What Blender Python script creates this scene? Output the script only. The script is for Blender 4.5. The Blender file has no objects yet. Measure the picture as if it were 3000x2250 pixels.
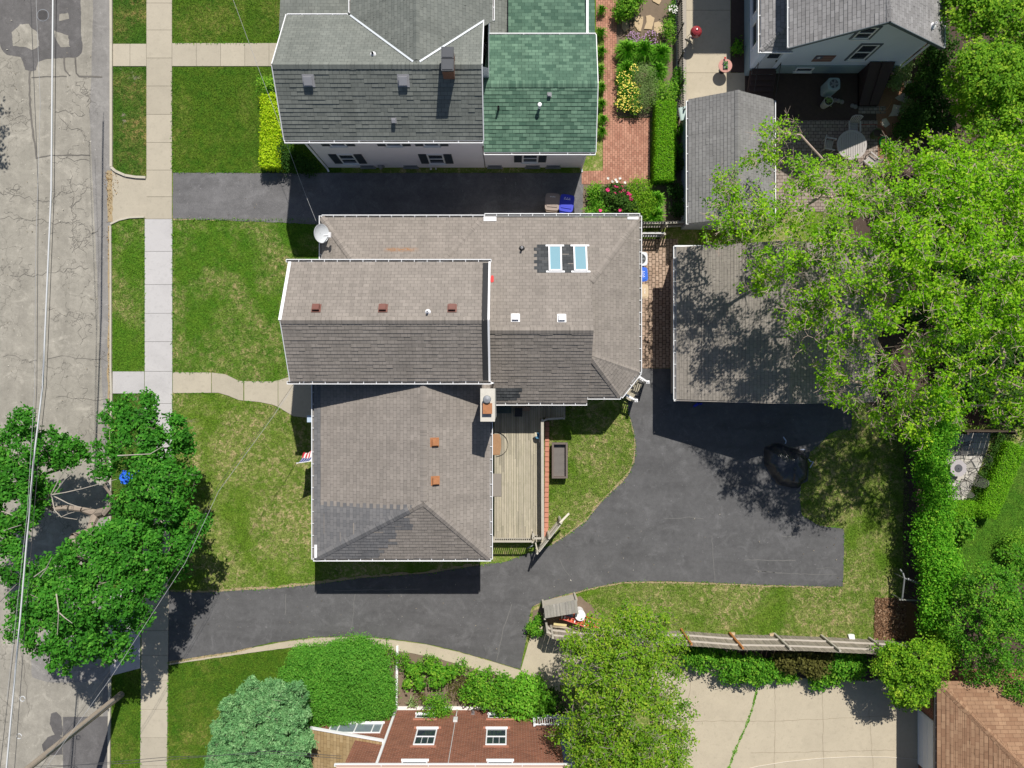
import bpy, math, random
import numpy as np
from mathutils import Vector, Matrix
random.seed(7); rng = np.random.default_rng(7)
C = bpy.context.scene.collection
sc = bpy.context.scene
R = math.radians
# ---------------------------------------------------------------- camera, world, sun
H = 41.6                      # drone height above the ground, metres; it looks straight down
S = 50.0                      # ground scale of the survey grid, units per metre
cam = bpy.data.objects.new('camera', bpy.data.cameras.new('camera')); C.objects.link(cam)
cam.location = (0, 0, H); cam.data.sensor_width = 36; cam.data.lens = 18 / (30 / H)
cam.data.clip_end = 3000; cam.data.clip_start = .1
sc.camera = cam
SUN = Vector((.229, .763, 1.0)).normalized()
elev = math.asin(SUN.z); azim = math.atan2(SUN.x, SUN.y)
W = bpy.data.worlds.new('World'); sc.world = W; W.use_nodes = True
wn = W.node_tree.nodes; sky = wn.new('ShaderNodeTexSky'); sky.sky_type = 'NISHITA'
sky.sun_disc = False; sky.sun_elevation = elev; sky.sun_rotation = azim
W.node_tree.links.new(sky.outputs[0], wn['Background'].inputs[0])
wn['Background'].inputs[1].default_value = .062
sd = bpy.data.lights.new('sun', 'SUN'); sd.energy = 4.6; sd.angle = R(.53); sd.color = (1, .955, .88)
so = bpy.data.objects.new('sun', sd); C.objects.link(so); so.location = (20, 60, 80)
so.rotation_euler = SUN.to_track_quat('Z', 'Y').to_euler()
sc.view_settings.view_transform = 'Standard'; sc.view_settings.look = 'None'
sc.view_settings.gamma = 1; sc.view_settings.exposure = .22
sc.cycles.max_bounces = 6; sc.cycles.diffuse_bounces = 3; sc.cycles.transmission_bounces = 3

def P(px, py, h=0.0):
    f = (1 - h / H) / S
    return Vector(((px - 1500) * f, (1125 - py) * f, h))
def G(pts): return [tuple(P(a, b)[:2]) for a, b in pts]
def onplane(px, py, zf, off=0):
    z = 3.0
    for _ in range(12): p = P(px, py, z); z = zf(p.x, p.y) + off
    return P(px, py, z)

# ---------------------------------------------------------------- materials
def nmat(name):
    m = bpy.data.materials.new(name); m.use_nodes = True
    t = m.node_tree; b = t.nodes['Principled BSDF']
    return m, t, b
def node(t, ty, **kw):
    n = t.nodes.new(ty)
    for k, v in kw.items():
        if k in n.inputs: 
            if hasattr(v, 'is_output'): t.links.new(v, n.inputs[k])
            else: n.inputs[k].default_value = v
        else: setattr(n, k, v)
    return n
def noise(t, vec, scale, detail=3, rough=.55, dist=0):
    n = node(t, 'ShaderNodeTexNoise', Scale=scale, Detail=detail, Roughness=rough, Distortion=dist)
    if vec is not None: t.links.new(vec, n.inputs['Vector'])
    return n.outputs[0]
def ramp(t, fac, stops):
    r = t.nodes.new('ShaderNodeValToRGB'); e = r.color_ramp.elements
    while len(e) < len(stops): e.new(.5)
    for x, (p, c) in zip(e, stops): x.position = p; x.color = (*c, 1) if len(c) == 3 else c
    t.links.new(fac, r.inputs[0]); return r.outputs[0]
def mix(t, fac, a, b, mode='MIX'):
    n = t.nodes.new('ShaderNodeMix'); n.data_type = 'RGBA'; n.blend_type = mode
    for i, v in ((0, fac), (6, a), (7, b)):
        if hasattr(v, 'is_output'): t.links.new(v, n.inputs[i])
        elif i: n.inputs[i].default_value = (*v, 1) if len(v) == 3 else v
        else: n.inputs[i].default_value = v
    return n.outputs[2]
def maths(t, op, a, b=0.0):
    n = t.nodes.new('ShaderNodeMath'); n.operation = op
    for i, v in ((0, a), (1, b)):
        if hasattr(v, 'is_output'): t.links.new(v, n.inputs[i])
        else: n.inputs[i].default_value = v
    return n.outputs[0]
def pos(t): return t.nodes.new('ShaderNodeNewGeometry').outputs['Position']
def objc(t): return t.nodes.new('ShaderNodeTexCoord').outputs['Object']
def uvc(t): return t.nodes.new('ShaderNodeTexCoord').outputs['UV']
def mapping(t, vec, scale=(1, 1, 1), rot=(0, 0, 0)):
    n = t.nodes.new('ShaderNodeMapping'); t.links.new(vec, n.inputs[0])
    n.inputs['Scale'].default_value = scale; n.inputs['Rotation'].default_value = rot
    return n.outputs[0]
def bump(t, b, h, strength=.4, dist=.02):
    n = node(t, 'ShaderNodeBump', Strength=strength, Distance=dist); t.links.new(h, n.inputs['Height'])
    t.links.new(n.outputs[0], b.inputs['Normal'])
def setp(t, b, col, rough=.8, spec=.3, metal=0):
    if hasattr(col, 'is_output'): t.links.new(col, b.inputs['Base Color'])
    else: b.inputs['Base Color'].default_value = (*col, 1)
    b.inputs['Roughness'].default_value = rough; b.inputs['Specular IOR Level'].default_value = spec
    b.inputs['Metallic'].default_value = metal
def k(c, s): return tuple(min(1, x * s) for x in c)
_cache = {}
def basic(name, col, var=.18, scale=7, rough=.7, spec=.3, metal=0, bmp=0, stretch=(1, 1, 1), fine=True):
    if name in _cache: return _cache[name]
    m, t, b = nmat(name); v = mapping(t, objc(t), stretch)
    c = mix(t, noise(t, v, scale, 4, .6), k(col, 1 - var), k(col, 1 + var))
    if fine: c = mix(t, .35, c, mix(t, noise(t, v, scale * 9, 2), k(col, 1 - var * 1.6), k(col, 1 + var * 1.6)))
    setp(t, b, c, rough, spec, metal)
    if bmp: bump(t, b, noise(t, v, scale * 6, 3), bmp, .02)
    _cache[name] = m; return m
def shingle(name, c1, c2, d=.19, w=.33, tab=.5, stain=.22, mort=.012, patch=None):
    m, t, b = nmat(name); u = uvc(t)
    br = node(t, 'ShaderNodeTexBrick', Scale=1.0); t.links.new(u, br.inputs['Vector'])
    br.offset = .5; br.inputs['Color1'].default_value = (*c1, 1); br.inputs['Color2'].default_value = (*c2, 1)
    br.inputs['Mortar'].default_value = (*k(c1, .62), 1); br.inputs['Mortar Size'].default_value = mort
    br.inputs['Brick Width'].default_value = w; br.inputs['Row Height'].default_value = d; br.inputs['Bias'].default_value = 0
    br.inputs['Mortar Smooth'].default_value = .4
    c = br.outputs[0]
    p = pos(t)
    s = ramp(t, noise(t, p, .7, 5, .65), [(.25, (1 - stain,) * 3), (.75, (1 + 0 * stain,) * 3)])
    c = mix(t, 1, c, s, 'MULTIPLY')
    g = ramp(t, noise(t, p, 38, 2), [(.3, (.84,) * 3), (.7, (1.0,) * 3)])
    c = mix(t, 1, c, g, 'MULTIPLY')
    stv = noise(t, mapping(t, u, (2.2, .12, 1)), 1.0, 4, .65); c = mix(t, 1, c, ramp(t, stv, [(.3, (.86,) * 3), (.65, (1.04,) * 3)]), 'MULTIPLY')
    blot = noise(t, p, 2.6, 5, .7, .6); c = mix(t, ramp(t, blot, [(.62, (0,) * 3), (.74, (.3,) * 3)]), c, k(c1, .55))
    if patch:                              # rust or moss run on the shingles
        c = patch(t, p, c)
    setp(t, b, c, .92, .15)
    bump(t, b, noise(t, p, 60, 2), .25, .01)
    return m
def lawn_mat(name, g1, g2, straw, dry, soil=(.16, .12, .07), soilamt=0.0):
    m, t, b = nmat(name); p = pos(t)
    big = noise(t, p, .3, 4, .6, .4); mid = noise(t, p, 1.5, 5, .7, .8); fin = noise(t, p, 6.5, 4, .75, .5); vf = noise(t, p, 24, 2, .6)
    c = mix(t, ramp(t, mid, [(.3, (0,) * 3), (.7, (1,) * 3)]), g1, g2)
    msk = ramp(t, big, [(.58 - dry, (0,) * 3), (.72 - dry * .7, (1,) * 3)])
    sp1 = noise(t, p, 3.2, 6, .78, .7)
    c = mix(t, mix(t, 1, msk, ramp(t, mid, [(.35, (.1,) * 3), (.65, (.62,) * 3)]), 'MULTIPLY'), c, tuple(.45 * x + .55 * y for x, y in zip(straw, g2)))
    c = mix(t, mix(t, 1, msk, ramp(t, sp1, [(.5, (0,) * 3), (.6, (.9,) * 3)]), 'MULTIPLY'), c, straw)
    if soilamt:
        c = mix(t, ramp(t, maths(t, 'ADD', maths(t, 'MULTIPLY', noise(t, p, .8, 4, .6), .7), maths(t, 'MULTIPLY', fin, .3)), [(.62 - soilamt, (0,) * 3), (.68 - soilamt, (.8,) * 3)]), c, soil)
    c = mix(t, 1, c, ramp(t, noise(t, p, 11, 3, .7), [(.28, (.6,) * 3), (.68, (1.15,) * 3)]), 'MULTIPLY')
    c = mix(t, 1, c, ramp(t, vf, [(.25, (.6,) * 3), (.75, (1.2,) * 3)]), 'MULTIPLY')
    at = node(t, 'ShaderNodeAttribute', attribute_name='tint')
    one = maths(t, 'ADD', at.outputs['Fac'], 1.0)
    cc = node(t, 'ShaderNodeCombineXYZ'); [t.links.new(one, cc.inputs[i]) for i in range(3)]
    c = mix(t, 1, c, cc.outputs[0], 'MULTIPLY')
    setp(t, b, c, .9, .12); bump(t, b, vf, .8, .05)
    return m
def asphalt(name, c, streak, bluec=None, crack=0, speck=.5):
    m, t, b = nmat(name); p = pos(t)
    a = noise(t, p, .5, 5, .65, .5); f = noise(t, p, 45, 2, .7); md = noise(t, p, 3, 5, .7)
    st = noise(t, mapping(t, p, streak), 1.0, 4, .6)
    col = mix(t, ramp(t, a, [(.3, (0,) * 3), (.72, (1,) * 3)]), k(c, .8), k(c, 1.2))
    cl_ = noise(t, p, .95, 7, .72, .8); col = mix(t, ramp(t, cl_, [(.52, (0,) * 3), (.72, (.8,) * 3)]), col, k(c, 1.75))
    oil = noise(t, p, 1.3, 4, .6, .3); col = mix(t, ramp(t, oil, [(.66, (0,) * 3), (.74, (.5,) * 3)]), col, k(c, .62))
    col = mix(t, ramp(t, st, [(.35, (0,) * 3), (.7, (.55,) * 3)]), col, k(c, 1.35))
    col = mix(t, 1, col, ramp(t, md, [(.3, (.88,) * 3), (.7, (1.1,) * 3)]), 'MULTIPLY')
    col = mix(t, 1, col, ramp(t, f, [(.3, (1 - .32 * speck,) * 3), (.7, (1 + .3 * speck,) * 3)]), 'MULTIPLY')
    sp = noise(t, p, 6.5, 2, .6)
    col = mix(t, ramp(t, sp, [(.7, (0,) * 3), (.73, (.6,) * 3)]), col, k(c, 2.2))
    if crack:
        w = node(t, 'ShaderNodeTexVoronoi', feature='DISTANCE_TO_EDGE', Scale=1.1)
        dv = mix(t, .35, p, node(t, 'ShaderNodeTexNoise', Scale=2.2, Detail=5).outputs[1], 'LINEAR_LIGHT')
        tn = [x for x in t.nodes if x.bl_idname == 'ShaderNodeTexNoise'][-1]; t.links.new(p, tn.inputs['Vector'])
        t.links.new(dv, w.inputs['Vector'])
        lines = ramp(t, w.outputs['Distance'], [(.0, (1,) * 3), (.022, (0,) * 3)])
        mask = ramp(t, noise(t, p, .28, 2), [(.5, (0,) * 3), (.6, (1,) * 3)])
        fac = mix(t, 1, lines, mask, 'MULTIPLY')
        fac = mix(t, 1, fac, (.75,) * 3, 'MULTIPLY')
        col = mix(t, fac, col, k(c, .3))
    setp(t, b, col, .88, .2); bump(t, b, f, .3, .01)
    return m
def concrete(name, c, var=.1):
    m, t, b = nmat(name); p = pos(t)
    at = node(t, 'ShaderNodeAttribute', attribute_name='tint')
    one = maths(t, 'ADD', at.outputs['Fac'], 1.0)
    cc = node(t, 'ShaderNodeCombineXYZ'); [t.links.new(one, cc.inputs[i]) for i in range(3)]
    a = noise(t, p, .9, 5, .65); f = noise(t, p, 55, 2, .7); q = noise(t, p, 5, 5, .7, .6)
    col = mix(t, a, k(c, 1 - var), k(c, 1 + var))
    col = mix(t, ramp(t, q, [(.54, (0,) * 3), (.75, (.42,) * 3)]), col, k(c, .58))
    col = mix(t, ramp(t, noise(t, p, .45, 6, .7, .5), [(.48, (0,) * 3), (.7, (.4,) * 3)]), col, k(c, .72))
    col = mix(t, 1, col, ramp(t, f, [(.3, (.9,) * 3), (.7, (1.05,) * 3)]), 'MULTIPLY')
    col = mix(t, 1, col, cc.outputs[0], 'MULTIPLY')
    setp(t, b, col, .85, .25); bump(t, b, f, .15, .01)
    return m
def bricks(name, c1, c2, mort, w, h, ms=.01, coord='pos', rot=(0, 0, 0), stain=.25, off=.5, bstr=.4, dist=0):
    m, t, b = nmat(name)
    src = pos(t) if coord == 'pos' else uvc(t)
    v = mapping(t, src, (1, 1, 1), rot)
    if dist:
        nn = node(t, 'ShaderNodeTexNoise', Scale=2.5, Detail=2); t.links.new(v, nn.inputs['Vector'])
        v2 = mix(t, dist, v, nn.outputs[1], 'LINEAR_LIGHT')
    else: v2 = v
    br = node(t, 'ShaderNodeTexBrick', Scale=1.0); t.links.new(v2, br.inputs['Vector']); br.offset = off
    br.inputs['Color1'].default_value = (*c1, 1); br.inputs['Color2'].default_value = (*c2, 1); br.inputs['Mortar'].default_value = (*mort, 1)
    br.inputs['Mortar Size'].default_value = ms; br.inputs['Brick Width'].default_value = w; br.inputs['Row Height'].default_value = h
    br.inputs['Mortar Smooth'].default_value = .3; br.inputs['Bias'].default_value = 0
    p = pos(t)
    c = mix(t, 1, br.outputs[0], ramp(t, noise(t, p, 1.1, 5, .65), [(.25, (1 - stain,) * 3), (.75, (1.08,) * 3)]), 'MULTIPLY')
    c = mix(t, 1, c, ramp(t, noise(t, p, 30, 2), [(.3, (.85,) * 3), (.7, (1.08,) * 3)]), 'MULTIPLY')
    setp(t, b, c, .88, .2)
    bump(t, b, maths(t, 'SUBTRACT', 1.0, br.outputs[1]), bstr, .02)
    return m
def siding(name, c, pitch=.11):
    m, t, b = nmat(name); p = pos(t)
    sp = node(t, 'ShaderNodeSeparateXYZ'); t.links.new(p, sp.inputs[0])
    fr = maths(t, 'FRACT', maths(t, 'DIVIDE', sp.outputs[2], pitch))
    col = mix(t, noise(t, p, 1.3, 4), k(c, .93), k(c, 1.05))
    col = mix(t, ramp(t, fr, [(0, (.4,) * 3), (.1, (0,) * 3)]), col, k(c, .6))
    setp(t, b, col, .6, .3); bump(t, b, fr, .35, .02)
    return m
def plank(name, c, pitch, axis=0, var=.3, along=14):
    m, t, b = nmat(name); o = uvc(t)
    sp = node(t, 'ShaderNodeSeparateXYZ'); t.links.new(o, sp.inputs[0])
    idx = maths(t, 'FLOOR', maths(t, 'DIVIDE', sp.outputs[axis], pitch))
    wn_ = node(t, 'ShaderNodeTexWhiteNoise', noise_dimensions='1D'); t.links.new(idx, wn_.inputs['W'])
    sc_ = (22, 1.2, 1) if axis == 0 else (1.2, 22, 1)
    g = noise(t, mapping(t, o, sc_), 2.5, 5, .7, .4)
    col = mix(t, g, k(c, 1 - var), k(c, 1 + var * .7))
    col = mix(t, 1, col, ramp(t, wn_.outputs[0], [(0, (.78, .77, .76)), (.5, (.96, .95, .92)), (1, (1.15, 1.13, 1.08))]), 'MULTIPLY')
    st = noise(t, o, 1.4, 4, .6)
    col = mix(t, 1, col, ramp(t, st, [(.3, (.82, .84, .8)), (.7, (1.06,) * 3)]), 'MULTIPLY')
    setp(t, b, col, .9, .15); bump(t, b, g, .3, .01)
    return m
def leafm(name, c0, c1, c2, trans=.3, sat=1.0):
    m, t, b = nmat(name)
    at = node(t, 'ShaderNodeAttribute', attribute_name='tint')
    c = ramp(t, at.outputs['Fac'], [(0, c0), (.55, c1), (1, c2)])
    setp(t, b, c, .6, .1)
    tr = t.nodes.new('ShaderNodeBsdfTranslucent')
    t.links.new(mix(t, 1, c, (1.25, 1.3, .55), 'MULTIPLY'), tr.inputs[0])
    ms = t.nodes.new('ShaderNodeMixShader'); ms.inputs[0].default_value = trans
    t.links.new(b.outputs[0], ms.inputs[1]); t.links.new(tr.outputs[0], ms.inputs[2])
    t.links.new(ms.outputs[0], t.nodes['Material Output'].inputs[0])
    return m

# ---------------------------------------------------------------- mesh building
class MB:
    def __init__(s): s.v = []; s.f = []; s.uv = []; s.mi = []; s.tint = []; s.cur = 0; s.ct = 0.0; s.cuts = []
    def face(s, pts, uv=None):
        i = len(s.v); s.v += [tuple(p) for p in pts]; s.f.append(tuple(range(i, i + len(pts))))
        s.uv.append(uv if uv else [(p[0], p[1]) for p in pts]); s.mi.append(s.cur); s.tint.append(s.ct)
    def obb(s, c, ax, ay, az, uvflip=False):        # box from a centre and three half-axes
        c, ax, ay, az = map(Vector, (c, ax, ay, az))
        q = lambda i, j, l: c + ax * i + ay * j + az * l
        lx, ly, lz = ax.length, ay.length, az.length
        F = [((-1, -1, 1), (1, -1, 1), (1, 1, 1), (-1, 1, 1), lx, ly), ((-1, 1, -1), (1, 1, -1), (1, -1, -1), (-1, -1, -1), lx, ly),
             ((-1, -1, -1), (1, -1, -1), (1, -1, 1), (-1, -1, 1), lx, lz), ((1, 1, -1), (-1, 1, -1), (-1, 1, 1), (1, 1, 1), lx, lz),
             ((1, -1, -1), (1, 1, -1), (1, 1, 1), (1, -1, 1), ly, lz), ((-1, 1, -1), (-1, -1, -1), (-1, -1, 1), (-1, 1, 1), ly, lz)]
        o = random.random() * 3
        for a, b2, c2, d2, la, lb in F:
            uv = [(o, o), (o + 2 * la, o), (o + 2 * la, o + 2 * lb), (o, o + 2 * lb)]
            s.face([q(*a), q(*b2), q(*c2), q(*d2)], uv)
    def box(s, x0, x1, y0, y1, z0, z1):
        s.obb(((x0 + x1) / 2, (y0 + y1) / 2, (z0 + z1) / 2), ((x1 - x0) / 2, 0, 0), (0, (y1 - y0) / 2, 0), (0, 0, (z1 - z0) / 2))
    def bar(s, p0, p1, w, h, up=(0, 0, 1)):          # rectangular bar between two points
        p0, p1 = Vector(p0), Vector(p1); d = (p1 - p0); up = Vector(up)
        sd_ = d.cross(up)
        if sd_.length < 1e-6: sd_ = d.cross(Vector((0, 1, 0)))
        sd_.normalize(); u2 = sd_.cross(d).normalized()
        s.obb((p0 + p1) / 2, d / 2, sd_ * w / 2, u2 * h / 2)
    def tube(s, pts, r, n=6, caps=True):
        pts = [Vector(p) for p in pts]; rs = r if isinstance(r, (list, tuple)) else [r] * len(pts)
        rings = []
        for i, p in enumerate(pts):
            d = (pts[min(i + 1, len(pts) - 1)] - pts[max(i - 1, 0)]).normalized()
            a = d.cross(Vector((0, 0, 1)))
            if a.length < .05: a = d.cross(Vector((0, 1, 0)))
            a.normalize(); b2 = d.cross(a)
            rings.append([p + (a * math.cos(2 * math.pi * j / n) + b2 * math.sin(2 * math.pi * j / n)) * rs[i] for j in range(n)])
        for i in range(len(rings) - 1):
            for j in range(n):
                s.face([rings[i][j], rings[i][(j + 1) % n], rings[i + 1][(j + 1) % n], rings[i + 1][j]])
        if caps: s.face(rings[0][::-1]); s.face(rings[-1])
    def lathe(s, c, prof, n=16, ax=None):            # profile of (radius, height)
        c = Vector(c)
        M = Matrix.Identity(3) if ax is None else Vector(ax).to_track_quat('Z', 'Y').to_matrix()
        rings = [[c + M @ Vector((r * math.cos(2 * math.pi * j / n), r * math.sin(2 * math.pi * j / n), z)) for j in range(n)] for r, z in prof]
        for i in range(len(rings) - 1):
            for j in range(n): s.face([rings[i][j], rings[i][(j + 1) % n], rings[i + 1][(j + 1) % n], rings[i + 1][j]])
        if prof[-1][0] > 1e-4: s.face(rings[-1])
        if prof[0][0] > 1e-4: s.face(rings[0][::-1])
    def prism(s, poly, z0, z1, bottom=False):
        a = sum(poly[i][0] * poly[(i + 1) % len(poly)][1] - poly[(i + 1) % len(poly)][0] * poly[i][1] for i in range(len(poly)))
        if a < 0: poly = poly[::-1]
        s.face([(x, y, z1) for x, y in poly])
        if bottom: s.face([(x, y, z0) for x, y in poly][::-1])
        L = 0
        for i in range(len(poly)):
            p, q = poly[i], poly[(i + 1) % len(poly)]; d = math.dist(p, q)
            s.face([(*p, z0), (*q, z0), (*q, z1), (*p, z1)], [(L, z0), (L + d, z0), (L + d, z1), (L, z1)]); L += d
    def build(s, name, mats, parent=None, smooth=False, base=True, each=False):
        """each=True: every bar or box (or every gutter run) becomes an object of its own"""
        if each or s.cuts:
            n = len(s.f); cuts = s.cuts if s.cuts else list(range(6, n + 1, 6))
            if cuts[-1] != n: cuts = cuts + list(range(cuts[-1] + 6, n + 1, 6))
            a = 0; out = None
            for b in cuts:
                q = MB()
                for i in range(a, b): q.cur = s.mi[i]; q.ct = s.tint[i]; q.face([s.v[j] for j in s.f[i]], s.uv[i])
                out = q.build(name, mats, parent, smooth, base); a = b
            return out
        me = bpy.data.meshes.new(name); me.from_pydata(s.v, [], s.f)
        ul = me.uv_layers.new(name='UVMap')
        ul.data.foreach_set('uv', np.array([c for f in s.uv for c in f], dtype=np.float32).ravel())
        if any(s.tint):
            at = me.attributes.new('tint', 'FLOAT', 'FACE'); at.data.foreach_set('value', np.array(s.tint, np.float32))
        for m in (mats if isinstance(mats, (list, tuple)) else [mats]): me.materials.append(m)
        me.polygons.foreach_set('material_index', s.mi)
        if smooth: me.polygons.foreach_set('use_smooth', [True] * len(s.f))
        return link(name, me, parent, base)
def wm(o): return (wm(o.parent) @ o.matrix_basis) if o.parent else o.matrix_basis.copy()
def link(name, me, parent=None, base=True):
    o = bpy.data.objects.new(name, me); C.objects.link(o)
    if parent:
        o.parent = parent; me.transform(wm(parent).inverted())
    elif base and len(me.vertices):
        co = np.zeros(len(me.vertices) * 3, np.float32); me.vertices.foreach_get('co', co); co = co.reshape(-1, 3)
        lo, hi = co.min(0), co.max(0); l = Vector((float(lo[0] + hi[0]) / 2, float(lo[1] + hi[1]) / 2, float(lo[2])))
        me.transform(Matrix.Translation(-l)); o.location = l
    return o
def fast(name, verts, kk, tint, mat, parent=None, base=True):
    """verts (M*kk,3): one kk-gon per consecutive kk vertices"""
    n = len(verts); M_ = n // kk; me = bpy.data.meshes.new(name)
    me.vertices.add(n); me.vertices.foreach_set('co', np.ascontiguousarray(verts, np.float32).ravel())
    me.loops.add(n); me.loops.foreach_set('vertex_index', np.arange(n, dtype=np.int32))
    me.polygons.add(M_); me.polygons.foreach_set('loop_start', np.arange(0, n, kk, dtype=np.int32))
    me.update(calc_edges=True)
    at = me.attributes.new('tint', 'FLOAT', 'FACE'); at.data.foreach_set('value', np.ascontiguousarray(tint, np.float32))
    me.materials.append(mat)
    return link(name, me, parent, base)
def thing(name, label, cat, loc=(0, 0, 0), rz=0, group=None):
    o = bpy.data.objects.new(name, None); C.objects.link(o); o.empty_display_size = .3
    o.location = loc; o.rotation_euler = (0, 0, rz); return tag(o, label, cat, group)
def tag(o, label, cat, group=None):
    o['label'] = label; o['category'] = cat
    if group: o['group'] = group
    return o
def structure(o): o['kind'] = 'structure'; return o
def stuff(o, label, cat): o['kind'] = 'stuff'; return tag(o, label, cat)
def dup(root, loc, rz=None, label=None, group=None):
    r = root.copy(); C.objects.link(r); r.location = loc
    if rz is not None: r.rotation_euler = (0, 0, rz)
    if label: r['label'] = label
    if group: r['group'] = group
    for ch in list(root.children):
        c = ch.copy(); C.objects.link(c); c.parent = r
        for g in list(ch.children):
            d = g.copy(); C.objects.link(d); d.parent = c
    return r
def rough(poly, step=.25, amp=.03):
    out = []
    for i in range(len(poly)):
        a, b = poly[i], poly[(i + 1) % len(poly)]; d = math.dist(a, b); n = max(1, int(d / step))
        for j in range(n):
            f = j / n; out.append((a[0] + (b[0] - a[0]) * f + random.uniform(-amp, amp), a[1] + (b[1] - a[1]) * f + random.uniform(-amp, amp)))
    return out
def pip(poly, x, y):
    ins = np.zeros(len(x), bool); n = len(poly)
    for i in range(n):
        x0, y0 = poly[i]; x1, y1 = poly[(i + 1) % n]
        c = ((y0 > y) != (y1 > y)); 
        with np.errstate(divide='ignore', invalid='ignore'):
            ins ^= c & (x < (x1 - x0) * (y - y0) / (y1 - y0 + 1e-12) + x0)
    return ins
def clip2(poly, ax, val, ge):
    out = []
    for i in range(len(poly)):
        a, b = poly[i], poly[(i + 1) % len(poly)]
        ia, ib = (a[ax] >= val) == ge, (b[ax] >= val) == ge
        if ia: out.append(a)
        if ia != ib:
            f = (val - a[ax]) / (b[ax] - a[ax]); out.append((a[0] + (b[0] - a[0]) * f, a[1] + (b[1] - a[1]) * f))
    return out
def roof_face(mb, pts, d=.19, t=.017, off=0.0, ext=None, thick=.1, rows=None):
    """courses of shingles on a planar convex polygon whose first edge is the eave"""
    pts = [Vector(p) for p in pts]; p0 = pts[0]; u = (pts[1] - p0).normalized()
    n = u.cross(sum(((p - p0) for p in pts[2:]), Vector()) ).normalized()
    if n.z < 0: n = -n
    v = n.cross(u)
    if sum((p - p0).dot(v) for p in pts) < 0: v = -v
    flip = u.cross(v).dot(n) < 0
    q = [((p - p0).dot(u), (p - p0).dot(v)) for p in pts]
    vm = max(b for a, b in q); uo = random.random() * 5
    for i in range(int(vm / d) + 1):
        if rows and i not in rows: continue
        v0, v1 = i * d, min((i + 1) * d, vm)
        if v1 - v0 < .004: continue
        c = clip2(clip2(q, 1, v0, True), 1, v1, False)
        if ext:
            axis, lo, hi = ext
            for val, side in ((lo, True), (hi, False)):
                if val is None: continue
                w_ = (val(i) - p0[axis]) / u[axis]
                c = clip2(c, 0, w_, side if u[axis] > 0 else not side)
                if len(c) < 3: break
        if len(c) < 3: continue
        us = [a for a, b in c]; cutu = [min(us)]
        while cutu[-1] < max(us) - .3: cutu.append(min(max(us), cutu[-1] + random.choice((.33, .33, .66, .99))))
        cutu[-1] = max(us) if len(cutu) > 1 else cutu[0]
        if len(cutu) == 1: cutu.append(max(us))
        for ua, ub in zip(cutu, cutu[1:]):
            c3 = clip2(clip2(c, 0, ua, True), 0, ub, False)
            if len(c3) < 3: continue
            tt = t * random.choice((.25, .7, 1, 1, 1.25, 1.5))
            P3 = [p0 + u * a + v * b + n * (off + tt * (1 - (b - v0) / d)) for a, b in c3]
            uv = [(a + uo, b) for a, b in c3]
            if flip: P3 = P3[::-1]; uv = uv[::-1]
            mb.face(P3, uv)
            lowp = sorted([a for a, b in c3 if abs(b - v0) < 1e-5])
            if len(lowp) >= 2:
                A, B = lowp[0], lowp[-1]
                f = [p0 + u * A + v * v0 + n * (off - .002), p0 + u * B + v * v0 + n * (off - .002), p0 + u * B + v * v0 + n * (off + tt), p0 + u * A + v * v0 + n * (off + tt)]
                mb.face(f if not flip else f[::-1], [(A + uo, v0 + .02), (B + uo, v0 + .02), (B + uo, v0 + .03), (A + uo, v0 + .03)])
    if thick:
        dn = n * thick
        for i in range(len(pts)):
            a, b = pts[i], pts[(i + 1) % len(pts)]; f = [a - dn, b - dn, b, a]
            mb.face(f if not flip else f[::-1])
        mb.face([p - dn for p in (pts if flip else pts[::-1])])
def caps(mb, p0, p1, w=.3, dl=.3, dr=.3, lift=.03, seg=.2):
    """overlapping cap shingles along a ridge or hip; dl, dr = fall per metre on either side"""
    p0, p1 = Vector(p0), Vector(p1); d = p1 - p0; n = max(1, int(d.length / seg)); sd_ = Vector((-d.y, d.x, 0)).normalized()
    for i in range(n):
        a, b = p0 + d * (i / n), p0 + d * ((i + 1) / n)
        la, lb = lift + .015, lift
        up = Vector((0, 0, 1))
        L0, L1 = a + sd_ * w / 2 + up * (la - dl * w / 2), b + sd_ * w / 2 + up * (lb - dl * w / 2)
        R0, R1 = a - sd_ * w / 2 + up * (la - dr * w / 2), b - sd_ * w / 2 + up * (lb - dr * w / 2)
        T0, T1 = a + up * (la + .005), b + up * (lb + .005)
        uo = random.random() * 9; vv = .019 + .19 * random.randint(0, 30)
        mb.face([R0, R1, T1, T0], [(uo, vv), (uo + .2, vv), (uo + .2, vv + .15), (uo, vv + .15)])
        mb.face([T0, T1, L1, L0], [(uo, vv), (uo + .2, vv), (uo + .2, vv + .15), (uo, vv + .15)])
        dn = Vector((0, 0, -.03))
        mb.face([R0 + dn, R0, T0, L0, L0 + dn, T0 + dn])
def gutter(mb, p0, p1, out, w=.15, dep=.1, sp=.62):
    """open trough hung outside a roof edge, with straps across it"""
    p0, p1, o = Vector(p0), Vector(p1), Vector((*out, 0)).normalized(); z = Vector((0, 0, 1)); d = (p1 - p0)
    A = lambda q, a, b: q + o * a + z * b
    mid = (p0 + p1) / 2; hd = d / 2; t = .014
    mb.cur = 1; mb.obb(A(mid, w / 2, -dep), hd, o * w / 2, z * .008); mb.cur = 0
    mb.obb(A(mid, w - t, -dep / 2 + .012), hd, o * .019, z * (dep / 2 + .008))
    mb.obb(A(mid, .008, -dep / 2), hd, o * .008, z * dep / 2)
    n = max(2, int(d.length / sp)); e = d.normalized()
    for i in range(n + 1):
        q = p0 + d * (i / n)
        if i == 0: q = q + e * .012
        if i == n: q = q - e * .012
        mb.obb(A(q, w / 2, .006), e * .014, o * (w / 2 - .004), z * .008)
    mb.cuts.append(len(mb.f))

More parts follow.
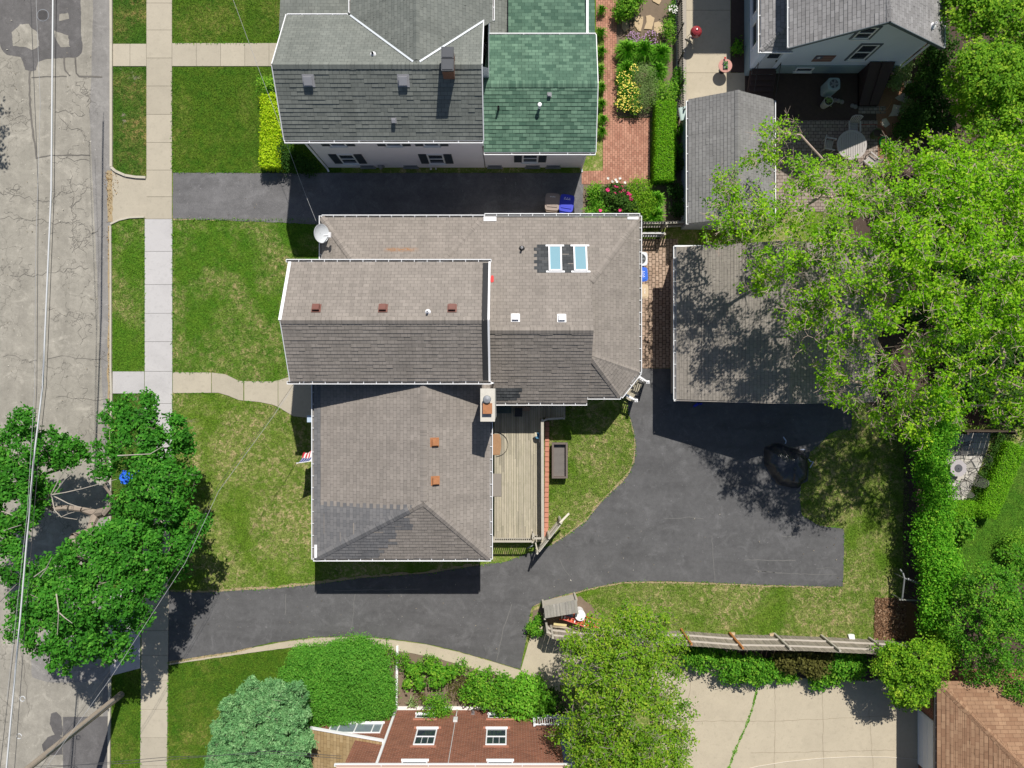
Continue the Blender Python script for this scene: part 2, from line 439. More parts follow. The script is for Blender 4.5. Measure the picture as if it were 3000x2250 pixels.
# material library
white = basic('white_paint', (.8, .8, .82), .05, 3, .45, .4)
gutm = [basic('gutter_paint', (.78, .79, .81), .09, 5, .45, .4), basic('gutter_silt_shade', (.2, .185, .17), .5, 3, .9, .1)]  # second: trough bottom, debris colour with the shade inside painted in
siding_white = siding('white_siding', (.84, .8, .86))
siding_grey = siding('grey_siding', (.64, .71, .83))
siding_tan = siding('tan_siding', (.6, .55, .48))
shA = shingle('grey_green_shingles', (.2, .215, .198), (.245, .26, .238), tab=.5)
shAn = shA
shG = shingle('green_shingles', (.07, .14, .1), (.165, .28, .2), w=.36, stain=.12)
def rusty(t, p, c):
    v = mapping(t, p, (1, 1, 1))
    s = node(t, 'ShaderNodeSeparateXYZ'); t.links.new(p, s.inputs[0])
    a = ramp(t, maths(t, 'ABSOLUTE', maths(t, 'SUBTRACT', s.outputs[1], 7.21)), [(.0, (1,) * 3), (.16, (0,) * 3)])
    b = ramp(t, maths(t, 'ABSOLUTE', maths(t, 'SUBTRACT', s.outputs[0], -5.95)), [(.55, (1,) * 3), (1.0, (0,) * 3)])
    n = ramp(t, noise(t, mapping(t, p, (2, 9, 1)), 2.0, 4, .7), [(.42, (0,) * 3), (.55, (1,) * 3)])
    f = mix(t, 1, mix(t, 1, a, b, 'MULTIPLY'), n, 'MULTIPLY')
    return mix(t, f, c, (.33, .15, .05))
shB = shingle('taupe_shingles', (.285, .255, .228), (.34, .303, .272), w=.34, stain=.15, patch=rusty)
shBd = shingle('weathered_slate_shingles', (.165, .165, .172), (.215, .21, .212), w=.34, stain=.1)
shBk = shingle('charcoal_shingles', (.06, .065, .07), (.1, .105, .11), w=.34, stain=.1)
shS = shingle('silver_grey_shingles', (.255, .25, .245), (.3, .295, .29), w=.33)
shGar = shingle('weathered_brown_shingles', (.3, .27, .235), (.35, .315, .275), w=.33, stain=.2)
shC = shingle('ash_shingles', (.27, .262, .262), (.37, .36, .362), w=.36, d=.2, stain=.12)
shE = shingle('cinnamon_shingles', (.29, .165, .1), (.4, .25, .155), w=.42, d=.2, stain=.12)
shT = shingle('golden_tan_shingles', (.36, .25, .125), (.47, .345, .19), w=.42, d=.2, stain=.12)
brick_wall = bricks('brick_wall', (.19, .065, .038), (.29, .105, .06), (.4, .3, .24), .29, .1, .009, 'uv', stain=.2)
brick_path = bricks('brick_paving', (.38, .175, .12), (.52, .27, .19), (.15, .09, .06), .24, .14, .01, 'pos', (0, 0, R(90)), .2)
cobble = bricks('cobble_paving', (.37, .26, .19), (.5, .37, .28), (.12, .09, .06), .27, .2, .022, 'pos', (0, 0, R(90)), .25, dist=.07)
flag = bricks('patio_slabs', (.46, .43, .38), (.58, .55, .5), (.2, .18, .16), .5, .38, .015, 'pos', (0, 0, 0), .15)
paver = bricks('patio_pavers', (.28, .225, .19), (.36, .3, .26), (.11, .08, .065), .28, .2, .018, 'pos', (0, 0, 0), .2)
lush = lawn_mat('lush_lawn', (.05, .14, .009), (.11, .19, .016), (.24, .25, .06), .1)
dryl = lawn_mat('patchy_lawn', (.09, .195, .013), (.17, .265, .03), (.52, .42, .22), .205)
midl = lawn_mat('front_lawn', (.06, .175, .011), (.125, .235, .02), (.48, .39, .19), .135)
strip = lawn_mat('verge_lawn', (.035, .11, .01), (.09, .18, .02), (.36, .27, .1), .12, (.36, .31, .24), .02)
bright = lawn_mat('bright_lawn', (.055, .17, .012), (.11, .235, .02), (.17, .22, .05), .06)
soil = basic('bed_soil', (.19, .145, .105), .3, 4, .95, .1, bmp=.6)
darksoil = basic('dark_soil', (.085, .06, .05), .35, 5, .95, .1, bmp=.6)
mulchm = basic('bark_mulch', (.17, .095, .05), .55, 9, .95, .1, bmp=.9)
chipm = basic('wood_chips', (.27, .15, .09), .4, 8, .95, .1, bmp=.8)
road_m = asphalt('old_asphalt', (.275, .257, .222), (1.2, .07, 1), crack=1)
gut_m = asphalt('worn_asphalt', (.225, .215, .205), (1.2, .1, 1))
tar_m = asphalt('tar_patch', (.115, .11, .11), (1, .3, 1), speck=.7)
tar_d = asphalt('crack_sealer', (.1, .095, .095), (1, 1, 1))
drive_m = asphalt('sealed_asphalt', (.096, .095, .097), (.18, 1.3, 1))
drive_a = asphalt('faded_asphalt', (.135, .132, .135), (.15, 1.6, 1), speck=1.0)
conc_b = concrete('beige_concrete', (.435, .39, .31))
conc_w = concrete('new_concrete', (.5, .485, .485), .05)
conc_g = concrete('aged_concrete', (.47, .41, .31), .12)
conc_k = concrete('kerb_concrete', (.5, .46, .38), .14)
stone_m = basic('tan_flagstone', (.5, .38, .24), .12, 3, .85, .2, bmp=.2)
deckm = plank('weathered_deck', (.43, .39, .315), .14, 0)
railm = basic('grey_timber', (.43, .4, .34), .25, 5, .9, .15, stretch=(1, 1, 1))
fencem = plank('stockade_timber', (.31, .275, .235), .1, 0, .35)
roofplank = plank('grey_roof_boards', (.42, .4, .37), .17, 0)
orange_wood = basic('new_cedar', (.42, .18, .06), .2, 5)
darkwood = basic('dark_stained_wood', (.06, .038, .034), .2, 5, .7)
blackmetal = basic('black_metal', (.02, .02, .022), .2, 5, .5, .4)
greymetal = basic('grey_metal', (.33, .34, .36), .1, 5, .4, .5, .5)
darkroofing = basic('black_membrane', (.035, .036, .038), .15, 5, .8, .2)
rustm = basic('rusty_steel', (.38, .17, .08), .45, 5, .8, .2)
brownvent = basic('brown_vent_paint', (.16, .06, .045), .15, 6, .5, .4)
paleblock = basic('chimney_render', (.68, .65, .6), .1, 3, .85, .2)
chimbrick = bricks('chimney_brick', (.22, .09, .055), (.3, .13, .08), (.2, .16, .14), .2, .075, .01, 'uv')
glass = basic('window_glass', (.03, .04, .055), .3, 1.5, .06, .7, fine=False)
skyglass = basic('skylight_glass', (.2, .36, .43), .06, 1.2, .1, .6, fine=False)
shutterm = basic('slate_shutter', (.045, .055, .07), .1, 5, .5)
barkm = basic('grey_bark', (.3, .25, .21), .3, 6, .9, .1, bmp=.5)
barkp = basic('pinkish_twigs', (.4, .31, .26), .3, 6, .9, .1)
barkd = basic('brown_bark', (.15, .12, .09), .3, 6, .9, .1, bmp=.5)
polem = basic('pole_timber', (.33, .28, .23), .25, 4, .9, .1, bmp=.5)
plastic_blue = basic('blue_plastic', (.012, .03, .5), .08, 4, .4, .5)
plastic_sky = basic('bright_blue_plastic', (.012, .12, .62), .08, 4, .4, .5)
plastic_taupe = basic('taupe_plastic', (.3, .235, .2), .08, 4, .5, .4)
plastic_tan = basic('tan_plastic', (.56, .43, .28), .08, 4, .5, .4)
L_elm = leafm('spring_leaves', (.085, .24, .008), (.24, .52, .014), (.5, .68, .05), .42)
L_map = leafm('maple_leaves', (.028, .125, .012), (.058, .25, .022), (.15, .4, .045), .3)
L_rnd = leafm('bright_maple_leaves', (.065, .2, .012), (.18, .38, .02), (.4, .56, .045), .34)
L_yel = leafm('olive_leaves', (.075, .2, .012), (.19, .36, .022), (.4, .48, .05), .33)
L_yew = leafm('yew_needles', (.055, .2, .02), (.115, .34, .035), (.22, .45, .06), .28)
L_jun = leafm('juniper_needles', (.09, .25, .09), (.2, .42, .17), (.36, .58, .28), .28)
L_shr = leafm('shrub_leaves', (.04, .16, .012), (.11, .32, .022), (.3, .5, .05), .32)
L_ivy = leafm('ivy_leaves', (.045, .19, .01), (.13, .4, .02), (.34, .58, .05), .34)
L_gold = leafm('golden_hedge_leaves', (.25, .45, .01), (.5, .68, .02), (.75, .82, .06), .35)
L_trim = leafm('hedge_leaves', (.09, .28, .01), (.18, .44, .016), (.34, .58, .04), .3)
L_lily = leafm('lily_leaves', (.06, .22, .015), (.16, .42, .03), (.32, .55, .07), .32)
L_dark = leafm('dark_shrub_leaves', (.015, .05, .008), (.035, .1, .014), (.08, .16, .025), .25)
L_vari = leafm('pale_leaves', (.15, .24, .07), (.28, .4, .14), (.55, .6, .4), .3)
L_cop = leafm('copper_leaves', (.06, .06, .015), (.12, .12, .03), (.2, .2, .05), .3)
petal_y = basic('yellow_petals', (.88, .7, .12), .15, 9, .6)
petal_p = basic('pink_petals', (.75, .03, .2), .25, 12, .6)
petal_w = basic('white_petals', (.8, .78, .72), .1, 9, .6)
petal_v = basic('lilac_petals', (.42, .25, .42), .2, 9, .7)
exec_parts = []
# ---------------------------------------------------------------- ground, lawns, road, paving
def sheet(name, poly, z, mat, skirt=.0):
    m = MB(); m.prism(poly, z - skirt, z) if skirt else m.face([(x, y, z) for x, y in (poly if sum(poly[i][0] * poly[(i + 1) % len(poly)][1] - poly[(i + 1) % len(poly)][0] * poly[i][1] for i in range(len(poly))) > 0 else poly[::-1])])
    return structure(m.build(name, mat))
def slabs(name, rects, z, mat, gap=.018, depth=.12, var=.06):
    m = MB()
    for q in rects:
        m.ct = random.uniform(-var, var)
        p = G(q); cx = sum(a for a, b in p) / len(p); cy = sum(b for a, b in p) / len(p)
        p = [(a - gap * (1 if a > cx else -1) / 2, b - gap * (1 if b > cy else -1) / 2) for a, b in p]
        m.prism(p, z - depth, z)
    return structure(m.build(name, mat))
sheet('ground', [(-400, -400), (400, -400), (400, 400), (-400, 400)], 0, dryl)
lawns = []     # (polygon, material, tufts per m2)
def lawn(name, px, mat, z=.012, dens=380):
    p = G(px); sheet(name, p, z, mat); lawns.append((p, mat, dens))
lawn('lawn', [(505, -300), (1000, -300), (1000, 127), (800, 127), (505, 127)], lush)
lawn('lawn', [(505, 195), (1000, 195), (1000, 506), (505, 506)], lush)
lawn('verge', [(330, -300), (430, -300), (430, 129), (330, 129)], strip)
lawn('verge', [(330, 195), (430, 195), (430, 520), (369, 514), (330, 494)], strip)
lawn('verge', [(327, 655), (380, 639), (425, 637), (425, 1088), (329, 1088)], midl)
lawn('verge', [(329, 1153), (425, 1153), (420, 1725), (326, 1725)], strip)
lawn('verge', [(326, 1980), (413, 1958), (412, 2500), (322, 2500)], lush)
frontL = [(505, 640), (1000, 640), (1000, 1117), (800, 1117), (720, 1116), (700, 1115), (660, 1096), (620, 1091), (505, 1090)]
lawn('lawn', frontL, midl)
lawn('lawn', [(505, 1152), (640, 1151), (670, 1160), (700, 1172), (760, 1178), (800, 1186), (830, 1200), (860, 1218), (900, 1223), (1000, 1230), (1000, 1690), (930, 1705), (800, 1720), (593, 1733), (497, 1735)], dryl)
lawn('lawn', [(495, 1938), (597, 1921), (687, 1907), (800, 1884), (1000, 1892), (1000, 2500), (492, 2500)], lush)
lawn('lawn', [(2770, 1480), (2880, 1480), (3000, 1270), (3400, 1100), (3400, 1800), (2960, 1690), (2770, 1690)], bright)
back = [(1590, 1190), (1852, 1190), (1849, 1230), (1862, 1302), (1858, 1353), (1844, 1386), (1800, 1433), (1753, 1480), (1717, 1527), (1652, 1574), (1590, 1605)]
lawns.append((G(back), dryl, 380))
lawns.append((G([(2345, 1400), (2380, 1320), (2489, 1255), (2660, 1255), (2660, 1740), (2560, 1750), (2560, 1872), (1700, 1850), (1640, 1760), (1703, 1730), (1825, 1704), (2079, 1706), (2470, 1717), (2472, 1550), (2399, 1539), (2345, 1505)]), dryl, 380))
# street
rp = [(-2300, -1500), (308, -1500), (308, -300), (306, 480), (302, 800), (300, 1200), (304, 1500), (302, 2000), (300, 2600), (300, 3700), (-600, 3700), (-600, -1500)]
sheet('road', G([(-560, -1500), (326, -1500), (326, 3700), (-560, 3700)]), .006, road_m)
sheet('gutter_strip', rough(G([(304, -1500), (325, -1500), (325, 660), (322, 3700), (302, 3700), (303, 1200), (262, 330), (268, 225)]), .5, .02), .010, gut_m)
sheet('road_patch', rough(G([(-30, -60), (0, 130), (5, 145), (20, 160), (62, 168), (75, 205), (92, 210), (106, 205), (112, 182), (132, 174), (205, 168), (225, 169), (240, 155), (243, 135), (237, 100), (238, 60), (235, -60)]), .15, .02), .010, tar_m)
for q in ([(35, 95), (60, 72), (85, 70), (92, 82), (112, 96), (115, 135), (95, 148), (75, 138), (38, 135)],
          [(175, 42), (200, 38), (203, 56), (174, 62)], [(160, 90), (200, 105), (205, 138), (178, 138), (160, 108)]):
    sheet('road_patch', rough(G(q), .12, .02), .014, road_m)
def ribbon(m, px, w, z):
    pts = [Vector((*P(a, b)[:2], 0)) for a, b in px]; out = []
    for i in range(len(pts) - 1):
        n = max(1, int((pts[i + 1] - pts[i]).length / .25))
        out += [pts[i].lerp(pts[i + 1], j / n) + Vector((random.uniform(-.03, .03), random.uniform(-.03, .03), 0)) for j in range(n)]
    out.append(pts[-1]); L, R_ = [], []
    for i, p in enumerate(out):
        d = (out[min(i + 1, len(out) - 1)] - out[max(i - 1, 0)]).normalized(); s_ = Vector((-d.y, d.x, 0)); ww = w * random.uniform(.7, 1.2) / 2
        L.append(p + s_ * ww + Vector((0, 0, z))); R_.append(p - s_ * ww + Vector((0, 0, z)))
    for i in range(len(out) - 1): m.face([R_[i], R_[i + 1], L[i + 1], L[i]])
m = MB()
ribbon(m, [(88, 210), (86, 250), (90, 320), (95, 370), (102, 420), (108, 465)], .12, .018)
ribbon(m, [(92, 228), (140, 224), (196, 224)], .07, .019); ribbon(m, [(187, 168), (192, 205), (205, 222)], .08, .0195)
ribbon(m, [(222, 168), (224, 215), (232, 224), (300, 226)], .09, .0185)
ribbon(m, [(108, 463), (150, 455), (265, 455)], .06, .0192)
def crackline(a, b, w, rec=1):
    a, b = Vector(a), Vector(b); n = 9; pts = [a]; off = 0
    for i in range(1, n):
        off = off * .6 + random.uniform(-9, 9); d = (b - a).normalized(); pts.append(a.lerp(b, i / n) + Vector((-d.y, d.x)) * off)
    pts.append(b); ribbon(m, [tuple(p) for p in pts], w, .0175 + random.random() * .003)
    if rec:
        for _ in range(4):
            q = pts[random.randint(1, n - 1)]; an = random.random() * 6.28; l = random.uniform(15, 60)
            crackline(q, q + Vector((math.cos(an), math.sin(an))) * l, w * .6, 0)
for a, b in (((0, 560), (130, 590)), ((130, 590), (215, 560)), ((0, 640), (120, 642)), ((120, 640), (215, 655)), ((160, 330), (250, 335)), ((170, 335), (255, 400)),
             ((250, 240), (262, 330)), ((225, 240), (255, 300)), ((205, 500), (215, 640)), ((255, 545), (210, 620)), ((215, 620), (222, 745)), ((150, 800), (260, 785)),
             ((30, 805), (150, 800)), ((150, 935), (215, 915)), ((215, 920), (270, 955)), ((10, 1045), (110, 1055)), ((140, 1050), (320, 1062)), ((165, 455), (260, 470)),
             ((0, 565), (60, 545)), ((20, 340), (90, 350)), ((230, 660), (290, 690)), ((235, 920), (235, 1010)), ((165, 1165), (310, 1168)), ((60, 1900), (80, 2100)), ((200, 690), (270, 720)), ((210, 740), (300, 655)), ((0, 2040), (60, 2120))):
    crackline(a, b, .02)
structure(m.build('road_cracks', asphalt('dusty_crack', (.14, .13, .118), (1, 1, 1))))
sheet('road_patch', rough(G([(185, 2100), (318, 2098), (316, 2500), (184, 2500)]), .4, .015), .012, tar_m)
sheet('road_patch', rough(G([(150, 2090), (165, 2085), (180, 2100), (184, 2140), (182, 2155), (160, 2152), (146, 2120)]), .12, .02), .016, tar_d)
sheet('road_patch', rough(G([(140, 2160), (165, 2150), (184, 2160), (184, 2210), (150, 2213), (126, 2200), (124, 2180)]), .12, .02), .0165, tar_d)
sheet('road_patch', rough(G([(95, 1985), (150, 2000), (300, 1998), (315, 1960), (320, 1700), (200, 1700), (90, 1930)]), .2, .03), .011, gut_m)
m = MB(); m.lathe((*P(126, 45)[:2], .004), [(.36, 0), (.36, .012)], 24); mh = m.build('manhole_cover', greymetal)
for i in range(7):
    pass
m = MB(); m.lathe((*P(126, 45)[:2], .0), [(.32, .0), (.32, .02), (.29, .022), (.29, .019), (0, .019)], 24)
m.build('rim', tar_d, mh)
m = MB()
for i in range(-4, 5): m.obb((P(126, 45).x + i * .055, P(126, 45).y, .0215), (.012, 0, 0), (0, .24, 0), (0, 0, .0015))
m.build('ribs', blackmetal, mh)
tag(mh, 'round ribbed iron manhole cover in the dark road patch', 'manhole cover')
# kerbs
def kerb(px, w=.14, z=.13, name='kerb'):
    m = MB(); pts = [P(a, b) for a, b in px]
    for i in range(len(pts) - 1):
        d = (pts[i + 1] - pts[i]).normalized() * .006
        m.bar(pts[i] + Vector((0, 0, z / 2 - .03)), pts[i + 1] - d + Vector((0, 0, z / 2 - .03)), w, z + .06)
    return structure(m.build(name, conc_k))
kerb([(327, -1500), (327, -200), (328, 127), (328, 290), (328, 490)]); kerb([(328, 491), (340, 502), (369, 515), (400, 520), (429, 521)])
kerb([(326, 662), (327, 800), (327, 1090), (329, 1155), (326, 1400), (324, 1722)], .1); kerb([(325, 657), (350, 645), (380, 638), (424, 636)], .1, .08)
kerb([(324, 1984), (321, 2300), (316, 2600), (316, 3700)])
# pavements
jy = [-300, -70, 10, 89, 171, 253, 336, 418, 499, 577, 642]
slabs('sidewalk', [[(430, a), (505, a), (505, b), (430, b)] for a, b in zip(jy, jy[1:])], .05, conc_b)
jy = [642, 737, 834, 918, 1001, 1088, 1182, 1275, 1368]
slabs('sidewalk', [[(425, a), (506, a), (506, b), (425, b)] for a, b in zip(jy, jy[1:])], .052, conc_w, var=.02)
jy = [1368, 1470, 1570, 1670, 1775, 1847, 1919, 1992, 2077, 2160, 2242, 2330, 2420]
slabs('sidewalk', [[(421 - (a - 1368) * .011, a), (500 - (a - 1368) * .011, a), (500 - (b - 1368) * .011, b), (421 - (b - 1368) * .011, b)] for a, b in zip(jy, jy[1:])], .051, conc_b)
slabs('front_path', [[(332, 129), (382, 129), (382, 195), (332, 195)], [(382, 129), (430, 129), (430, 195), (382, 195)]] + [[(a, 127), (b, 127), (b, 195), (a, 195)] for a, b in zip([505, 576, 647, 718, 789], [576, 647, 718, 789, 870])], .048, conc_b)
slabs('front_path', [[(331, 1088), (424, 1088), (424, 1153), (331, 1153)]], .049, conc_w)
slabs('front_path', [[(507, 1090), (620, 1091), (620, 1151), (507, 1152)], [(621, 1091), (660, 1096), (700, 1115), (714, 1116), (714, 1174), (700, 1172), (670, 1160), (640, 1151), (621, 1151)],
                     [(716, 1116), (800, 1117), (815, 1114), (815, 1192), (800, 1186), (760, 1178), (716, 1174)]], .046, conc_b, depth=.06, gap=.02)
sheet('front_path', G([(816, 1114), (870, 1098), (1000, 1098), (1000, 1240), (920, 1226), (860, 1219), (830, 1201), (816, 1193)]), .047, conc_b, .06)
sheet('driveway_apron', G([(326, 497), (369, 518), (432, 524), (432, 641), (380, 636), (326, 652)]), .03, conc_b, .06)
sheet('driveway_apron', G([(324, 1727), (412, 1722), (411, 1957), (324, 1980)]), .03, conc_w, .06)
sheet('driveway', rough(G([(507, 507), (800, 507), (1709, 507), (1706, 660), (1000, 660), (507, 640)]), .3, .02), .032, drive_a, .06)
D2 = [(494, 1732), (593, 1736), (700, 1729), (800, 1724), (923, 1711), (1061, 1693), (1256, 1679), (1405, 1655), (1480, 1646), (1560, 1615), (1619, 1595), (1652, 1574), (1688, 1548), (1717, 1527), (1753, 1480),
      (1800, 1433), (1822, 1415), (1844, 1386), (1858, 1353), (1862, 1302), (1856, 1263), (1849, 1230), (1840, 1212), (1840, 1080), (2050, 1080), (2050, 1100), (2497, 1100), (2494, 1250), (2489, 1259),
      (2460, 1259), (2431, 1270), (2402, 1299), (2374, 1324), (2352, 1380), (2345, 1429), (2343, 1462), (2348, 1509), (2399, 1539), (2471, 1548), (2473, 1570), (2471, 1664), (2468, 1717), (2417, 1718),
      (2200, 1712), (2079, 1706), (1934, 1702), (1825, 1704), (1753, 1717), (1703, 1730), (1645, 1744), (1572, 1769), (1558, 1777), (1552, 1802), (1540, 1880), (1524, 1960), (1455, 1939), (1343, 1907),
      (1249, 1885), (1148, 1871), (1039, 1863), (931, 1865), (840, 1876), (800, 1881), (687, 1907), (597, 1921), (494, 1937)]
D2 = G(D2); sheet('driveway', rough(D2, .2, .018), .034, drive_m, .06)
m = MB()
ribbon(m, [(500, 1737), (593, 1740), (700, 1733), (800, 1727), (923, 1714), (1061, 1697), (1256, 1683), (1405, 1659)], .42, .021)
ribbon(m, [(1619, 1593), (1652, 1572), (1717, 1525), (1753, 1478), (1800, 1431), (1844, 1384), (1859, 1351), (1863, 1302), (1857, 1263), (1849, 1228)], .16, .0215)
ribbon(m, [(1556, 1775), (1645, 1747), (1703, 1733), (1753, 1720), (1825, 1707), (1934, 1705), (2079, 1709), (2200, 1715), (2417, 1720)], .1, .022)
ribbon(m, [(494, 1941), (597, 1925), (687, 1911), (740, 1900)], .25, .0225); ribbon(m, [(507, 641), (800, 644), (930, 645)], .16, .023); ribbon(m, [(322, 500), (324, 650)], .3, .034); ribbon(m, [(320, 660), (321, 900), (318, 1100), (318, 1250)], .13, .0125)
structure(m.build('dirt_edge', basic('sandy_dirt', (.36, .28, .17), .4, 6, .95, .1, bmp=.6)))
# sealer scuffs and paint traces on the driveway
m = MB()
for px in ([(2205, 1668), (2290, 1680), (2450, 1682)], [(2225, 1673), (2290, 1677)], [(2390, 1664), (2452, 1664)], [(2180, 1640), (2330, 1642)], [(1945, 1520), (2020, 1515), (2060, 1519)], [(980, 1730), (1100, 1727), (1230, 1725)],
           [(1640, 1640), (1656, 1672), (1672, 1690)], [(2085, 1570), (2090, 1640), (2094, 1700)], [(1040, 1740), (1036, 1790), (1030, 1850)], [(1500, 1770), (1475, 1840), (1455, 1935)], [(586, 1755), (642, 1754)], [(838, 1740), (836, 1800)], [(2290, 1570), (2330, 1572)]):
    ribbon(m, px, random.uniform(.02, .05), .0385)
structure(m.build('driveway_scuffs', basic('chalky_scuff', (.15, .147, .142), .3, 9)))
cur = [(494, 1944), (597, 1927), (687, 1913), (750, 1895), (840, 1879), (931, 1868), (1039, 1866), (1148, 1874), (1249, 1888), (1343, 1910), (1455, 1942), (1524, 1963), (1640, 2003), (1640, 2025), (1550, 2000), (1473, 1982), (1383, 1957), (1292, 1931), (1202, 1912), (1112, 1899), (1003, 1893), (880, 1893), (750, 1909), (690, 1918), (600, 1931), (494, 1947)]
sheet('concrete_edging', rough(G(cur), .3, .012), .05, conc_g, .08)
sheet('driveway', rough(G([(1526, 1962), (1562, 1835), (1700, 1835), (2690, 1890), (2690, 2700), (1940, 2700), (1940, 2040), (1640, 2005)]), .4, .01), .03, conc_g, .06)
m = MB()
for px in ([(2270, 1990), (2268, 2260)], [(2408, 2000), (2412, 2260)], [(2545, 2080), (2558, 2260)], [(1990, 2112), (2270, 2112), (2620, 2096)], [(2200, 2205), (2620, 2197)], [(2030, 1960), (2010, 2085)], [(2270, 1950), (2270, 1990)]):
    ribbon(m, px, .022, .0345)
structure(m.build('driveway_joints', basic('joint_dirt', (.27, .22, .16), .25)))
# planted and bare beds
sheet('garden_bed', rough(G([(1003, 1890), (1112, 1896), (1202, 1909), (1292, 1928), (1383, 1954), (1473, 1979), (1640, 2012), (1700, 2100), (1000, 2110)]), .25, .03), .02, soil)
sheet('garden_bed', rough(G([(1795, -200), (1990, -200), (1990, 345), (1903, 345), (1806, 340), (1806, 0)]), .3, .03), .02, soil)
sheet('garden_bed', rough(G([(1704, 540), (1930, 540), (1990, 345), (2012, 345), (2000, 660), (1704, 660)]), .3, .03), .019, soil)
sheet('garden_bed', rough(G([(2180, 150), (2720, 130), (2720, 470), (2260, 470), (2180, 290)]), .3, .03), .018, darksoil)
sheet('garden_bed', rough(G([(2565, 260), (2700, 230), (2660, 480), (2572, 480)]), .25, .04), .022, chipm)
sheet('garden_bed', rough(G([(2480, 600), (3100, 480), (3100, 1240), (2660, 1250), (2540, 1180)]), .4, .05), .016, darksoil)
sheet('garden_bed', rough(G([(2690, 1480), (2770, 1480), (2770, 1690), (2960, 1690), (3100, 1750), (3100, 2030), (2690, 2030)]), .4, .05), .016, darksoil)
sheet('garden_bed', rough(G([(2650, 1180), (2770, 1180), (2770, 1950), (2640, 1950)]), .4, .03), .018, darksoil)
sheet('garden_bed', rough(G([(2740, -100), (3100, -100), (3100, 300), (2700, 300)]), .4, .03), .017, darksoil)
sheet('garden_bed', rough(G([(1990, 1912), (2690, 1895), (2690, 1965), (2540, 1995), (2250, 1985), (2060, 1935)]), .25, .05), .036, darksoil)
sheet('garden_bed', G([(2141, -200), (2188, -200), (2188, 213), (2141, 213)]), .0225, darksoil)
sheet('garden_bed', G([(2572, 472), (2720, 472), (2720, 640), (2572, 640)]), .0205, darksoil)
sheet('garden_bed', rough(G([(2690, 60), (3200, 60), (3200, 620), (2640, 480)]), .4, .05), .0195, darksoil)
sheet('mulch_bed', rough(G([(2565, 1752), (2648, 1756), (2690, 1780), (2690, 1890), (2562, 1872)]), .2, .05), .02, mulchm)
sheet('mulch_bed', rough(G([(1560, 1790), (1600, 1770), (1700, 1745), (1760, 1800), (1740, 1845), (1560, 1850)]), .2, .05), .021, soil)
sheet('gravel_strip', rough(G([(1976, -100), (2012, -100), (2012, 345), (1982, 345)]), .3, .03), .0245, basic('pale_gravel', (.4, .36, .31), .35, 14, .9, bmp=.8))
# brick and stone paving
sheet('brick_path', G([(1746, -300), (1806, -300), (1806, 346), (1904, 346), (1904, 540), (1704, 540), (1704, 502), (1766, 500), (1766, 330), (1770, 120), (1746, 80)]), .04, brick_path, .06)
sheet('brick_path', G([(1845, 700), (1985, 700), (1985, 1079), (1845, 1079)]), .036, cobble, .06)
sheet('patio', G([(2260, 353), (2570, 353), (2570, 620), (2260, 620)]), .038, paver, .06)
sheet('patio', G([(2514, 312), (2594, 312), (2594, 333), (2514, 333)]), .039, paver, .06)
sheet('patio', G([(2768, 1264), (2902, 1264), (2894, 1312), (2826, 1472), (2768, 1472)]), .04, flag, .06)
slabs('patio', [[(2010, -200), (2140, -200), (2140, 31), (2010, 31)], [(2010, 31), (2140, 31), (2140, 214), (2010, 214)], [(2010, 214), (2182, 214), (2182, 420), (2010, 420)]], .036, conc_g)
# ---------------------------------------------------------------- house builders
def gable_walls(m, axis, a0, a1, b0, b1, z, br, zr):
    """pentagonal solid; ridge runs along axis ('x' or 'y') between a0 and a1"""
    pr = [(b0, 0), (b1, 0), (b1, z), (br, zr), (b0, z)]
    f = (lambda a, b, h: (a, b, h)) if axis == 'x' else (lambda a, b, h: (b, a, h))
    for a, rv in ((a0, 0), (a1, 1)):
        q = [f(a, b, h) for b, h in pr]
        if (axis == 'x') ^ (rv == 1): q = q[::-1]
        m.face(q, [(b, h) for b, h in (pr[::-1] if (axis == 'x') ^ (rv == 1) else pr)])
    for i, j in ((1, 2), (4, 0)):
        (p, h0), (q, h1) = pr[i], pr[j]
        fc = [f(a0, p, h0), f(a1, p, h0), f(a1, q, h1), f(a0, q, h1)]; uv = [(a0, h0), (a1, h0), (a1, h1), (a0, h1)]
        if (axis == 'y'): fc = fc[::-1]; uv = uv[::-1]
        m.face(fc, uv)
def win(parent, c, wdir, w, h, out, frame=white, shutters=0, sash=True, depth=.05, lites=0, gl=None, name='window'):
    """double-hung window on a wall: c = middle of the opening on the wall face"""
    c = Vector(c); u = Vector((*wdir, 0)).normalized(); o = Vector((*out, 0)).normalized(); z = Vector((0, 0, 1)); m = MB(); fw = .07
    for s in (-1, 1): m.obb(c + u * s * (w / 2 - fw / 2) + o * depth / 2, u * fw / 2, o * depth / 2, z * h / 2)
    for s in (-1, 1): m.obb(c + z * s * (h / 2 - fw / 2) + o * depth / 2, u * (w / 2 - fw), o * depth / 2, z * fw / 2)
    if sash: m.obb(c + o * depth / 2, u * (w / 2 - fw), o * (depth / 2 - .006), z * .035)
    m.obb(c - z * (h / 2 + .03) + o * (depth / 2 + .03), u * (w / 2 + .05), o * (depth / 2 + .03), z * .028)
    for i in range(lites):
        m.obb(c + u * ((i + 1) / (lites + 1) - .5) * (w - 2 * fw) + z * h / 4 + o * .016, u * .012, o * .012, z * (h / 4 - fw / 2 - .02))
    f = m.build(name, frame, parent)
    g = MB(); g.obb(c + o * .006, u * (w / 2 - fw), o * .006, z * (h / 2 - fw)); g.build('pane', gl or glass, f)
    if shutters:
        for s in (-1, 1):
            q = MB(); sc_ = c + u * s * (w / 2 + shutters / 2 + .03)
            q.obb(sc_ + o * .02, u * shutters / 2, o * .02, z * h / 2)
            for i in range(9): q.obb(sc_ + o * .045 + z * ((i + .5) / 9 - .5) * h * .92, u * shutters * .38, o * .006, z * h * .03)
            q.build('shutter', shutterm, parent)
    return f
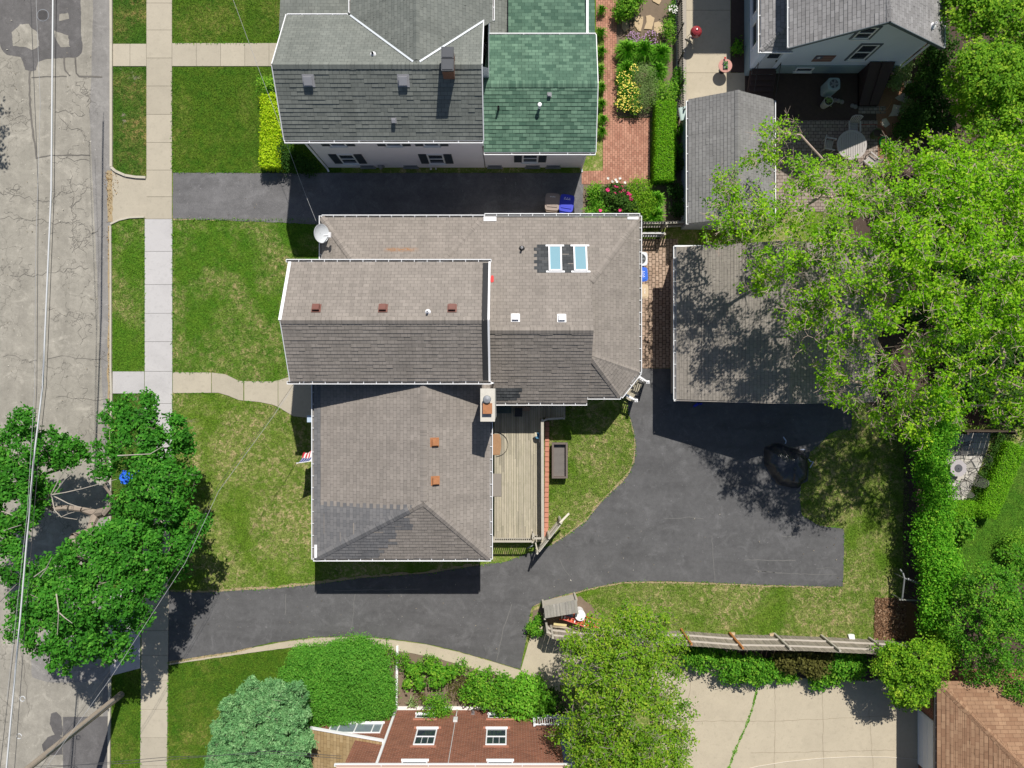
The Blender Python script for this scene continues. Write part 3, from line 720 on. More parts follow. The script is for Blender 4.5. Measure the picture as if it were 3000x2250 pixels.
def boxvent(parent, px, py, zf, s, mat, name='roof_vent', n=None, tilt=(0, 0)):
    """low square roof vent sitting on a slope (tilt = fall of the slope in x and y)"""
    p = onplane(px, py, zf, .12); base = p.copy(); base.z = zf(p.x, p.y)
    u = Vector((1, 0, tilt[0])).normalized(); v = Vector((0, 1, tilt[1])).normalized(); z = u.cross(v).normalized()
    m = MB(); m.obb(base + z * .026, u * s * .68, v * s * .68, z * .006)
    m.obb(base + z * .07, u * s * .38, v * s * .38, z * .05)
    m.obb(base + z * .14, u * s * .5, v * s * .5, z * .035); m.obb(base + z * .18, u * s * .44, v * s * .44, z * .012)
    return m.build(name, mat, parent)
def pipe(parent, px, py, zf, r, h, mat, name='vent_pipe', capm=None, flash=None):
    p = onplane(px, py, zf, h * .8); z0 = zf(p.x, p.y); m = MB()
    m.lathe((p.x, p.y, z0 - .05), [(r, 0), (r, h + .05), (r * .8, h + .05), (r * .8, h - .1), (0, h - .1)], 12)
    o = m.build(name, mat, parent)
    if flash:
        m = MB(); m.lathe((p.x, p.y, z0 + .02), [(r * 3, 0), (r * 2.6, .02), (r * 1.1, .1)], 10); m.build('flashing', flash, o)
    if capm: m = MB(); m.lathe((p.x, p.y, z0 + h), [(r * 1.6, .02), (r * 1.5, .08), (0, .1)], 12); m.build('cap', capm, o)
    return o
def downspout(parent, pts, mat=None, r=.045):
    m = MB(); pts = [Vector(p) for p in pts]
    for a, b in zip(pts, pts[1:]): m.bar(a, b, r * 2.1, r * 1.6, (0, 1, .01) if abs((b - a).normalized().z) > .9 else (0, 0, 1))
    return m.build('downspout', mat or gutm[0], parent)

# ---- white house with green-roofed wing (top of the picture)
A = thing('white_house', 'white sided two storey house with slate shutters, grey main roof and green shingled rear wing', 'house', (-6, 15.4, 0))
m = MB(); gable_walls(m, 'x', -10.75, -1.6, 12.68, 17.6, 6.0, 15.14, 7.75)
gable_walls(m, 'y', 16, 27, -7.9, -1.2, 5.65, -4.54, 7.65); m.build('wall', siding_white, A)
m = MB(); gable_walls(m, 'x', -1.55, 4.1, 12.684, 18.3, 3.55, 15.6, 4.5); m.box(-.1, 4.2, 18.35, 27, 0, 2.85); m.build('wing_wall', siding_white, A)
m = MB(); m.box(-1.4, -.15, 18.4, 22, 0, 2.55); m.build('porch_wall', siding_white, A)
m = MB()
zS = lambda x, y: 6.1 + (y - 12.2) * .619
zN = lambda x, y: 7.92 - (y - 15.14) * .619
roof_face(m, [(-11.38, 12.2, 6.1), (-1.44, 12.2, 6.1), (-1.44, 15.14, 7.92), (-11.38, 15.14, 7.92)])
roof_face(m, [(-1.44, 18.6, 5.778), (-11.38, 18.6, 5.778), (-11.38, 15.14, 7.92), (-1.44, 15.14, 7.92)])
caps(m, (-11.38, 15.14, 7.92), (-1.44, 15.14, 7.92), .34, .62, .62)
roof_face(m, [(-8.15, 27, 5.78), (-8.15, 18.55, 5.78), (-4.54, 15.2, 7.9), (-4.54, 27, 7.9)])
roof_face(m, [(-.98, 18.3, 5.78), (-.98, 27, 5.78), (-4.54, 27, 7.9), (-4.54, 15.2, 7.9)])
caps(m, (-4.54, 27, 7.9), (-4.54, 15.4, 7.9), .3, .58, .58)
roof_face(m, [(-8.7, 26, 2.7), (-12.5, 26, 2.7), (-12.5, 18.95, 3.5), (-8.7, 18.95, 3.5)])
m.build('roof', shA, A)
m = MB(); m.box(-12.3, -8.9, 19.0, 25.8, 0, 2.55); m.build('porch_wall', siding_white, A)
m = MB()     # valley metal either side of the cross gable
m.bar(Vector((-8.15, 18.57, 5.86)), Vector((-4.7, 15.32, 7.87)), .09, .012); m.bar(Vector((-1.43, 18.15, 6.12)), Vector((-4.39, 15.32, 7.87)), .09, .012)
m.build('valley_flashing', basic('zinc_flashing', (.6, .64, .68), .1, 4, .5, .4), A, each=True)
m = MB(); gutter(m, (-11.38, 12.2, 6.08), (-1.44, 12.2, 6.08), (0, -1), sp=1.2); gutter(m, (-8.3, 18.6, 5.75), (-11.36, 18.6, 5.75), (0, 1), .1); gutter(m, (-8.15, 27, 5.76), (-8.15, 18.75, 5.76), (-1, 0), .1); gutter(m, (-.98, 18.35, 5.76), (-.98, 27, 5.76), (1, 0), .1)
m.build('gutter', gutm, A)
m = MB()     # bargeboards
for x in (-11.4, -1.42):
    m.bar((x, 12.2, 6.03), (x, 15.14, 7.85), .045, .2); m.bar((x, 15.14, 7.85), (x, 18.6, 5.71), .045, .2)
m.box(-1.6, -1.5, 12.66, 12.8, 3.8, 5.9); m.build('rake_board', white, A, each=True)
downspout(A, [(-11.1, 12.2, 5.98), (-10.8, 12.58, 5.6), (-10.8, 12.6, .15), (-10.72, 12.42, .05)])
zg1 = lambda x, y: 3.72 + (y - 12.38) * .277; zg2 = lambda x, y: 4.62 - (y - 15.63) * .277
m = MB()
roof_face(m, [(-1.5, 12.38, 3.72), (4.46, 12.38, 3.72), (4.46, 15.63, 4.62), (-1.5, 15.63, 4.62)])
roof_face(m, [(4.46, 18.6, 3.797), (-1.3, 18.6, 3.797), (-1.5, 15.63, 4.62), (4.46, 15.63, 4.62)])
caps(m, (-1.45, 15.63, 4.62), (4.46, 15.63, 4.62), .36, .277, .277, .03, .16)
roof_face(m, [(4.5, 27, 2.6), (-.2, 27, 2.6), (-.2, 18.66, 3.1), (4.5, 18.66, 3.1)])
m.build('wing_roof', shG, A)
m = MB(); gutter(m, (-1.5, 12.38, 3.7), (4.46, 12.38, 3.7), (0, -1), sp=1.2); gutter(m, (4.46, 18.6, 3.77), (-1.3, 18.6, 3.77), (0, 1), .1, .09, 1.5); m.box(4.02, 4.14, 18.75, 27, 2.6, 3.2); m.build('wing_gutter', gutm, A)
m = MB(); m.bar((4.485, 12.38, 3.66), (4.485, 15.63, 4.56), .04, .16); m.bar((4.485, 15.63, 4.56), (4.485, 18.6, 3.74), .04, .16); m.build('rake_board', white, A, each=True)
m = MB(); roof_face(m, [(-.2, 18.7, 2.6), (-.2, 22, 2.6), (-1.4, 22, 2.9), (-1.4, 18.7, 2.9)]); m.build('porch_roof', shA, A)
downspout(A, [(4.2, 12.3, 3.6), (4.06, 12.6, 3.4), (4.06, 12.6, .15), (4.1, 12.4, .06)])
o = (0, -1)
win(A, (-9.23, 12.68, 1.65), (1, 0), .9, 1.6, o, shutters=.44); win(A, (-4.27, 12.68, 1.65), (1, 0), .9, 1.6, o, shutters=.44)
win(A, (1.02, 12.684, 1.75), (1, 0), .88, 1.35, o, shutters=.44)
for x in (-9.2, -6.25, -4.25): win(A, (x, 12.68, 4.6), (1, 0), .85, 1.5, o, shutters=.42)
for x in (-8.4, -5.9, -1.0, 1.2, 2.4): win(A, (x, 12.682, .3), (1, 0), .8, .3, o, frame=greymetal, sash=False, name='basement_window')
m = MB(); m.lathe((-7.6, 12.55, .35), [(.09, 0), (.11, .1), (.11, .25), (.06, .32)], 12); m.box(-7.78, -7.42, 12.6, 12.68, .2, .5); m.build('gas_meter', greymetal, A)
m = MB(); m.tube([(-4.75, 12.6, .02), (-4.75, 12.6, .5), (-4.75, 12.66, .6)], .07, 8); m.tube([(-4.45, 12.6, .02), (-4.45, 12.6, .75), (-4.45, 12.66, .85)], .05, 8); m.build('vent_pipe', white, A)
ch = MB(); ch.obb((-3.0, 15.1, 7.8), (.27, 0, 0), (0, .5, 0), (0, 0, .75)); co_ = ch.build('chimney', chimbrick, A)
ch = MB()
for y in (14.83, 15.4): ch.obb((-3.0, y, 8.56), (.29, 0, 0), (0, .27, 0), (0, 0, .06)); ch.obb((-3.0, y, 8.63), (.24, 0, 0), (0, .22, 0), (0, 0, .02))
ch.build('chimney_cap', basic('slate_cap', (.085, .09, .1), .1), co_)
vm = basic('lead_grey_vent', (.33, .33, .35), .12, 6, .5, .4)
for x, y in ((902, 233), (1181, 233)): boxvent(A, x, y, zS, .42, vm, tilt=(0, .62))
boxvent(A, 1153, 350, zS, .19, vm, tilt=(0, .62))
pipe(A, 1091, 155, zN, .05, .22, darkroofing, flash=white)
pipe(A, 1460, 314, zg1, .06, .42, darkroofing); pipe(A, 1581, 309, zg1, .07, .4, white, capm=white); boxvent(A, 1610, 275, zg1, .17, vm, tilt=(0, .277))

# ---- main house, in the middle
B = thing('taupe_roofed_house', 'large house of several taupe shingled roofs with white gutters in the middle of the block', 'house', (-2, 1, 0))
m = MB(); gable_walls(m, 'x', -10.95, -1.45, .35, 6.0, 5.35, 3.1, 6.85); m.build('upper_wall', siding_tan, B)
m = MB(); m.prism([(-10.1, 8.8), (6.6, 8.8), (6.6, .9), (5.7, -.35), (4.0, -.352), (4.0, -.75), (-1.5, -.75), (-1.5, 5.9), (-10.1, 5.9)], 0, 2.72)
m.face([(4.2, 5.4, 4.1), (4.2, 1.3, 4.1), (4.2, 2.75, 5.1)][::-1]); m.face([(4.2, 5.4, 4.1), (4.2, 1.3, 4.1), (4.2, 2.75, 5.1)]); m.build('rear_wall', siding_tan, B)
m = MB(); m.box(-10.2, -1.5, -9.0, .3, 0, 3.68); m.build('front_wing_wall', siding_tan, B)
# upper roof
zu1 = lambda x, y: 5.5 + (y - .14) * .5236; zu2 = lambda x, y: 7.05 - (y - 3.1) * .5
m = MB()
roof_face(m, [(-11.27, .14, 5.5), (-1.18, .14, 5.5), (-1.18, 3.1, 7.05), (-11.27, 3.1, 7.05)])
roof_face(m, [(-1.18, 6.2, 5.5), (-11.27, 6.2, 5.5), (-11.27, 3.1, 7.05), (-1.18, 3.1, 7.05)])
caps(m, (-11.27, 3.1, 7.05), (-1.2, 3.1, 7.05), .34, .5, .52)
m.build('upper_roof', shB, B)
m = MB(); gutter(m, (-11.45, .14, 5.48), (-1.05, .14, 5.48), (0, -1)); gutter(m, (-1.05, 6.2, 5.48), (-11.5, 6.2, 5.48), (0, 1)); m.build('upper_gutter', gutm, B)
m = MB(); m.bar((-11.29, 3.1, 7.06), (-11.29, 6.2, 5.5), .15, .09); m.bar((-11.29, .14, 5.46), (-11.29, 3.1, 7.0), .04, .14)
m.bar((-1.14, .14, 5.5), (-1.14, 3.1, 7.06), .1, .1); m.bar((-1.14, 3.1, 7.06), (-1.14, 6.2, 5.5), .1, .1); m.build('rake_board', white, B, each=True)
m = MB()
for a, b in (((.2, zu1(0, .2)), (3.1, 7.05)), ((3.1, 7.05), (6.15, zu2(0, 6.15)))):
    m.bar((-1.33, a[0], a[1] + .045), (-1.33, b[0], b[1] + .045), .29, .006)
m.build('roofing_felt_strip', darkroofing, B, each=True)
# rear roof
zr1 = lambda x, y: 2.8 + .369 * (9.1 - y); zr2 = lambda x, y: 2.8 + .6215 * (y + 1.02); ze = lambda x, y: 2.8 + (6.95 - x) * .4946
m = MB(); ht = 4.165
roof_face(m, [(-1.2, 9.1, 2.8), (-10.4, 9.1, 2.8), (-8.2, 6.2, zr1(0, 6.2)), (-1.2, 6.2, zr1(0, 6.2))])
roof_face(m, [(-10.4, 9.1, 2.8), (-10.4, 6.2, 2.8), (-8.2, 6.2, zr1(0, 6.2))])
roof_face(m, [(6.95, 9.1, 2.8), (-1.2, 9.1, 2.8), (-1.2, 2.75, 5.143), (4.19, 2.75, 5.143), (4.19, 5.4, 4.165)])
roof_face(m, [(-1.2, -1.02, 2.8), (4.1, -1.02, 2.8), (4.19, 1.2, 4.18), (4.19, 2.75, 5.143), (-1.2, 2.75, 5.143)])
roof_face(m, [(6.95, .65, 2.8), (6.95, 9.1, 2.8), (4.19, 5.4, ht), (4.19, 1.45, ht)])
roof_face(m, [(5.93, -.69, 2.8), (6.95, .65, 2.8), (4.19, 1.42, ht)])
roof_face(m, [(4.1, -.69, 2.8), (5.93, -.69, 2.8), (4.19, 1.42, ht)])
caps(m, (-1.15, 2.75, 5.143), (4.19, 2.75, 5.143), .34, .369, .62)
caps(m, (6.95, 9.1, 2.8), (4.19, 5.4, ht), .32, .3, .3); caps(m, (6.95, .65, 2.8), (4.19, 1.5, ht), .34, .35, .35); caps(m, (5.93, -.69, 2.8), (4.19, 1.4, ht), .34, .4, .4)
caps(m, (-10.4, 9.1, 2.8), (-8.2, 6.22, zr1(0, 6.2)), .34, .3, .3); caps(m, (-1.6, 9.0, 2.84), (-3.9, 6.22, zr1(0, 6.2)), .34, .3, .3, .05)
m.build('rear_roof', shB, B)
m = MB()
for a, b, o in (((-1.5, 9.1), (-10.4, 9.1), (0, 1)), ((7.0, 9.18), (-1.5, 9.18), (0, 1)), ((-10.4, 9.2), (-10.4, 6.35), (-1, 0)), ((6.95, .62), (6.95, 9.2), (1, 0)), ((5.93, -.69), (6.97, .65), (1.34, -1.02)), ((4.12, -.69), (5.95, -.69), (0, -1)), ((-1.0, -1.02), (4.1, -1.02), (0, -1))):
    gutter(m, (*a, 2.78), (*b, 2.78), o)
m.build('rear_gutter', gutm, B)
m = MB(); m.obb((-1.2, 9.0, 2.9), (.35, 0, 0), (0, .12, 0), (0, 0, .02)); m.obb((6.6, 9.05, 2.87), (.3, 0, 0), (0, .07, 0), (0, 0, .015)); m.build('white_flashing', white, B, each=True)
# front wing roof
zw = lambda x, y: 3.76 + (x + 10.54) * .2641; zws = lambda x, y: 3.76 + (y + 9.3) * .4877; zwe = lambda x, y: 3.76 - (x + 1.18) * .476
m = MB()
fW = [(-10.54, .3, 3.76), (-10.54, -9.3, 3.76), (-4.52, -6.04, 5.35), (-4.52, .3, 5.35)]; fS = [(-10.54, -9.3, 3.76), (-1.18, -9.3, 3.76), (-4.52, -6.04, 5.35)]
roof_face(m, fW); roof_face(m, fS); roof_face(m, [(-1.18, -9.3, 3.76), (-1.18, .3, 3.76), (-4.52, .3, 5.35), (-4.52, -6.04, 5.35)])
caps(m, (-4.52, .3, 5.35), (-4.52, -6.0, 5.35), .34, .48, .26); caps(m, (-1.18, -9.3, 3.76), (-4.45, -6.1, 5.32), .36, .3, .3)
caps(m, (-5.3, -6.47, 5.14), (-4.6, -6.08, 5.33), .36, .25, .4)
m.build('front_wing_roof', shB, B)
m = MB()
jig = [random.uniform(-.07, .07) for _ in range(60)]
roof_face(m, fW, off=.014, ext=(1, lambda i: None if False else -20, lambda i: -6.33 + (.11 if i % 2 else -.11) + jig[i] * .5), thick=0)
m.build('repair_shingles', shBd, B); m = MB()
roof_face(m, fW, off=.012, ext=(1, lambda i: -20, lambda i: 5), thick=0, rows=(0, 1))
m.build('repair_shingles', shBd, B); m = MB()
roof_face(m, fS, off=.014, ext=(0, lambda i: -20, lambda i: -7.2 + [0, .1, .35, .2, .8, 1.05, .75, 1.1, 1.3, 1.25, 1.9, 2.2, 1.9, 2.05, 1.7, 1.9][min(i, 15)] + jig[i] * 2), thick=0)
caps(m, (-10.5, -9.28, 3.77), (-5.3, -6.47, 5.14), .38, .25, .45, .045)
m.build('repair_shingles', shBd, B)
m = MB(); roof_face(m, [(-1.2, -1.02, 2.8), (4.1, -1.02, 2.8), (4.19, 1.2, 4.18), (4.19, 2.75, 5.143), (-1.2, 2.75, 5.143)], off=.016, ext=(0, lambda i: -2, lambda i: .35 - .13 * (i % 2) + .05 * i), thick=0, rows=(1, 2, 3, 4)); m.build('repair_shingles', shBk, B)
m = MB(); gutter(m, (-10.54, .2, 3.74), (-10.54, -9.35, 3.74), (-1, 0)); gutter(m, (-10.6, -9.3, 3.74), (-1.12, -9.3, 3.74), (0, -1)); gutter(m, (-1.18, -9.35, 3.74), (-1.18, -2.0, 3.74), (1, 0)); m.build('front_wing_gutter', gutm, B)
m = MB(); m.obb((-10.44, -8.9, 3.84), (.07, 0, 0), (0, .35, 0), (0, 0, .012)); m.build('white_flashing', white, B, each=True)
# chimney
m = MB(); m.box(-1.53, -.87, -1.82, -.25, 0, 6.55); c_ = m.build('chimney', paleblock, B)
m = MB(); m.box(-1.56, -.84, -1.85, -.22, 6.53, 6.62); m.build('chimney_crown', basic('weathered_crown', (.56, .53, .47), .2, 4), c_)
m = MB(); m.lathe((-1.22, -.75, 6.6), [(.12, 0), (.12, .22), (.2, .26), (.2, .36), (.17, .39), (0, .41)], 18); m.build('flue_cap', greymetal, c_)
m = MB(); m.box(-1.4, -1.0, -1.42, -.98, 6.6, 6.8); m.box(-1.43, -.97, -1.46, -.94, 6.8, 6.86); m.build('rusty_flue', rustm, c_)
# skylights with charcoal flashing shingles
sl = (0, -.369)
m = MB()
pl = [onplane(*q, zr1, .03) for q in ((1566, 798), (1679, 798), (1679, 714), (1566, 714))]
base_face = [Vector((6.95, 9.1, 2.8)), Vector((-1.2, 9.1, 2.8)), Vector((-1.2, 2.75, 5.143)), Vector((4.19, 2.75, 5.143)), Vector((4.19, 5.4, 4.165))]
ylo, yhi = pl[0].y, pl[2].y
rows = tuple(i for i in range(60) if ylo < 9.1 - (i + .5) * .19 * .938 < yhi)
roof_face(m, base_face, off=.016, ext=(0, lambda i: pl[0].x + (.14 if i % 2 else -.02), lambda i: 3.35), thick=0, rows=rows)
m.build('charcoal_shingles', shBk, B)
for x0, x1 in ((1608, 1645), (1682, 1719)):
    a, b = onplane(x0, 795, zr1, .1), onplane(x1, 720, zr1, .1); cx, cy = (a.x + b.x) / 2, (a.y + b.y) / 2
    u = Vector((1, 0, 0)); v = Vector((0, 1, -.369)).normalized(); z = u.cross(v); c = Vector((cx, cy, zr1(cx, cy))); w2 = (b.x - a.x) / 2; l2 = (b.y - a.y) / 2 * 1.06
    m = MB()
    for s in (-1, 1): m.obb(c + u * s * (w2 - .04) + z * .06, u * .04, v * l2, z * .06); m.obb(c + v * s * (l2 - .04) + z * .058, u * (w2 - .08), v * .04, z * .058)
    for s in (-1, 1): m.obb(c + v * s * (l2 + .02) + z * .035, u * (w2 + .14), v * .05, z * .012)
    sk = m.build('skylight', white, B)
    m = MB(); m.obb(c + z * .075, u * (w2 - .08), v * (l2 - .08), z * .012); m.build('pane', skyglass, sk)
pipe(B, 1529, 725, zr1, .055, .42, white, flash=darkroofing)
for x, y in ((1510, 931), (1646, 932)): boxvent(B, x, y, zr1, .34, white, tilt=sl)
for x in (925, 1121, 1324): boxvent(B, x, 903, zu2, .34, brownvent, tilt=(0, -.5))
pipe(B, 1252, 913, zu2, .05, .3, white, flash=white)
for x, y in ((1272, 1296), (1274, 1409)): boxvent(B, x, y, zwe, .35, rustm, tilt=(-.476, 0))
m = MB(); p = onplane(1442, 818, zr1, .03)
q = [p + Vector((math.cos(a) * .1 * random.uniform(.8, 1.3), math.sin(a) * .2 * random.uniform(.8, 1.2), 0)) for a in np.linspace(0, 6.28, 11)[:-1]]
m.face([Vector((w.x, w.y, zr1(w.x, w.y) + .035)) for w in q]); m.build('paint_stain', basic('red_paint', (.6, .05, .05), .2), B)
# front windows, door and porch lamp on the street side, rear and side windows
for y in (-2.6, -7.0): win(B, (-10.2, y, 2.0), (0, 1), 1.6, 1.4, (-1, 0))
win(B, (-10.95, 1.8, 4.2), (0, 1), 1.1, 1.4, (-1, 0)); win(B, (-10.95, 4.6, 4.2), (0, 1), 1.1, 1.4, (-1, 0))
for x in (-8, -4): win(B, (x, -9.0, 2.0), (1, 0), 1.1, 1.4, (0, -1))
for x in (-7, 0, 4): win(B, (x, 8.8, 1.6), (1, 0), 1.0, 1.2, (0, 1))
win(B, (.8, -.75, 1.8), (1, 0), 1.6, 1.2, (0, -1)); win(B, (-1.5, -5, 2.1), (0, 1), 1.6, 1.6, (1, 0))
m = MB(); m.box(-10.99, -10.95, .6, 1.5, .1, 2.2); dr = m.build('door', basic('dark_green_door', (.06, .1, .08), .1), B)
m = MB(); m.lathe((-11.03, .72, 1.1), [(.0, 0), (.04, .03), (0, .06)], 8); m.build('handle', greymetal, dr)
m = MB(); m.box(-11.1, -10.68, -2.07, -1.7, 3.05, 3.15); m.box(-10.75, -10.2, -1.95, -1.85, 2.9, 3.06); m.build('porch_lamp', basic('pale_blue_lamp', (.42, .52, .64), .05), B)
downspout(B, [(-1.0, .05, 5.4), (-1.0, .05, 2.95)]); downspout(B, [(-10.6, .1, 5.4), (-10.95, .3, 5.1), (-10.98, .3, .2)])

# ---- garage under the elm
Ga = thing('garage', 'weathered brown roofed double garage at the head of the black driveway', 'garage', (14.5, 3.3, 0))
gw = lambda x, y: 2.7 + (x - 9.0) * .339
m = MB(); gable_walls(m, 'y', -.55, 7.25, 9.3, 19.7, 2.62, 14.5, 4.4); m.build('wall', siding_tan, Ga)
m = MB(); roof_face(m, [(9.0, 7.5, 2.7), (9.0, -.84, 2.7), (14.48, -.98, 4.56), (14.48, 7.5, 4.56)], d=.15); roof_face(m, [(20.0, -.92, 2.7), (20.0, 7.5, 2.7), (14.48, 7.5, 4.56), (14.48, -.98, 4.56)], d=.15)
caps(m, (14.48, 7.5, 4.56), (14.48, -.98, 4.56), .3, .34, .34); m.build('roof', shGar, Ga)
m = MB(); gutter(m, (9.0, 7.56, 2.68), (9.0, -.86, 2.68), (-1, 0)); m.box(8.9, 11.0, 7.52, 7.6, 2.62, 2.72); m.box(8.87, 10.0, -.94, -.88, 2.6, 2.7); m.build('gutter', gutm, Ga)
m = MB(); m.bar((8.95, -.9, 2.62), (14.48, -1.02, 4.48), .04, .16); m.bar((14.48, -1.02, 4.48), (20.0, -.96, 2.62), .04, .16); m.build('rake_board', basic('weathered_trim', (.3, .27, .24), .2), Ga, each=True)
for x in (11.6, 16.6):
    m = MB(); m.box(x - 1.25, x + 1.25, -.6, -.55, .04, 2.15)
    for i in range(4): m.box(x - 1.2, x + 1.2, -.615, -.6, .1 + i * .51, .52 + i * .51)
    gd = m.build('garage_door', white, Ga); m = MB(); m.box(x - .08, x + .08, -.64, -.615, .6, .64); m.build('handle', blackmetal, gd)
pipe(Ga, 2529, 1128, lambda x, y: 2.7 + (20 - x) * .335, .09, .25, greymetal, capm=greymetal)
# ---- neighbour's shed, top right
Sh = thing('shed', 'long silver grey gabled shed with white side gutters beside the concrete patio', 'shed', (12.05, 12.2, 0))
m = MB(); gable_walls(m, 'y', 9.05, 15.5, 9.9, 14.2, 2.42, 12.05, 3.55); m.build('wall', siding('pale_blue_siding', (.5, .53, .6)), Sh)
m = MB(); roof_face(m, [(9.72, 15.68, 2.5), (9.72, 8.85, 2.5), (12.05, 8.85, 3.72), (12.05, 15.68, 3.72)]); roof_face(m, [(14.4, 8.85, 2.5), (14.4, 15.68, 2.5), (12.05, 15.68, 3.72), (12.05, 8.85, 3.72)])
caps(m, (12.05, 15.68, 3.72), (12.05, 8.85, 3.72), .3, .5, .5); m.build('roof', shS, Sh)
m = MB(); gutter(m, (9.72, 15.6, 2.48), (9.72, 8.8, 2.48), (-1, 0), .13, .09, .95); gutter(m, (14.4, 8.8, 2.48), (14.4, 15.6, 2.48), (1, 0), .13, .09, .95); m.build('gutter', gutm, Sh)
# ---- blue grey house, top right
Hc = thing('blue_grey_house', 'blue grey sided gabled house with ash shingles and dark back steps in the corner', 'house', (18.5, 20, 0))
m = MB(); gable_walls(m, 'y', 18.24, 30, 14.85, 22.2, 4.4, 18.27, 6.85); m.box(13.64, 15.2, 18.1, 30, .9, 3.15); m.build('wall', siding_grey, Hc)
m = MB(); m.box(14.8, 22.25, 18.2, 30, 0, 1.0); m.box(13.6, 15.2, 18.05, 30, 0, .9); m.build('foundation', basic('painted_foundation', (.28, .36, .4), .1), Hc)
m = MB(); roof_face(m, [(14.46, 30, 4.6), (14.46, 17.52, 4.6), (18.27, 17.52, 7.3), (18.27, 30, 7.3)], d=.2); roof_face(m, [(22.5, 17.52, 4.6), (22.5, 30, 4.6), (18.27, 30, 7.3), (18.27, 17.52, 7.3)], d=.2)
caps(m, (18.27, 30, 7.3), (18.27, 17.52, 7.3), .3, .65, .65)
roof_face(m, [(13.45, 30, 3.25), (13.45, 18.0, 3.25), (14.9, 19.3, 3.9), (14.9, 30, 3.9)], d=.2); roof_face(m, [(13.45, 18.0, 3.25), (15.1, 18.0, 3.25), (14.9, 19.3, 3.9)], d=.2)
caps(m, (13.45, 18.0, 3.25), (14.9, 19.3, 3.9), .3, .4, .4); m.build('roof', shC, Hc)
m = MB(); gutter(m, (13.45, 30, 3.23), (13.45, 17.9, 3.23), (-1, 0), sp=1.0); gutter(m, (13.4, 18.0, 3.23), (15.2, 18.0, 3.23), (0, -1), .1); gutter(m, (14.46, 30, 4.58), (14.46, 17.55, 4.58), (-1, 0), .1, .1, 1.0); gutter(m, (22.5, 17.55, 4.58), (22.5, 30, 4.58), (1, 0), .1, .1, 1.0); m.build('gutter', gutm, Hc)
m = MB(); m.bar((14.44, 17.5, 4.51), (18.27, 17.5, 7.22), .04, .17); m.bar((18.27, 17.5, 7.22), (22.52, 17.5, 4.51), .04, .17); m.build('rake_board', basic('slate_trim', (.1, .125, .145), .1), Hc, each=True)
dk = basic('slate_window_trim', (.1, .12, .14), .1)
for c, w, h in (((19.3, 18.24, 2.6), .95, 1.75), ((18.35, 18.24, 4.75), .85, 1.15)):
    f = win(Hc, c, (1, 0), w, h, (0, -1)); m = MB(); c = Vector(c)
    for s in (-1, 1): m.box(c.x + s * (w / 2 + .07) - .06, c.x + s * (w / 2 + .07) + .06, 18.2, 18.238, c.z - h / 2 - .1, c.z + h / 2 + .12)
    m.box(c.x - w / 2 - .005, c.x + w / 2 + .005, 18.2, 18.239, c.z + h / 2 + .004, c.z + h / 2 + .12); m.build('casing', dk, f)
win(Hc, (16.9, 18.2, .55), (1, 0), 1.0, .5, (0, -1), sash=False, name='basement_window')
for y in (19.6, 21.4): win(Hc, (13.64, y, 2.1), (0, 1), 1.3, 1.5, (-1, 0))
m = MB(); m.box(13.95, 14.85, 18.05, 18.098, 1.0, 3.0); dr = m.build('door', basic('pale_door', (.42, .46, .52), .05), Hc); m = MB(); m.box(14.1, 14.7, 18.03, 18.049, 2.3, 2.8); m.build('pane', glass, dr); m = MB(); m.box(14.72, 14.78, 18.0, 18.049, 1.9, 2.05); m.build('handle', blackmetal, dr)
m = MB(); m.box(16.9, 18.0, 18.2, 18.236, 1.5, 2.2); fp = m.build('flag_plaque', basic('rustic_red_boards', (.2, .1, .085), .2), Hc)
m = MB(); [m.box(16.9, 18.0, 18.19, 18.199, 1.56 + i * .2, 1.63 + i * .2) for i in range(3)]; m.build('stripe', basic('rustic_pale_boards', (.3, .2, .17), .2), fp)
m = MB(); m.box(16.9, 17.3, 18.18, 18.189, 1.86, 2.2)
m.build('canton', basic('rustic_blue_boards', (.1, .12, .17), .1), fp)
m = MB(); st = [(17.1 + (.13 if i % 2 == 0 else .055) * math.sin(i * math.pi / 5), 18.175, 2.03 + (.13 if i % 2 == 0 else .055) * math.cos(i * math.pi / 5)) for i in range(10)]; m.face(st); m.build('star', white, fp)
pipe(Hc, 2741, 68, lambda x, y: 4.6 + (22.5 - x) * .638, .06, .35, white, flash=white)
downspout(Hc, [(22.25, 18.1, 4.4), (22.25, 18.1, .1)])
m = MB()        # dark back steps
for i in range(6): m.box(13.75, 15.1, 17.75 - .27 * i, 18.05 - .27 * i, .9 - .15 * i, .95 - .15 * i); m.box(13.8, 15.05, 18.0 - .27 * i, 18.03 - .27 * i, .8 - .15 * i, .9 - .15 * i)
for x in (13.72, 15.13): m.bar((x, 18.0, .8), (x, 16.4, -.1 + .05), .06, .22)
stp = m.build('steps', darkwood, Hc)
m = MB()
for x in (13.8, 15.06): m.tube([(x, 18.0, 1.85), (x, 16.35, 1.0), (x, 16.35, .1)], .02, 6); m.tube([(x, 17.95, .9), (x, 17.95, 1.85)], .02, 6)
m.build('handrail', blackmetal, stp)
m = MB(); m.prism([(20.25, 18.19), (21.65, 18.19), (21.35, 16.25), (20.25, 16.25)], 0, .15)
P4 = [(20.25, 16.25, .2), (21.35, 16.25, .2), (21.65, 18.19, 1.5), (20.25, 18.19, 1.5)]
m.face(P4); m.face([(20.25, 16.25, 0), (20.25, 16.25, .2), (20.25, 18.19, 1.5), (20.25, 18.19, 0)]); m.face([(21.35, 16.25, 0), (21.65, 18.19, 0), (21.65, 18.19, 1.5), (21.35, 16.25, .2)]); m.face([(20.25, 16.25, 0), (21.35, 16.25, 0), (21.35, 16.25, .2), (20.25, 16.25, .2)])
m.obb((20.86, 17.2, .88), (.012, .05, 0), (.06, .97, .65), (0, 0, .012)); m.build('cellar_hatch', darkwood, Hc)
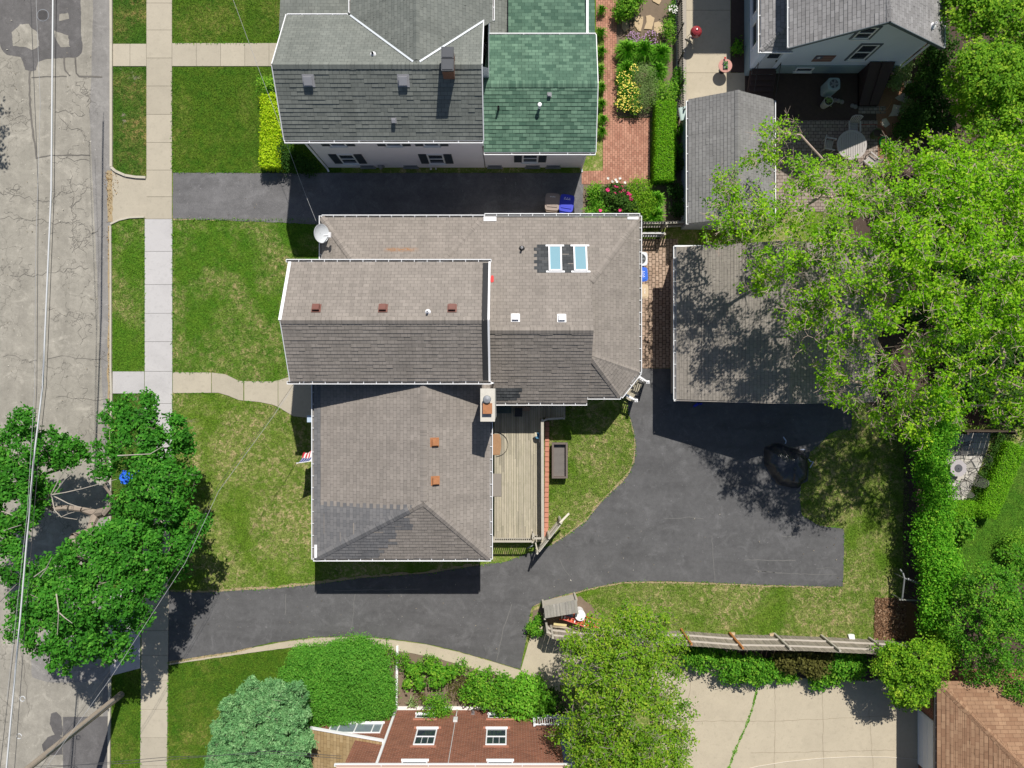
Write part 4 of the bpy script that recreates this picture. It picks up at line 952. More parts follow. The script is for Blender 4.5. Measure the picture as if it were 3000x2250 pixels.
m = MB(); m.box(12.4, 23, 25.4, 36, 0, 8.0); m.build('north_wing', siding_grey, Hc)
# ---- brick house, bottom
D = thing('brick_house', 'red brick house with white framed windows and tan shingled side bay at the bottom edge', 'house', (-2, -21, 0))
m = MB(); m.box(-8.4, 2.6, -30, -19.06, 0, 6.7); m.build('wall', brick_wall, D)
m = MB(); m.prism([(-10.75, -30), (-8.4, -30), (-8.4, -19.064), (-10.75, -19.064)], 0, 2.7)
m.face([(-10.75, -19.064, 2.7), (-10.75, -30, 2.7), (-8.4, -30, 3.4), (-8.4, -19.064, 3.4)]); m.face([(-10.75, -19.064, 2.7), (-8.4, -19.064, 3.4), (-8.4, -19.064, 2.7)][::-1], [(0, 0), (2, .7), (2, 0)]); m.build('bay_wall', brick_wall, D)
m = MB(); m.box(-8.6, 2.8, -30, -18.68, 6.72, 6.86); m.build('eaves', basic('pinkish_fascia', (.7, .5, .42), .05), D)
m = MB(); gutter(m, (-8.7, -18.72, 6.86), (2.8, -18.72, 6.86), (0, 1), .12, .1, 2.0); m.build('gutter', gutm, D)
m = MB(); roof_face(m, [(-8.5, -30, 7.0), (2.8, -30, 7.0), (2.8, -18.8, 6.98), (-8.5, -18.8, 6.98)][::1], d=.4); m.build('roof', shT, D)
m = MB(); roof_face(m, [(-11.0, -30, 2.75), (-11.0, -18.85, 2.75), (-6.87, -18.85, 4.1), (-6.87, -30, 4.1)], d=.22); m.build('bay_roof', shT, D)
m = MB(); m.bar((-11.05, -18.82, 2.72), (-6.85, -18.82, 4.1), .09, .16); m.bar((-11.02, -18.8, 2.7), (-11.02, -30, 2.7), .09, .1); m.box(-6.86, -6.8, -20.6, -18.85, 3.9, 4.13); m.build('rake_board', white, D, each=True)
oo = (0, 1)
for x in (-4.67, -.85):
    win(D, (x, -19.06, 3.25), (1, 0), 1.12, 1.75, oo, lites=2); m = MB(); m.box(x - .75, x + .75, -19.06, -18.98, 2.2, 2.32); m.box(x - .68, x + .68, -19.06, -19.04, 4.17, 4.36); m.build('window_sill', basic('pink_stone', (.42, .19, .13), .15), D, each=True)
for x in (-4.9, -.6): win(D, (x, -19.06, 6.2), (1, 0), 1.3, .9, oo, lites=2)
for x, w in ((-4.95, 1.15), (-.5, 1.75)):
    win(D, (x, -19.06, .92), (1, 0), w, .5, oo, sash=False, name='basement_window', lites=0); m = MB(); m.box(x - w / 2 - .1, x + w / 2 + .1, -19.06, -18.99, 1.2, 1.33); m.build('window_sill', basic('pink_stone', (.42, .19, .13), .15), D, each=True)
f = win(D, (-8.65, -19.064, 2.3), (1, 0), 2.9, 1.1, oo, sash=False, gl=basic('pale_glass', (.2, .24, .28), .3, 2, .1, .6)); m = MB()
for x in (-9.6, -8.65, -7.7): m.box(x - .03, x + .03, -19.05, -19.0, 1.82, 2.78)
m.build('mullion', white, f)
m = MB(); m.box(-8.0, -7.8, -18.9, -18.4, 0, .05); m.box(-10.8, 2.6, -19.05, -18.85, .05, .12); m.build('foundation_ledge', basic('whitewashed_ledge', (.75, .73, .7), .08), D, each=True)
downspout(D, [(-8.3, -18.75, 6.75), (-6.75, -18.95, 6.3), (-6.75, -18.95, .25), (-6.75, -18.7, .12), (-6.7, -15.3, .1)], white, .06)
m = MB(); m.tube([(-3.2, -19.02, .9), (-3.2, -19.02, 6.6)], .018, 6); m.box(-3.32, -3.08, -19.05, -18.93, 1.2, 1.6); m.tube([(-3.2, -19.0, .9), (-3.2, -19.0, .1)], .03, 6); m.build('meter_box', basic('meter_grey', (.6, .6, .6), .05), D)
m = MB(); m.tube([(-2.25, -19.0, .55), (-2.25, -18.8, .6)], .06, 8); m.box(-2.35, -2.15, -19.05, -18.98, .45, .7); m.build('dryer_vent', greymetal, D, each=True)
# back porch of the brick house
m = MB(); m.box(1.2, 3.6, -22.5, -18.9, 1.0, 1.12)
for i in range(24): m.box(1.2, 3.6, -22.5 + i * .15, -22.36 + i * .15, 1.12, 1.135)
for x in (1.28, 3.5): m.box(x - .06, x + .06, -19.04, -18.92, 0, 1.0)
po = m.build('porch_deck', basic('blue_grey_boards', (.36, .4, .46), .12), D)
m = MB()
for a, b in (((1.25, -18.95), (3.6, -18.95)), ((1.25, -18.95), (1.25, -22.5))):
    m.bar((*a, 2.05), (*b, 2.05), .09, .05); m.bar((*a, 1.3), (*b, 1.3), .05, .04); L = math.dist(a, b)
    for i in range(int(L / .13)): f_ = (i + .5) * .13 / L; m.box(a[0] + (b[0] - a[0]) * f_ - .02, a[0] + (b[0] - a[0]) * f_ + .02, a[1] + (b[1] - a[1]) * f_ - .02, a[1] + (b[1] - a[1]) * f_ + .02, 1.32, 2.03)
for q in ((1.25, -18.95), (1.25, -20.6)): m.box(q[0] - .06, q[0] + .06, q[1] - .06, q[1] + .06, 1.13, 2.2 if q[1] > -19 else 3.4)
m.build('porch_railing', white, po)
# ---- cinnamon roofed garage, bottom right corner
E = thing('cinnamon_roofed_garage', 'brick garage with a cinnamon shingled hip roof in the bottom right corner', 'garage', (27, -20, 0))
m = MB(); m.box(23.8, 33, -29, -16.7, 0, 2.68); m.build('wall', brick_wall, E)
m = MB(); roof_face(m, [(23.25, -16.25, 2.75), (23.25, -29.8, 2.75), (28.5, -24.5, 4.75), (28.5, -21.8, 4.75)], d=.22); roof_face(m, [(33.7, -16.25, 2.75), (23.25, -16.25, 2.75), (28.5, -21.8, 4.75)], d=.22)
roof_face(m, [(33.7, -29.8, 2.75), (33.7, -16.25, 2.75), (28.5, -21.8, 4.75), (28.5, -24.5, 4.75)], d=.22); roof_face(m, [(23.25, -29.8, 2.75), (33.7, -29.8, 2.75), (28.5, -24.5, 4.75)], d=.22)
caps(m, (23.25, -16.25, 2.75), (28.5, -21.8, 4.75), .36, .38, .38); caps(m, (33.7, -16.25, 2.75), (28.5, -21.8, 4.75), .36, .38, .38); m.build('roof', shE, E)
m = MB(); gutter(m, (23.25, -16.2, 2.73), (23.25, -29.8, 2.73), (-1, 0), .12); m.build('gutter', [basic('dark_gutter', (.06, .055, .055), .1, 5, .4, .4)] * 2, E)
m = MB(); m.box(23.74, 23.8, -22.2, -19.0, .04, 2.1); [m.box(23.725, 23.74, -22.1, -19.1, .12 + i * .5, .5 + i * .5) for i in range(4)]; gd = m.build('garage_door', white, E); m = MB(); m.box(23.68, 23.76, -22.4, -18.8, 2.14, 2.62); m.build('door_lintel', basic('dark_lintel', (.08, .045, .03), .1), E)
# ---------------------------------------------------------------- foliage tools
def unit(a): return a / np.maximum(np.linalg.norm(a, axis=1, keepdims=True), 1e-9)
def leaves(pts, L, Wd, up=.55, out=None, sprd=1.0, fold=.15):
    """one kite-shaped leaf per point; returns (4N,3)"""
    n = len(pts); nr = unit(rng.normal(size=(n, 3))) * sprd * (1 - up) + np.array([0, 0, up])
    if out is not None: nr += out * .35
    nr = unit(nr); t = unit(np.cross(nr, unit(rng.normal(size=(n, 3))))); b = np.cross(nr, t)
    sz = rng.uniform(.65, 1.3, (n, 1)); l = L * sz; w = Wd * sz
    v = np.empty((n, 4, 3))
    v[:, 0] = pts - t * l * .5; v[:, 1] = pts + b * w * .5 + t * l * -.05 + nr * w * fold
    v[:, 2] = pts + t * l * .5; v[:, 3] = pts - b * w * .5 + t * l * -.05 + nr * w * fold
    return v.reshape(-1, 3)
def LB(px, py, rp, h, flat=.7):
    r = rp * (1 - h / H) / S; p = P(px, py, h); return (np.array(p), np.array((r, r, r * flat)))
def lobe_pts(lobe, n, shell=.6, zmin=-.35):
    c, r = lobe[:2]; z = rng.uniform(zmin, 1, n); a = rng.uniform(0, 2 * np.pi, n); q = np.sqrt(np.maximum(0, 1 - z * z))
    d = np.stack([q * np.cos(a), q * np.sin(a), z], 1); f = rng.uniform(shell, 1, (n, 1))
    return c + d * r * f, d
def tubes_np(edges, n):
    """edges: list of (p0, p1, r0, r1) -> quads (.,3)"""
    a = np.array([e[0] for e in edges]); b = np.array([e[1] for e in edges]); r0 = np.array([e[2] for e in edges])[:, None]; r1 = np.array([e[3] for e in edges])[:, None]
    d = unit(b - a); h = np.where(np.abs(d[:, 2:3]) > .9, np.array([[0, 1., 0]]), np.array([[0, 0, 1.]])); u = unit(np.cross(d, h)); w = np.cross(d, u)
    out = []
    for j in range(n):
        c0, s0, c1, s1 = (math.cos(2 * math.pi * j / n), math.sin(2 * math.pi * j / n), math.cos(2 * math.pi * (j + 1) / n), math.sin(2 * math.pi * (j + 1) / n))
        x0, x1 = u * c0 + w * s0, u * c1 + w * s1
        out.append(np.stack([a + x0 * r0, a + x1 * r0, b + x1 * r1, b + x0 * r1], 1))
    return np.concatenate(out).reshape(-1, 3)
def tree(name, label, cat, base, th, lobes, ncl, nlf, clr, lsz, lmat, bmat, tr=.22, up=.55, shell=.5, lean=(0, 0), group=None, twigs=0, tipr=.008, area=True, zmin=-.35, aspect=.6, skip=0.0, drop=None):
    base = np.array((base[0], base[1], 0.0)); top = base + np.array((lean[0], lean[1], th))
    cl, dr = [], []
    ref = np.mean([l[1][0] ** 2 for l in lobes])
    for lb in lobes:
        k_ = max(3, int(ncl * (lb[1][0] ** 2 / ref if area else 1) * (lb[2] if len(lb) > 2 else 1)))
        p, d = lobe_pts(lb, k_, shell, zmin); cl.append(p); dr.append(d)
    cl = np.concatenate(cl); dr = np.concatenate(dr)
    if drop is not None:
        kp = drop(cl); cl, dr = cl[kp], dr[kp]
    # skeleton: trunk, then every cluster joins the nearest earlier node
    nodes = [base, base * .5 + top * .5 + np.array((.06, -.05, 0)), top]; par = [-1, 0, 1]
    lc = [l[0] - np.array((0, 0, l[1][2] * .5)) for l in lobes]; lc.sort(key=lambda c: np.linalg.norm(c - top))
    def attach(p, pen, nmid, jit):
        N_ = np.array(nodes[2:]); dd = np.linalg.norm(N_ - p, axis=1) + pen * np.linalg.norm(N_ - top, axis=1) + np.maximum(0, N_[:, 2] - p[2]) * .6
        i = int(np.argmin(dd)) + 2; q = nodes[i]; L_ = np.linalg.norm(p - q)
        for j in range(nmid):
            f = (j + 1) / (nmid + 1); nodes.append(q * (1 - f) + p * f + rng.normal(size=3) * jit * L_ + np.array((0, 0, .08 * L_ * math.sin(math.pi * f)))); par.append(i); i = len(nodes) - 1
        nodes.append(p); par.append(i)
    for c in lc: attach(c, .35, 3, .05)
    o = np.argsort(np.linalg.norm(cl - top, axis=1))
    for i in o: attach(cl[i], .12, 1, .06)
    # radii by number of tips carried
    cnt = np.zeros(len(nodes)); has = np.zeros(len(nodes), bool)
    for p in par:
        if p >= 0: has[p] = True
    for i in range(len(nodes) - 1, 0, -1):
        if not has[i]: cnt[i] += 1
        cnt[par[i]] += cnt[i]
    rad = tipr * np.maximum(1, cnt) ** .5; rad *= np.where(rad > tr, tr / np.maximum(rad, 1e-6), 1); rad[0] = tr * 1.25; rad[1] = tr; 
    thick, thin = [], []
    for i in range(1, len(nodes)):
        e = (nodes[par[i]], nodes[i], min(rad[par[i]], rad[i] * 1.6), rad[i]); (thick if rad[i] > .035 else thin).append(e)
    if twigs:
        for _ in range(twigs):
            q = cl[rng.integers(len(cl))]; v = unit(rng.normal(size=(1, 3)))[0]; v[2] = abs(v[2]) * .6 + .1; L_ = rng.uniform(.25, .8)
            m_ = q + v * L_ * .5; thin.append((q, m_, tipr * 1.1, tipr * .9)); thin.append((m_, m_ + unit((v + rng.normal(size=3) * .35)[None])[0] * L_ * .5, tipr * .9, tipr * .6))
            thin.append((m_, m_ + unit((v + rng.normal(size=3) * .7)[None])[0] * L_ * .4, tipr * .8, tipr * .5))
    root = thing(name, label, cat, tuple(base), group=group)
    vs = [tubes_np(thick, 7)] if thick else []
    if thin: vs.append(tubes_np(thin, 3))
    vs = np.concatenate(vs); fast('trunk', vs, 4, np.zeros(len(vs) // 4), bmat, root)
    if skip: kp = rng.random(len(cl)) > skip; cl = cl[kp]; dr = dr[kp]
    n = len(cl); pts = np.repeat(cl, nlf, 0) + rng.normal(size=(n * nlf, 3)) * clr * np.array((1, 1, .6)); dd = np.repeat(dr, nlf, 0)
    ct = np.repeat(rng.normal(0, .13, n), nlf)
    v = leaves(pts, lsz, lsz * aspect, up, dd)
    fast('crown', v, 4, np.clip(.5 + ct + rng.normal(0, .17, len(pts)), 0, 1), lmat, root)
    return root
def shrub(name, label, lobes, lmat, dens=900, lsz=.1, aspect=.55, cat='shrub', shell=.5, up=.45, group=None, stems=True, spiky=0.0, clump=.08, tb=.5):
    pts, dd, ct = [], [], []
    for lb in lobes:
        r = lb[1]; n = max(60, int(dens * math.pi * r[0] * r[1])); nc = max(6, n // 12)
        p, d = lobe_pts(lb, nc, shell, -.25); p[:, 2] = np.maximum(p[:, 2], .06)
        k_ = n // nc + 1; pts.append(np.repeat(p, k_, 0) + rng.normal(size=(nc * k_, 3)) * (clump + r[0] * .06)); dd.append(np.repeat(d, k_, 0)); ct.append(np.repeat(rng.normal(0, .12, nc), k_))
    pts, dd, ct = np.concatenate(pts), np.concatenate(dd), np.concatenate(ct); pts[:, 2] = np.maximum(pts[:, 2], .03)
    if spiky: pts += dd * np.abs(rng.normal(0, spiky, (len(pts), 1)))
    c0 = np.mean([l[0] for l in lobes], 0); v = leaves(pts, lsz, lsz * aspect, up, dd); tn = np.clip(tb + ct + rng.normal(0, .16, len(pts)), 0, 1)
    if not stems:
        o = fast(name, v, 4, tn, lmat); return tag(o, label, cat, group)
    root = thing(name, label, cat, (c0[0], c0[1], 0), group=group)
    fast('foliage', v, 4, tn, lmat, root)
    ed = []
    for lb in lobes:
        for _ in range(5):
            q = lb[0] + rng.normal(size=3) * lb[1] * .35; q[2] = max(q[2], .15); b = np.array((lb[0][0] + rng.normal() * .06, lb[0][1] + rng.normal() * .06, 0)); mm = (q + b) / 2 + rng.normal(size=3) * .05
            ed += [(b, mm, .02, .015), (mm, q, .015, .008)]
    tv = tubes_np(ed, 4); fast('stem', tv, 4, np.zeros(len(tv) // 4), barkd, root)
    return root
def strap(name, label, clumps, lmat, nb=90, group=None, cat='plant', w=.035):
    """clumps of arching strap leaves: (px, py, radius in metres, height)"""
    vs, tn = [], []
    for px, py, r, h in clumps:
        c = np.array(P(px, py, h * .6)); c[2] = 0; n = int(nb * max(.5, r / .5)); a = rng.uniform(0, 2 * np.pi, n); q = rng.uniform(.25, 1, n)
        d = np.stack([np.cos(a), np.sin(a), 0 * a], 1); sd_ = np.stack([-np.sin(a), np.cos(a), 0 * a], 1)
        b = c + d * (rng.uniform(0, .3, (n, 1)) * r); mid = c + d * (q * r * .6)[:, None] + np.array((0, 0, 1)) * (h * rng.uniform(.7, 1.1, (n, 1)))
        tip = c + d * (q * r * 1.1)[:, None] + np.array((0, 0, 1)) * (h * rng.uniform(.3, .75, (n, 1)))
        ww = w * rng.uniform(.7, 1.3, (n, 1))
        vs += [np.stack([b - sd_ * ww * .5, b + sd_ * ww * .5, mid + sd_ * ww * .5, mid - sd_ * ww * .5], 1), np.stack([mid - sd_ * ww * .5, mid + sd_ * ww * .5, tip + sd_ * ww * .1, tip - sd_ * ww * .1], 1)]
        t_ = np.clip(rng.normal(.5, .22, n), 0, 1); tn += [t_, t_]
    o = fast(name, np.concatenate(vs).reshape(-1, 3), 4, np.concatenate(tn), lmat); return tag(o, label, cat, group)
def hedge(name, label, path, width, height, lmat, dens=1500, lsz=.07, group=None, rag=.04, cat='hedge', rnd=.12):
    """clipped hedge along a ground path (metres)"""
    pts, dd = [], []; core = MB()
    for (x0, y0), (x1, y1) in zip(path, path[1:]):
        L_ = math.dist((x0, y0), (x1, y1)); u = np.array(((x1 - x0) / L_, (y1 - y0) / L_, 0)); s_ = np.array((-u[1], u[0], 0)); o = np.array((x0, y0, 0))
        n = int(dens * L_ * width); a = rng.uniform(-.05, L_ + .05, n); b = rng.uniform(-.5, .5, n); z = height - rnd * np.abs(b * 2) ** 5
        pts.append(o + u * a[:, None] + s_ * (b * width)[:, None] + np.array((0, 0, 1)) * z[:, None]); dd.append(np.tile((0, 0, 1.), (n, 1)))
        for sg in (-1, 1):
            n = int(dens * .6 * L_ * height); a = rng.uniform(0, L_, n); zz = rng.uniform(.05, height - .03, n)
            pts.append(o + u * a[:, None] + s_ * sg * width * .5 + np.array((0, 0, 1)) * zz[:, None]); dd.append(np.tile(s_ * sg, (n, 1)))
        for e, sg in ((0, -1), (L_, 1)):
            n = int(dens * .5 * width * height); b = rng.uniform(-.5, .5, n); zz = rng.uniform(.05, height - .03, n)
            pts.append(o + u * e + s_ * (b * width)[:, None] + np.array((0, 0, 1)) * zz[:, None]); dd.append(np.tile(u * sg, (n, 1)))
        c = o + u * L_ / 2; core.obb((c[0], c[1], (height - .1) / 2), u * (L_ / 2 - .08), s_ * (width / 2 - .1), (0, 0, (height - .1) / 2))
    pts = np.concatenate(pts) + rng.normal(size=(sum(map(len, pts)), 3)) * rag; dd = np.concatenate(dd)
    root = thing(name, label, cat, ((path[0][0] + path[-1][0]) / 2, (path[0][1] + path[-1][1]) / 2, 0), group=group)
    tn = np.clip(rng.normal(.5, .22, len(pts)), 0, 1)
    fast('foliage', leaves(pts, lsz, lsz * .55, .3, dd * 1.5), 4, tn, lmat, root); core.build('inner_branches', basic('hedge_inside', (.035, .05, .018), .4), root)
    return root
def blooms(pts, mat, r, name, parent=None):
    m = MB()
    for p in pts:
        p = Vector(p)
        for _ in range(3):
            a = random.random() * 6.28; t1 = Vector((math.cos(a), math.sin(a), random.uniform(-.3, .3))) * r; t2 = Vector((-math.sin(a), math.cos(a), random.uniform(-.3, .3))) * r
            q = p + Vector((0, 0, random.uniform(0, r * .5))); m.face([q - t1, q - t2, q + t1, q + t2])
    return m.build(name, mat, parent)

# ---------------------------------------------------------------- trees
mpl = [(70, 1235, 45, 8), (60, 1310, 80, 7.5), (20, 1400, 80, 8), (150, 1300, 50, 7), (185, 1325, 55, 6.5), (120, 1390, 65, 7), (50, 1480, 80, 8), (225, 1345, 38, 6), (100, 1465, 60, 6.4), (15, 1560, 60, 8),
       (345, 1225, 50, 7.2), (400, 1200, 62, 8), (390, 1290, 85, 8.3), (315, 1310, 42, 7), (505, 1265, 55, 7.5), (470, 1315, 60, 7.2), (448, 1385, 74, 8.4), (525, 1300, 38, 6.8), (545, 1385, 36, 6), (470, 1450, 85, 8.6),
       (302, 1365, 40, 7), (510, 1470, 60, 7.6), (405, 1468, 60, 8), (560, 1545, 58, 7.2), (440, 1562, 45, 8), (350, 1470, 35, 7.4), (335, 1590, 70, 8.6), (380, 1620, 105, 9.2), (270, 1640, 100, 9.2), (500, 1600, 70, 7.6),
       (175, 1680, 85, 8.8), (110, 1760, 80, 8.6), (200, 1760, 95, 9.2), (320, 1740, 105, 9.2), (425, 1690, 72, 8.4), (130, 1845, 75, 8.6), (220, 1870, 85, 8.7), (300, 1870, 78, 8.2), (180, 1940, 42, 8), (345, 1905, 42, 7.4), (65, 1830, 55, 8.2), (510, 1660, 45, 7), (395, 1790, 65, 8), (40, 1650, 60, 8.4), (-60, 1380, 90, 8.5), (-70, 1520, 90, 8.5)]
mt_ = tree('maple_tree', 'deep green street maple spreading over the road, verge and sidewalk at lower left', 'tree', tuple(P(378, 1478))[:2], 2.4, [LB(a, b, r * .9, h - 2.6 + random.uniform(-.4, .4), .62) for a, b, r, h in mpl], 27, 54, .16, .185, L_map, barkm, .3, .5, .7, group='street trees', twigs=150, tipr=.012, lean=(-.5, -.1))
for pts in ([(150, 1450, 5.7), (190, 1443, 6.0), (240, 1432, 5.9), (342, 1404, 5.6)], [(150, 1448, 5.6), (160, 1495, 5.7), (180, 1515, 5.8), (226, 1522, 5.9)], [(155, 1452, 5.6), (200, 1475, 5.9), (240, 1488, 6.0)], [(160, 1445, 5.6), (190, 1405, 5.9), (225, 1375, 6.1)], [(150, 1448, 5.6), (175, 1400, 5.8), (200, 1365, 6.1)], [(180, 1515, 5.8), (200, 1505, 6.1), (218, 1500, 6.3)],
            [(-30, 1490, 5.5), (20, 1502, 5.9), (48, 1515, 6.1)], [(-30, 1570, 5.5), (30, 1548, 6.1), (62, 1538, 6.4)], [(100, 1690, 7.3), (135, 1665, 7.6), (152, 1632, 7.8)], [(118, 1690, 7.3), (142, 1660, 7.7)], [(0, 1762, 6.9), (30, 1730, 7.3), (48, 1712, 7.5)], [(165, 1740, 7.7), (172, 1790, 8.0), (168, 1860, 7.8)], [(168, 1790, 7.9), (190, 1810, 8.0), (212, 1826, 8.0)], [(0, 1850, 6.7), (36, 1830, 7.0)], [(345, 1335, 6.3), (440, 1330, 6.7), (490, 1300, 6.5)]):
    m = MB(); q = [P(*a) for a in pts]; m.tube(q, list(np.linspace(.032, .012, len(q))), 6); m.build('bare_limb', basic('pale_dead_wood', (.4, .36, .31), .25, 6, .9, .1), mt_)
eA = [(2250, 440, 90, 7), (2140, 560, 85, 7), (2120, 670, 80, 7.3), (2240, 640, 120, 8.6), (2380, 590, 110, 9), (2330, 770, 130, 9), (2230, 810, 85, 8), (2440, 690, 140, 10), (2410, 880, 130, 9), (2340, 960, 85, 8), (2520, 850, 140, 10), (2470, 1010, 120, 9), (2450, 1110, 90, 8), (2550, 1120, 100, 8.5), (2580, 990, 110, 9.5), (2510, 560, 105, 8.5), (2310, 385, 45, 6.2), (2600, 630, 130, 10), (2370, 520, 75, 7.6), (2480, 1170, 50, 7.6), (2560, 1200, 70, 7.6), (2430, 1130, 60, 7.5), (2600, 1240, 60, 7), (2640, 1160, 80, 8), (2690, 1210, 70, 7.8), (2610, 700, 110, 10), (2560, 505, 55, 6.5), (2625, 455, 60, 6.8), (2450, 490, 45, 6.4)]
eB = [(2710, 510, 110, 9.5), (2800, 590, 150, 10.5), (2930, 550, 140, 10), (2690, 740, 140, 11), (2850, 770, 160, 11), (2980, 750, 120, 10.5), (2690, 900, 140, 10.5), (2830, 950, 150, 10.5), (2960, 950, 130, 10), (2680, 1080, 120, 9.5), (2800, 1100, 110, 9.5), (2940, 1110, 110, 9), (2640, 1210, 80, 8), (2680, 1270, 62, 7), (2970, 1230, 60, 8), (2830, 1190, 50, 8), (2740, 420, 55, 8), (2830, 470, 90, 9), (2970, 420, 80, 9), (2620, 760, 110, 10), (3080, 650, 150, 10), (3090, 900, 150, 10), (3080, 450, 130, 9), (2990, 560, 90, 9), (2930, 700, 110, 10), (2780, 1210, 70, 8), (3050, 1150, 110, 9), (2920, 1190, 60, 8)]
tree('elm_tree', 'spring green elm with bare twigs leaning over the garage and shed roofs', 'tree', (21.6, 4.6), 4.2, [LB(a, b, r, h, .6) + ((.5,) if b > 950 else (1,)) for a, b, r, h in eA], 44, 27, .16, .145, L_elm, barkp, .3, .5, .15, lean=(-1.2, .3), group='big elms behind the garage', twigs=2200, tipr=.011, skip=.16, drop=lambda p: (np.sin(p[:, 0] * 1.9 + 1) * np.sin(p[:, 1] * 2.1) + .6 * np.sin(p[:, 0] * .9 + p[:, 1] * 1.3)) > -.62)
tree('elm_tree', 'spring green elm beside the right edge, behind the garage and the ivy hedge', 'tree', (25.4, 7.4), 4.5, [LB(a, b, r, h, .6) + ((.42,) if b > 980 else (1,)) for a, b, r, h in eB], 64, 30, .17, .145, L_elm, barkp, .34, .5, .15, group='big elms behind the garage', twigs=1500, tipr=.011, drop=lambda p: (np.sin(p[:, 0] * 1.7) * np.sin(p[:, 1] * 1.9 + 2) + .6 * np.sin(p[:, 0] * .8 - p[:, 1] * 1.1)) > -1.0)
tree('round_maple', 'bright rounded maple by the blue grey house, lit from above', 'tree', tuple(P(2790, 330))[:2], 2.6, [LB(a, b, r, h, .75) for a, b, r, h in [(2890, 215, 85, 6.3), (2830, 235, 60, 5.6), (2950, 235, 65, 5.8), (2880, 275, 62, 5.4), (2930, 180, 55, 6.4), (2850, 180, 50, 6.2)]], 60, 38, .17, .15, L_rnd, barkd, .16, .55, .6)
tree('leafy_tree', 'tall leafy tree in the top right corner above the rounded maple', 'tree', (27.5, 19.5), 3, [LB(a, b, r, h, .75) for a, b, r, h in [(2840, 40, 70, 5.2), (2920, 40, 80, 5.6), (3000, 70, 80, 5.4), (2880, -60, 90, 5.5), (2800, 20, 50, 4.6), (3030, 160, 60, 5)]], 60, 36, .18, .16, L_rnd, barkd, .2, .55, .55)
tree('leafy_tree', 'mid green leafy tree on the right edge between rounded maple and elm', 'tree', (26.8, 13.2), 2.6, [LB(a, b, r, h, .75) for a, b, r, h in [(2990, 330, 85, 6), (2900, 370, 70, 5.5), (2830, 330, 50, 4.2), (2970, 270, 55, 5.2), (3040, 400, 80, 6)]], 60, 36, .17, .15, L_rnd, barkd, .17, .55, .5)
oL = [(1850, 1815, 55, 5.6), (1920, 1830, 55, 5), (1765, 1870, 80, 6.2), (1870, 1890, 100, 7), (1960, 1890, 52, 5.4), (1725, 1950, 90, 6.8), (1830, 1990, 115, 8), (1930, 1990, 85, 7), (1740, 2060, 95, 7.6), (1850, 2090, 120, 8.4), (1955, 2100, 75, 7), (1710, 2160, 75, 7.2), (1800, 2190, 110, 8.2), (1920, 2200, 95, 7.6), (1645, 2135, 38, 5.6), (1990, 2180, 50, 6.6), (1730, 2260, 90, 7.6), (1860, 2290, 120, 8.2), (1960, 2280, 80, 7), (1680, 1890, 40, 5.6)]
tree('olive_green_tree', 'olive green tree with grey twigs between the brick house and concrete driveway', 'tree', (5.6, -16.6), 3, [LB(a, b, r, h - .5, .62) for a, b, r, h in oL], 60, 30, .17, .13, L_yel, barkm, .24, .55, .4, twigs=700, tipr=.009)
jun = [(745, 2025, 36, 4.2), (790, 2065, 66, 4.6), (700, 2075, 52, 4), (845, 2040, 50, 4.3), (880, 2085, 30, 3.6), (665, 2150, 52, 3.8), (750, 2150, 85, 5), (840, 2150, 78, 4.8), (645, 2225, 44, 3.4), (720, 2240, 85, 4.8), (820, 2240, 85, 4.8), (880, 2240, 34, 3.2), (850, 2290, 50, 3.4), (650, 2290, 60, 3.6)]
tree('juniper', 'blue green juniper with feathery shoots on the lower left lawn', 'tree', tuple(P(800, 2080))[:2], 1.2, [LB(a, b, r * .84, h - .4, .95) for a, b, r, h in jun] + [LB(a + r * .75 * math.cos(i * 2.4 + a), b + r * .75 * math.sin(i * 2.4 + a), r * .36, h - .5 + .5 * (i % 2), 1.1) for a, b, r, h in jun for i in range(5)], 60, 44, .07, .17, L_jun, barkm, .16, .3, .45, twigs=120, tipr=.008, aspect=.32)
seT = [(2620, 1950, 62, 3), (2700, 1950, 75, 3.4), (2665, 2010, 62, 3.2), (2755, 1915, 52, 3), (2600, 1925, 42, 2.6), (2695, 2035, 36, 2.6), (2640, 2050, 26, 2.4), (2770, 1860, 40, 2.8)]
tree('rounded_bush_tree', 'glossy rounded bush tree at the fence end above the concrete driveway', 'tree', tuple(P(2660, 1930))[:2], 1.0, [LB(a, b, r, h - .4, .75) for a, b, r, h in seT], 60, 36, .14, .14, L_rnd, barkd, .12, .5, .55)
rS = [(2900, 1740, 100, 4), (2965, 1670, 72, 3.6), (2850, 1840, 85, 3.8), (2950, 1870, 100, 4.4), (2880, 1950, 66, 3.4), (2985, 1980, 70, 3.4), (2830, 1730, 50, 3), (2990, 1770, 70, 4), (2800, 1880, 40, 2.6), (2930, 1800, 80, 4.6)]
tree('broad_shrub_tree', 'broad dark green shrub tree above the cinnamon roofed garage', 'tree', tuple(P(2860, 1800))[:2], 1.0, [LB(a, b, r, h - .4, .7) for a, b, r, h in rS], 60, 36, .16, .13, L_shr, barkd, .16, .5, .5)
tree('maple_tree', 'street maple across the road, just outside the left edge', 'tree', (-33.0, 15.5), 3, [(np.array((x, y, z)), np.array((r, r, r * .6))) for x, y, z, r in ((-29.3, 20.8, 7, 1.3), (-28.6, 18.6, 6.6, .9), (-30, 11.8, 7, 1.6), (-31.2, 16, 8, 2.0), (-32, 20, 7.5, 2), (-32.5, 12.5, 7.5, 2))], 26, 34, .2, .2, L_map, barkm, .26, .6, .55, group='street trees', tipr=.012)
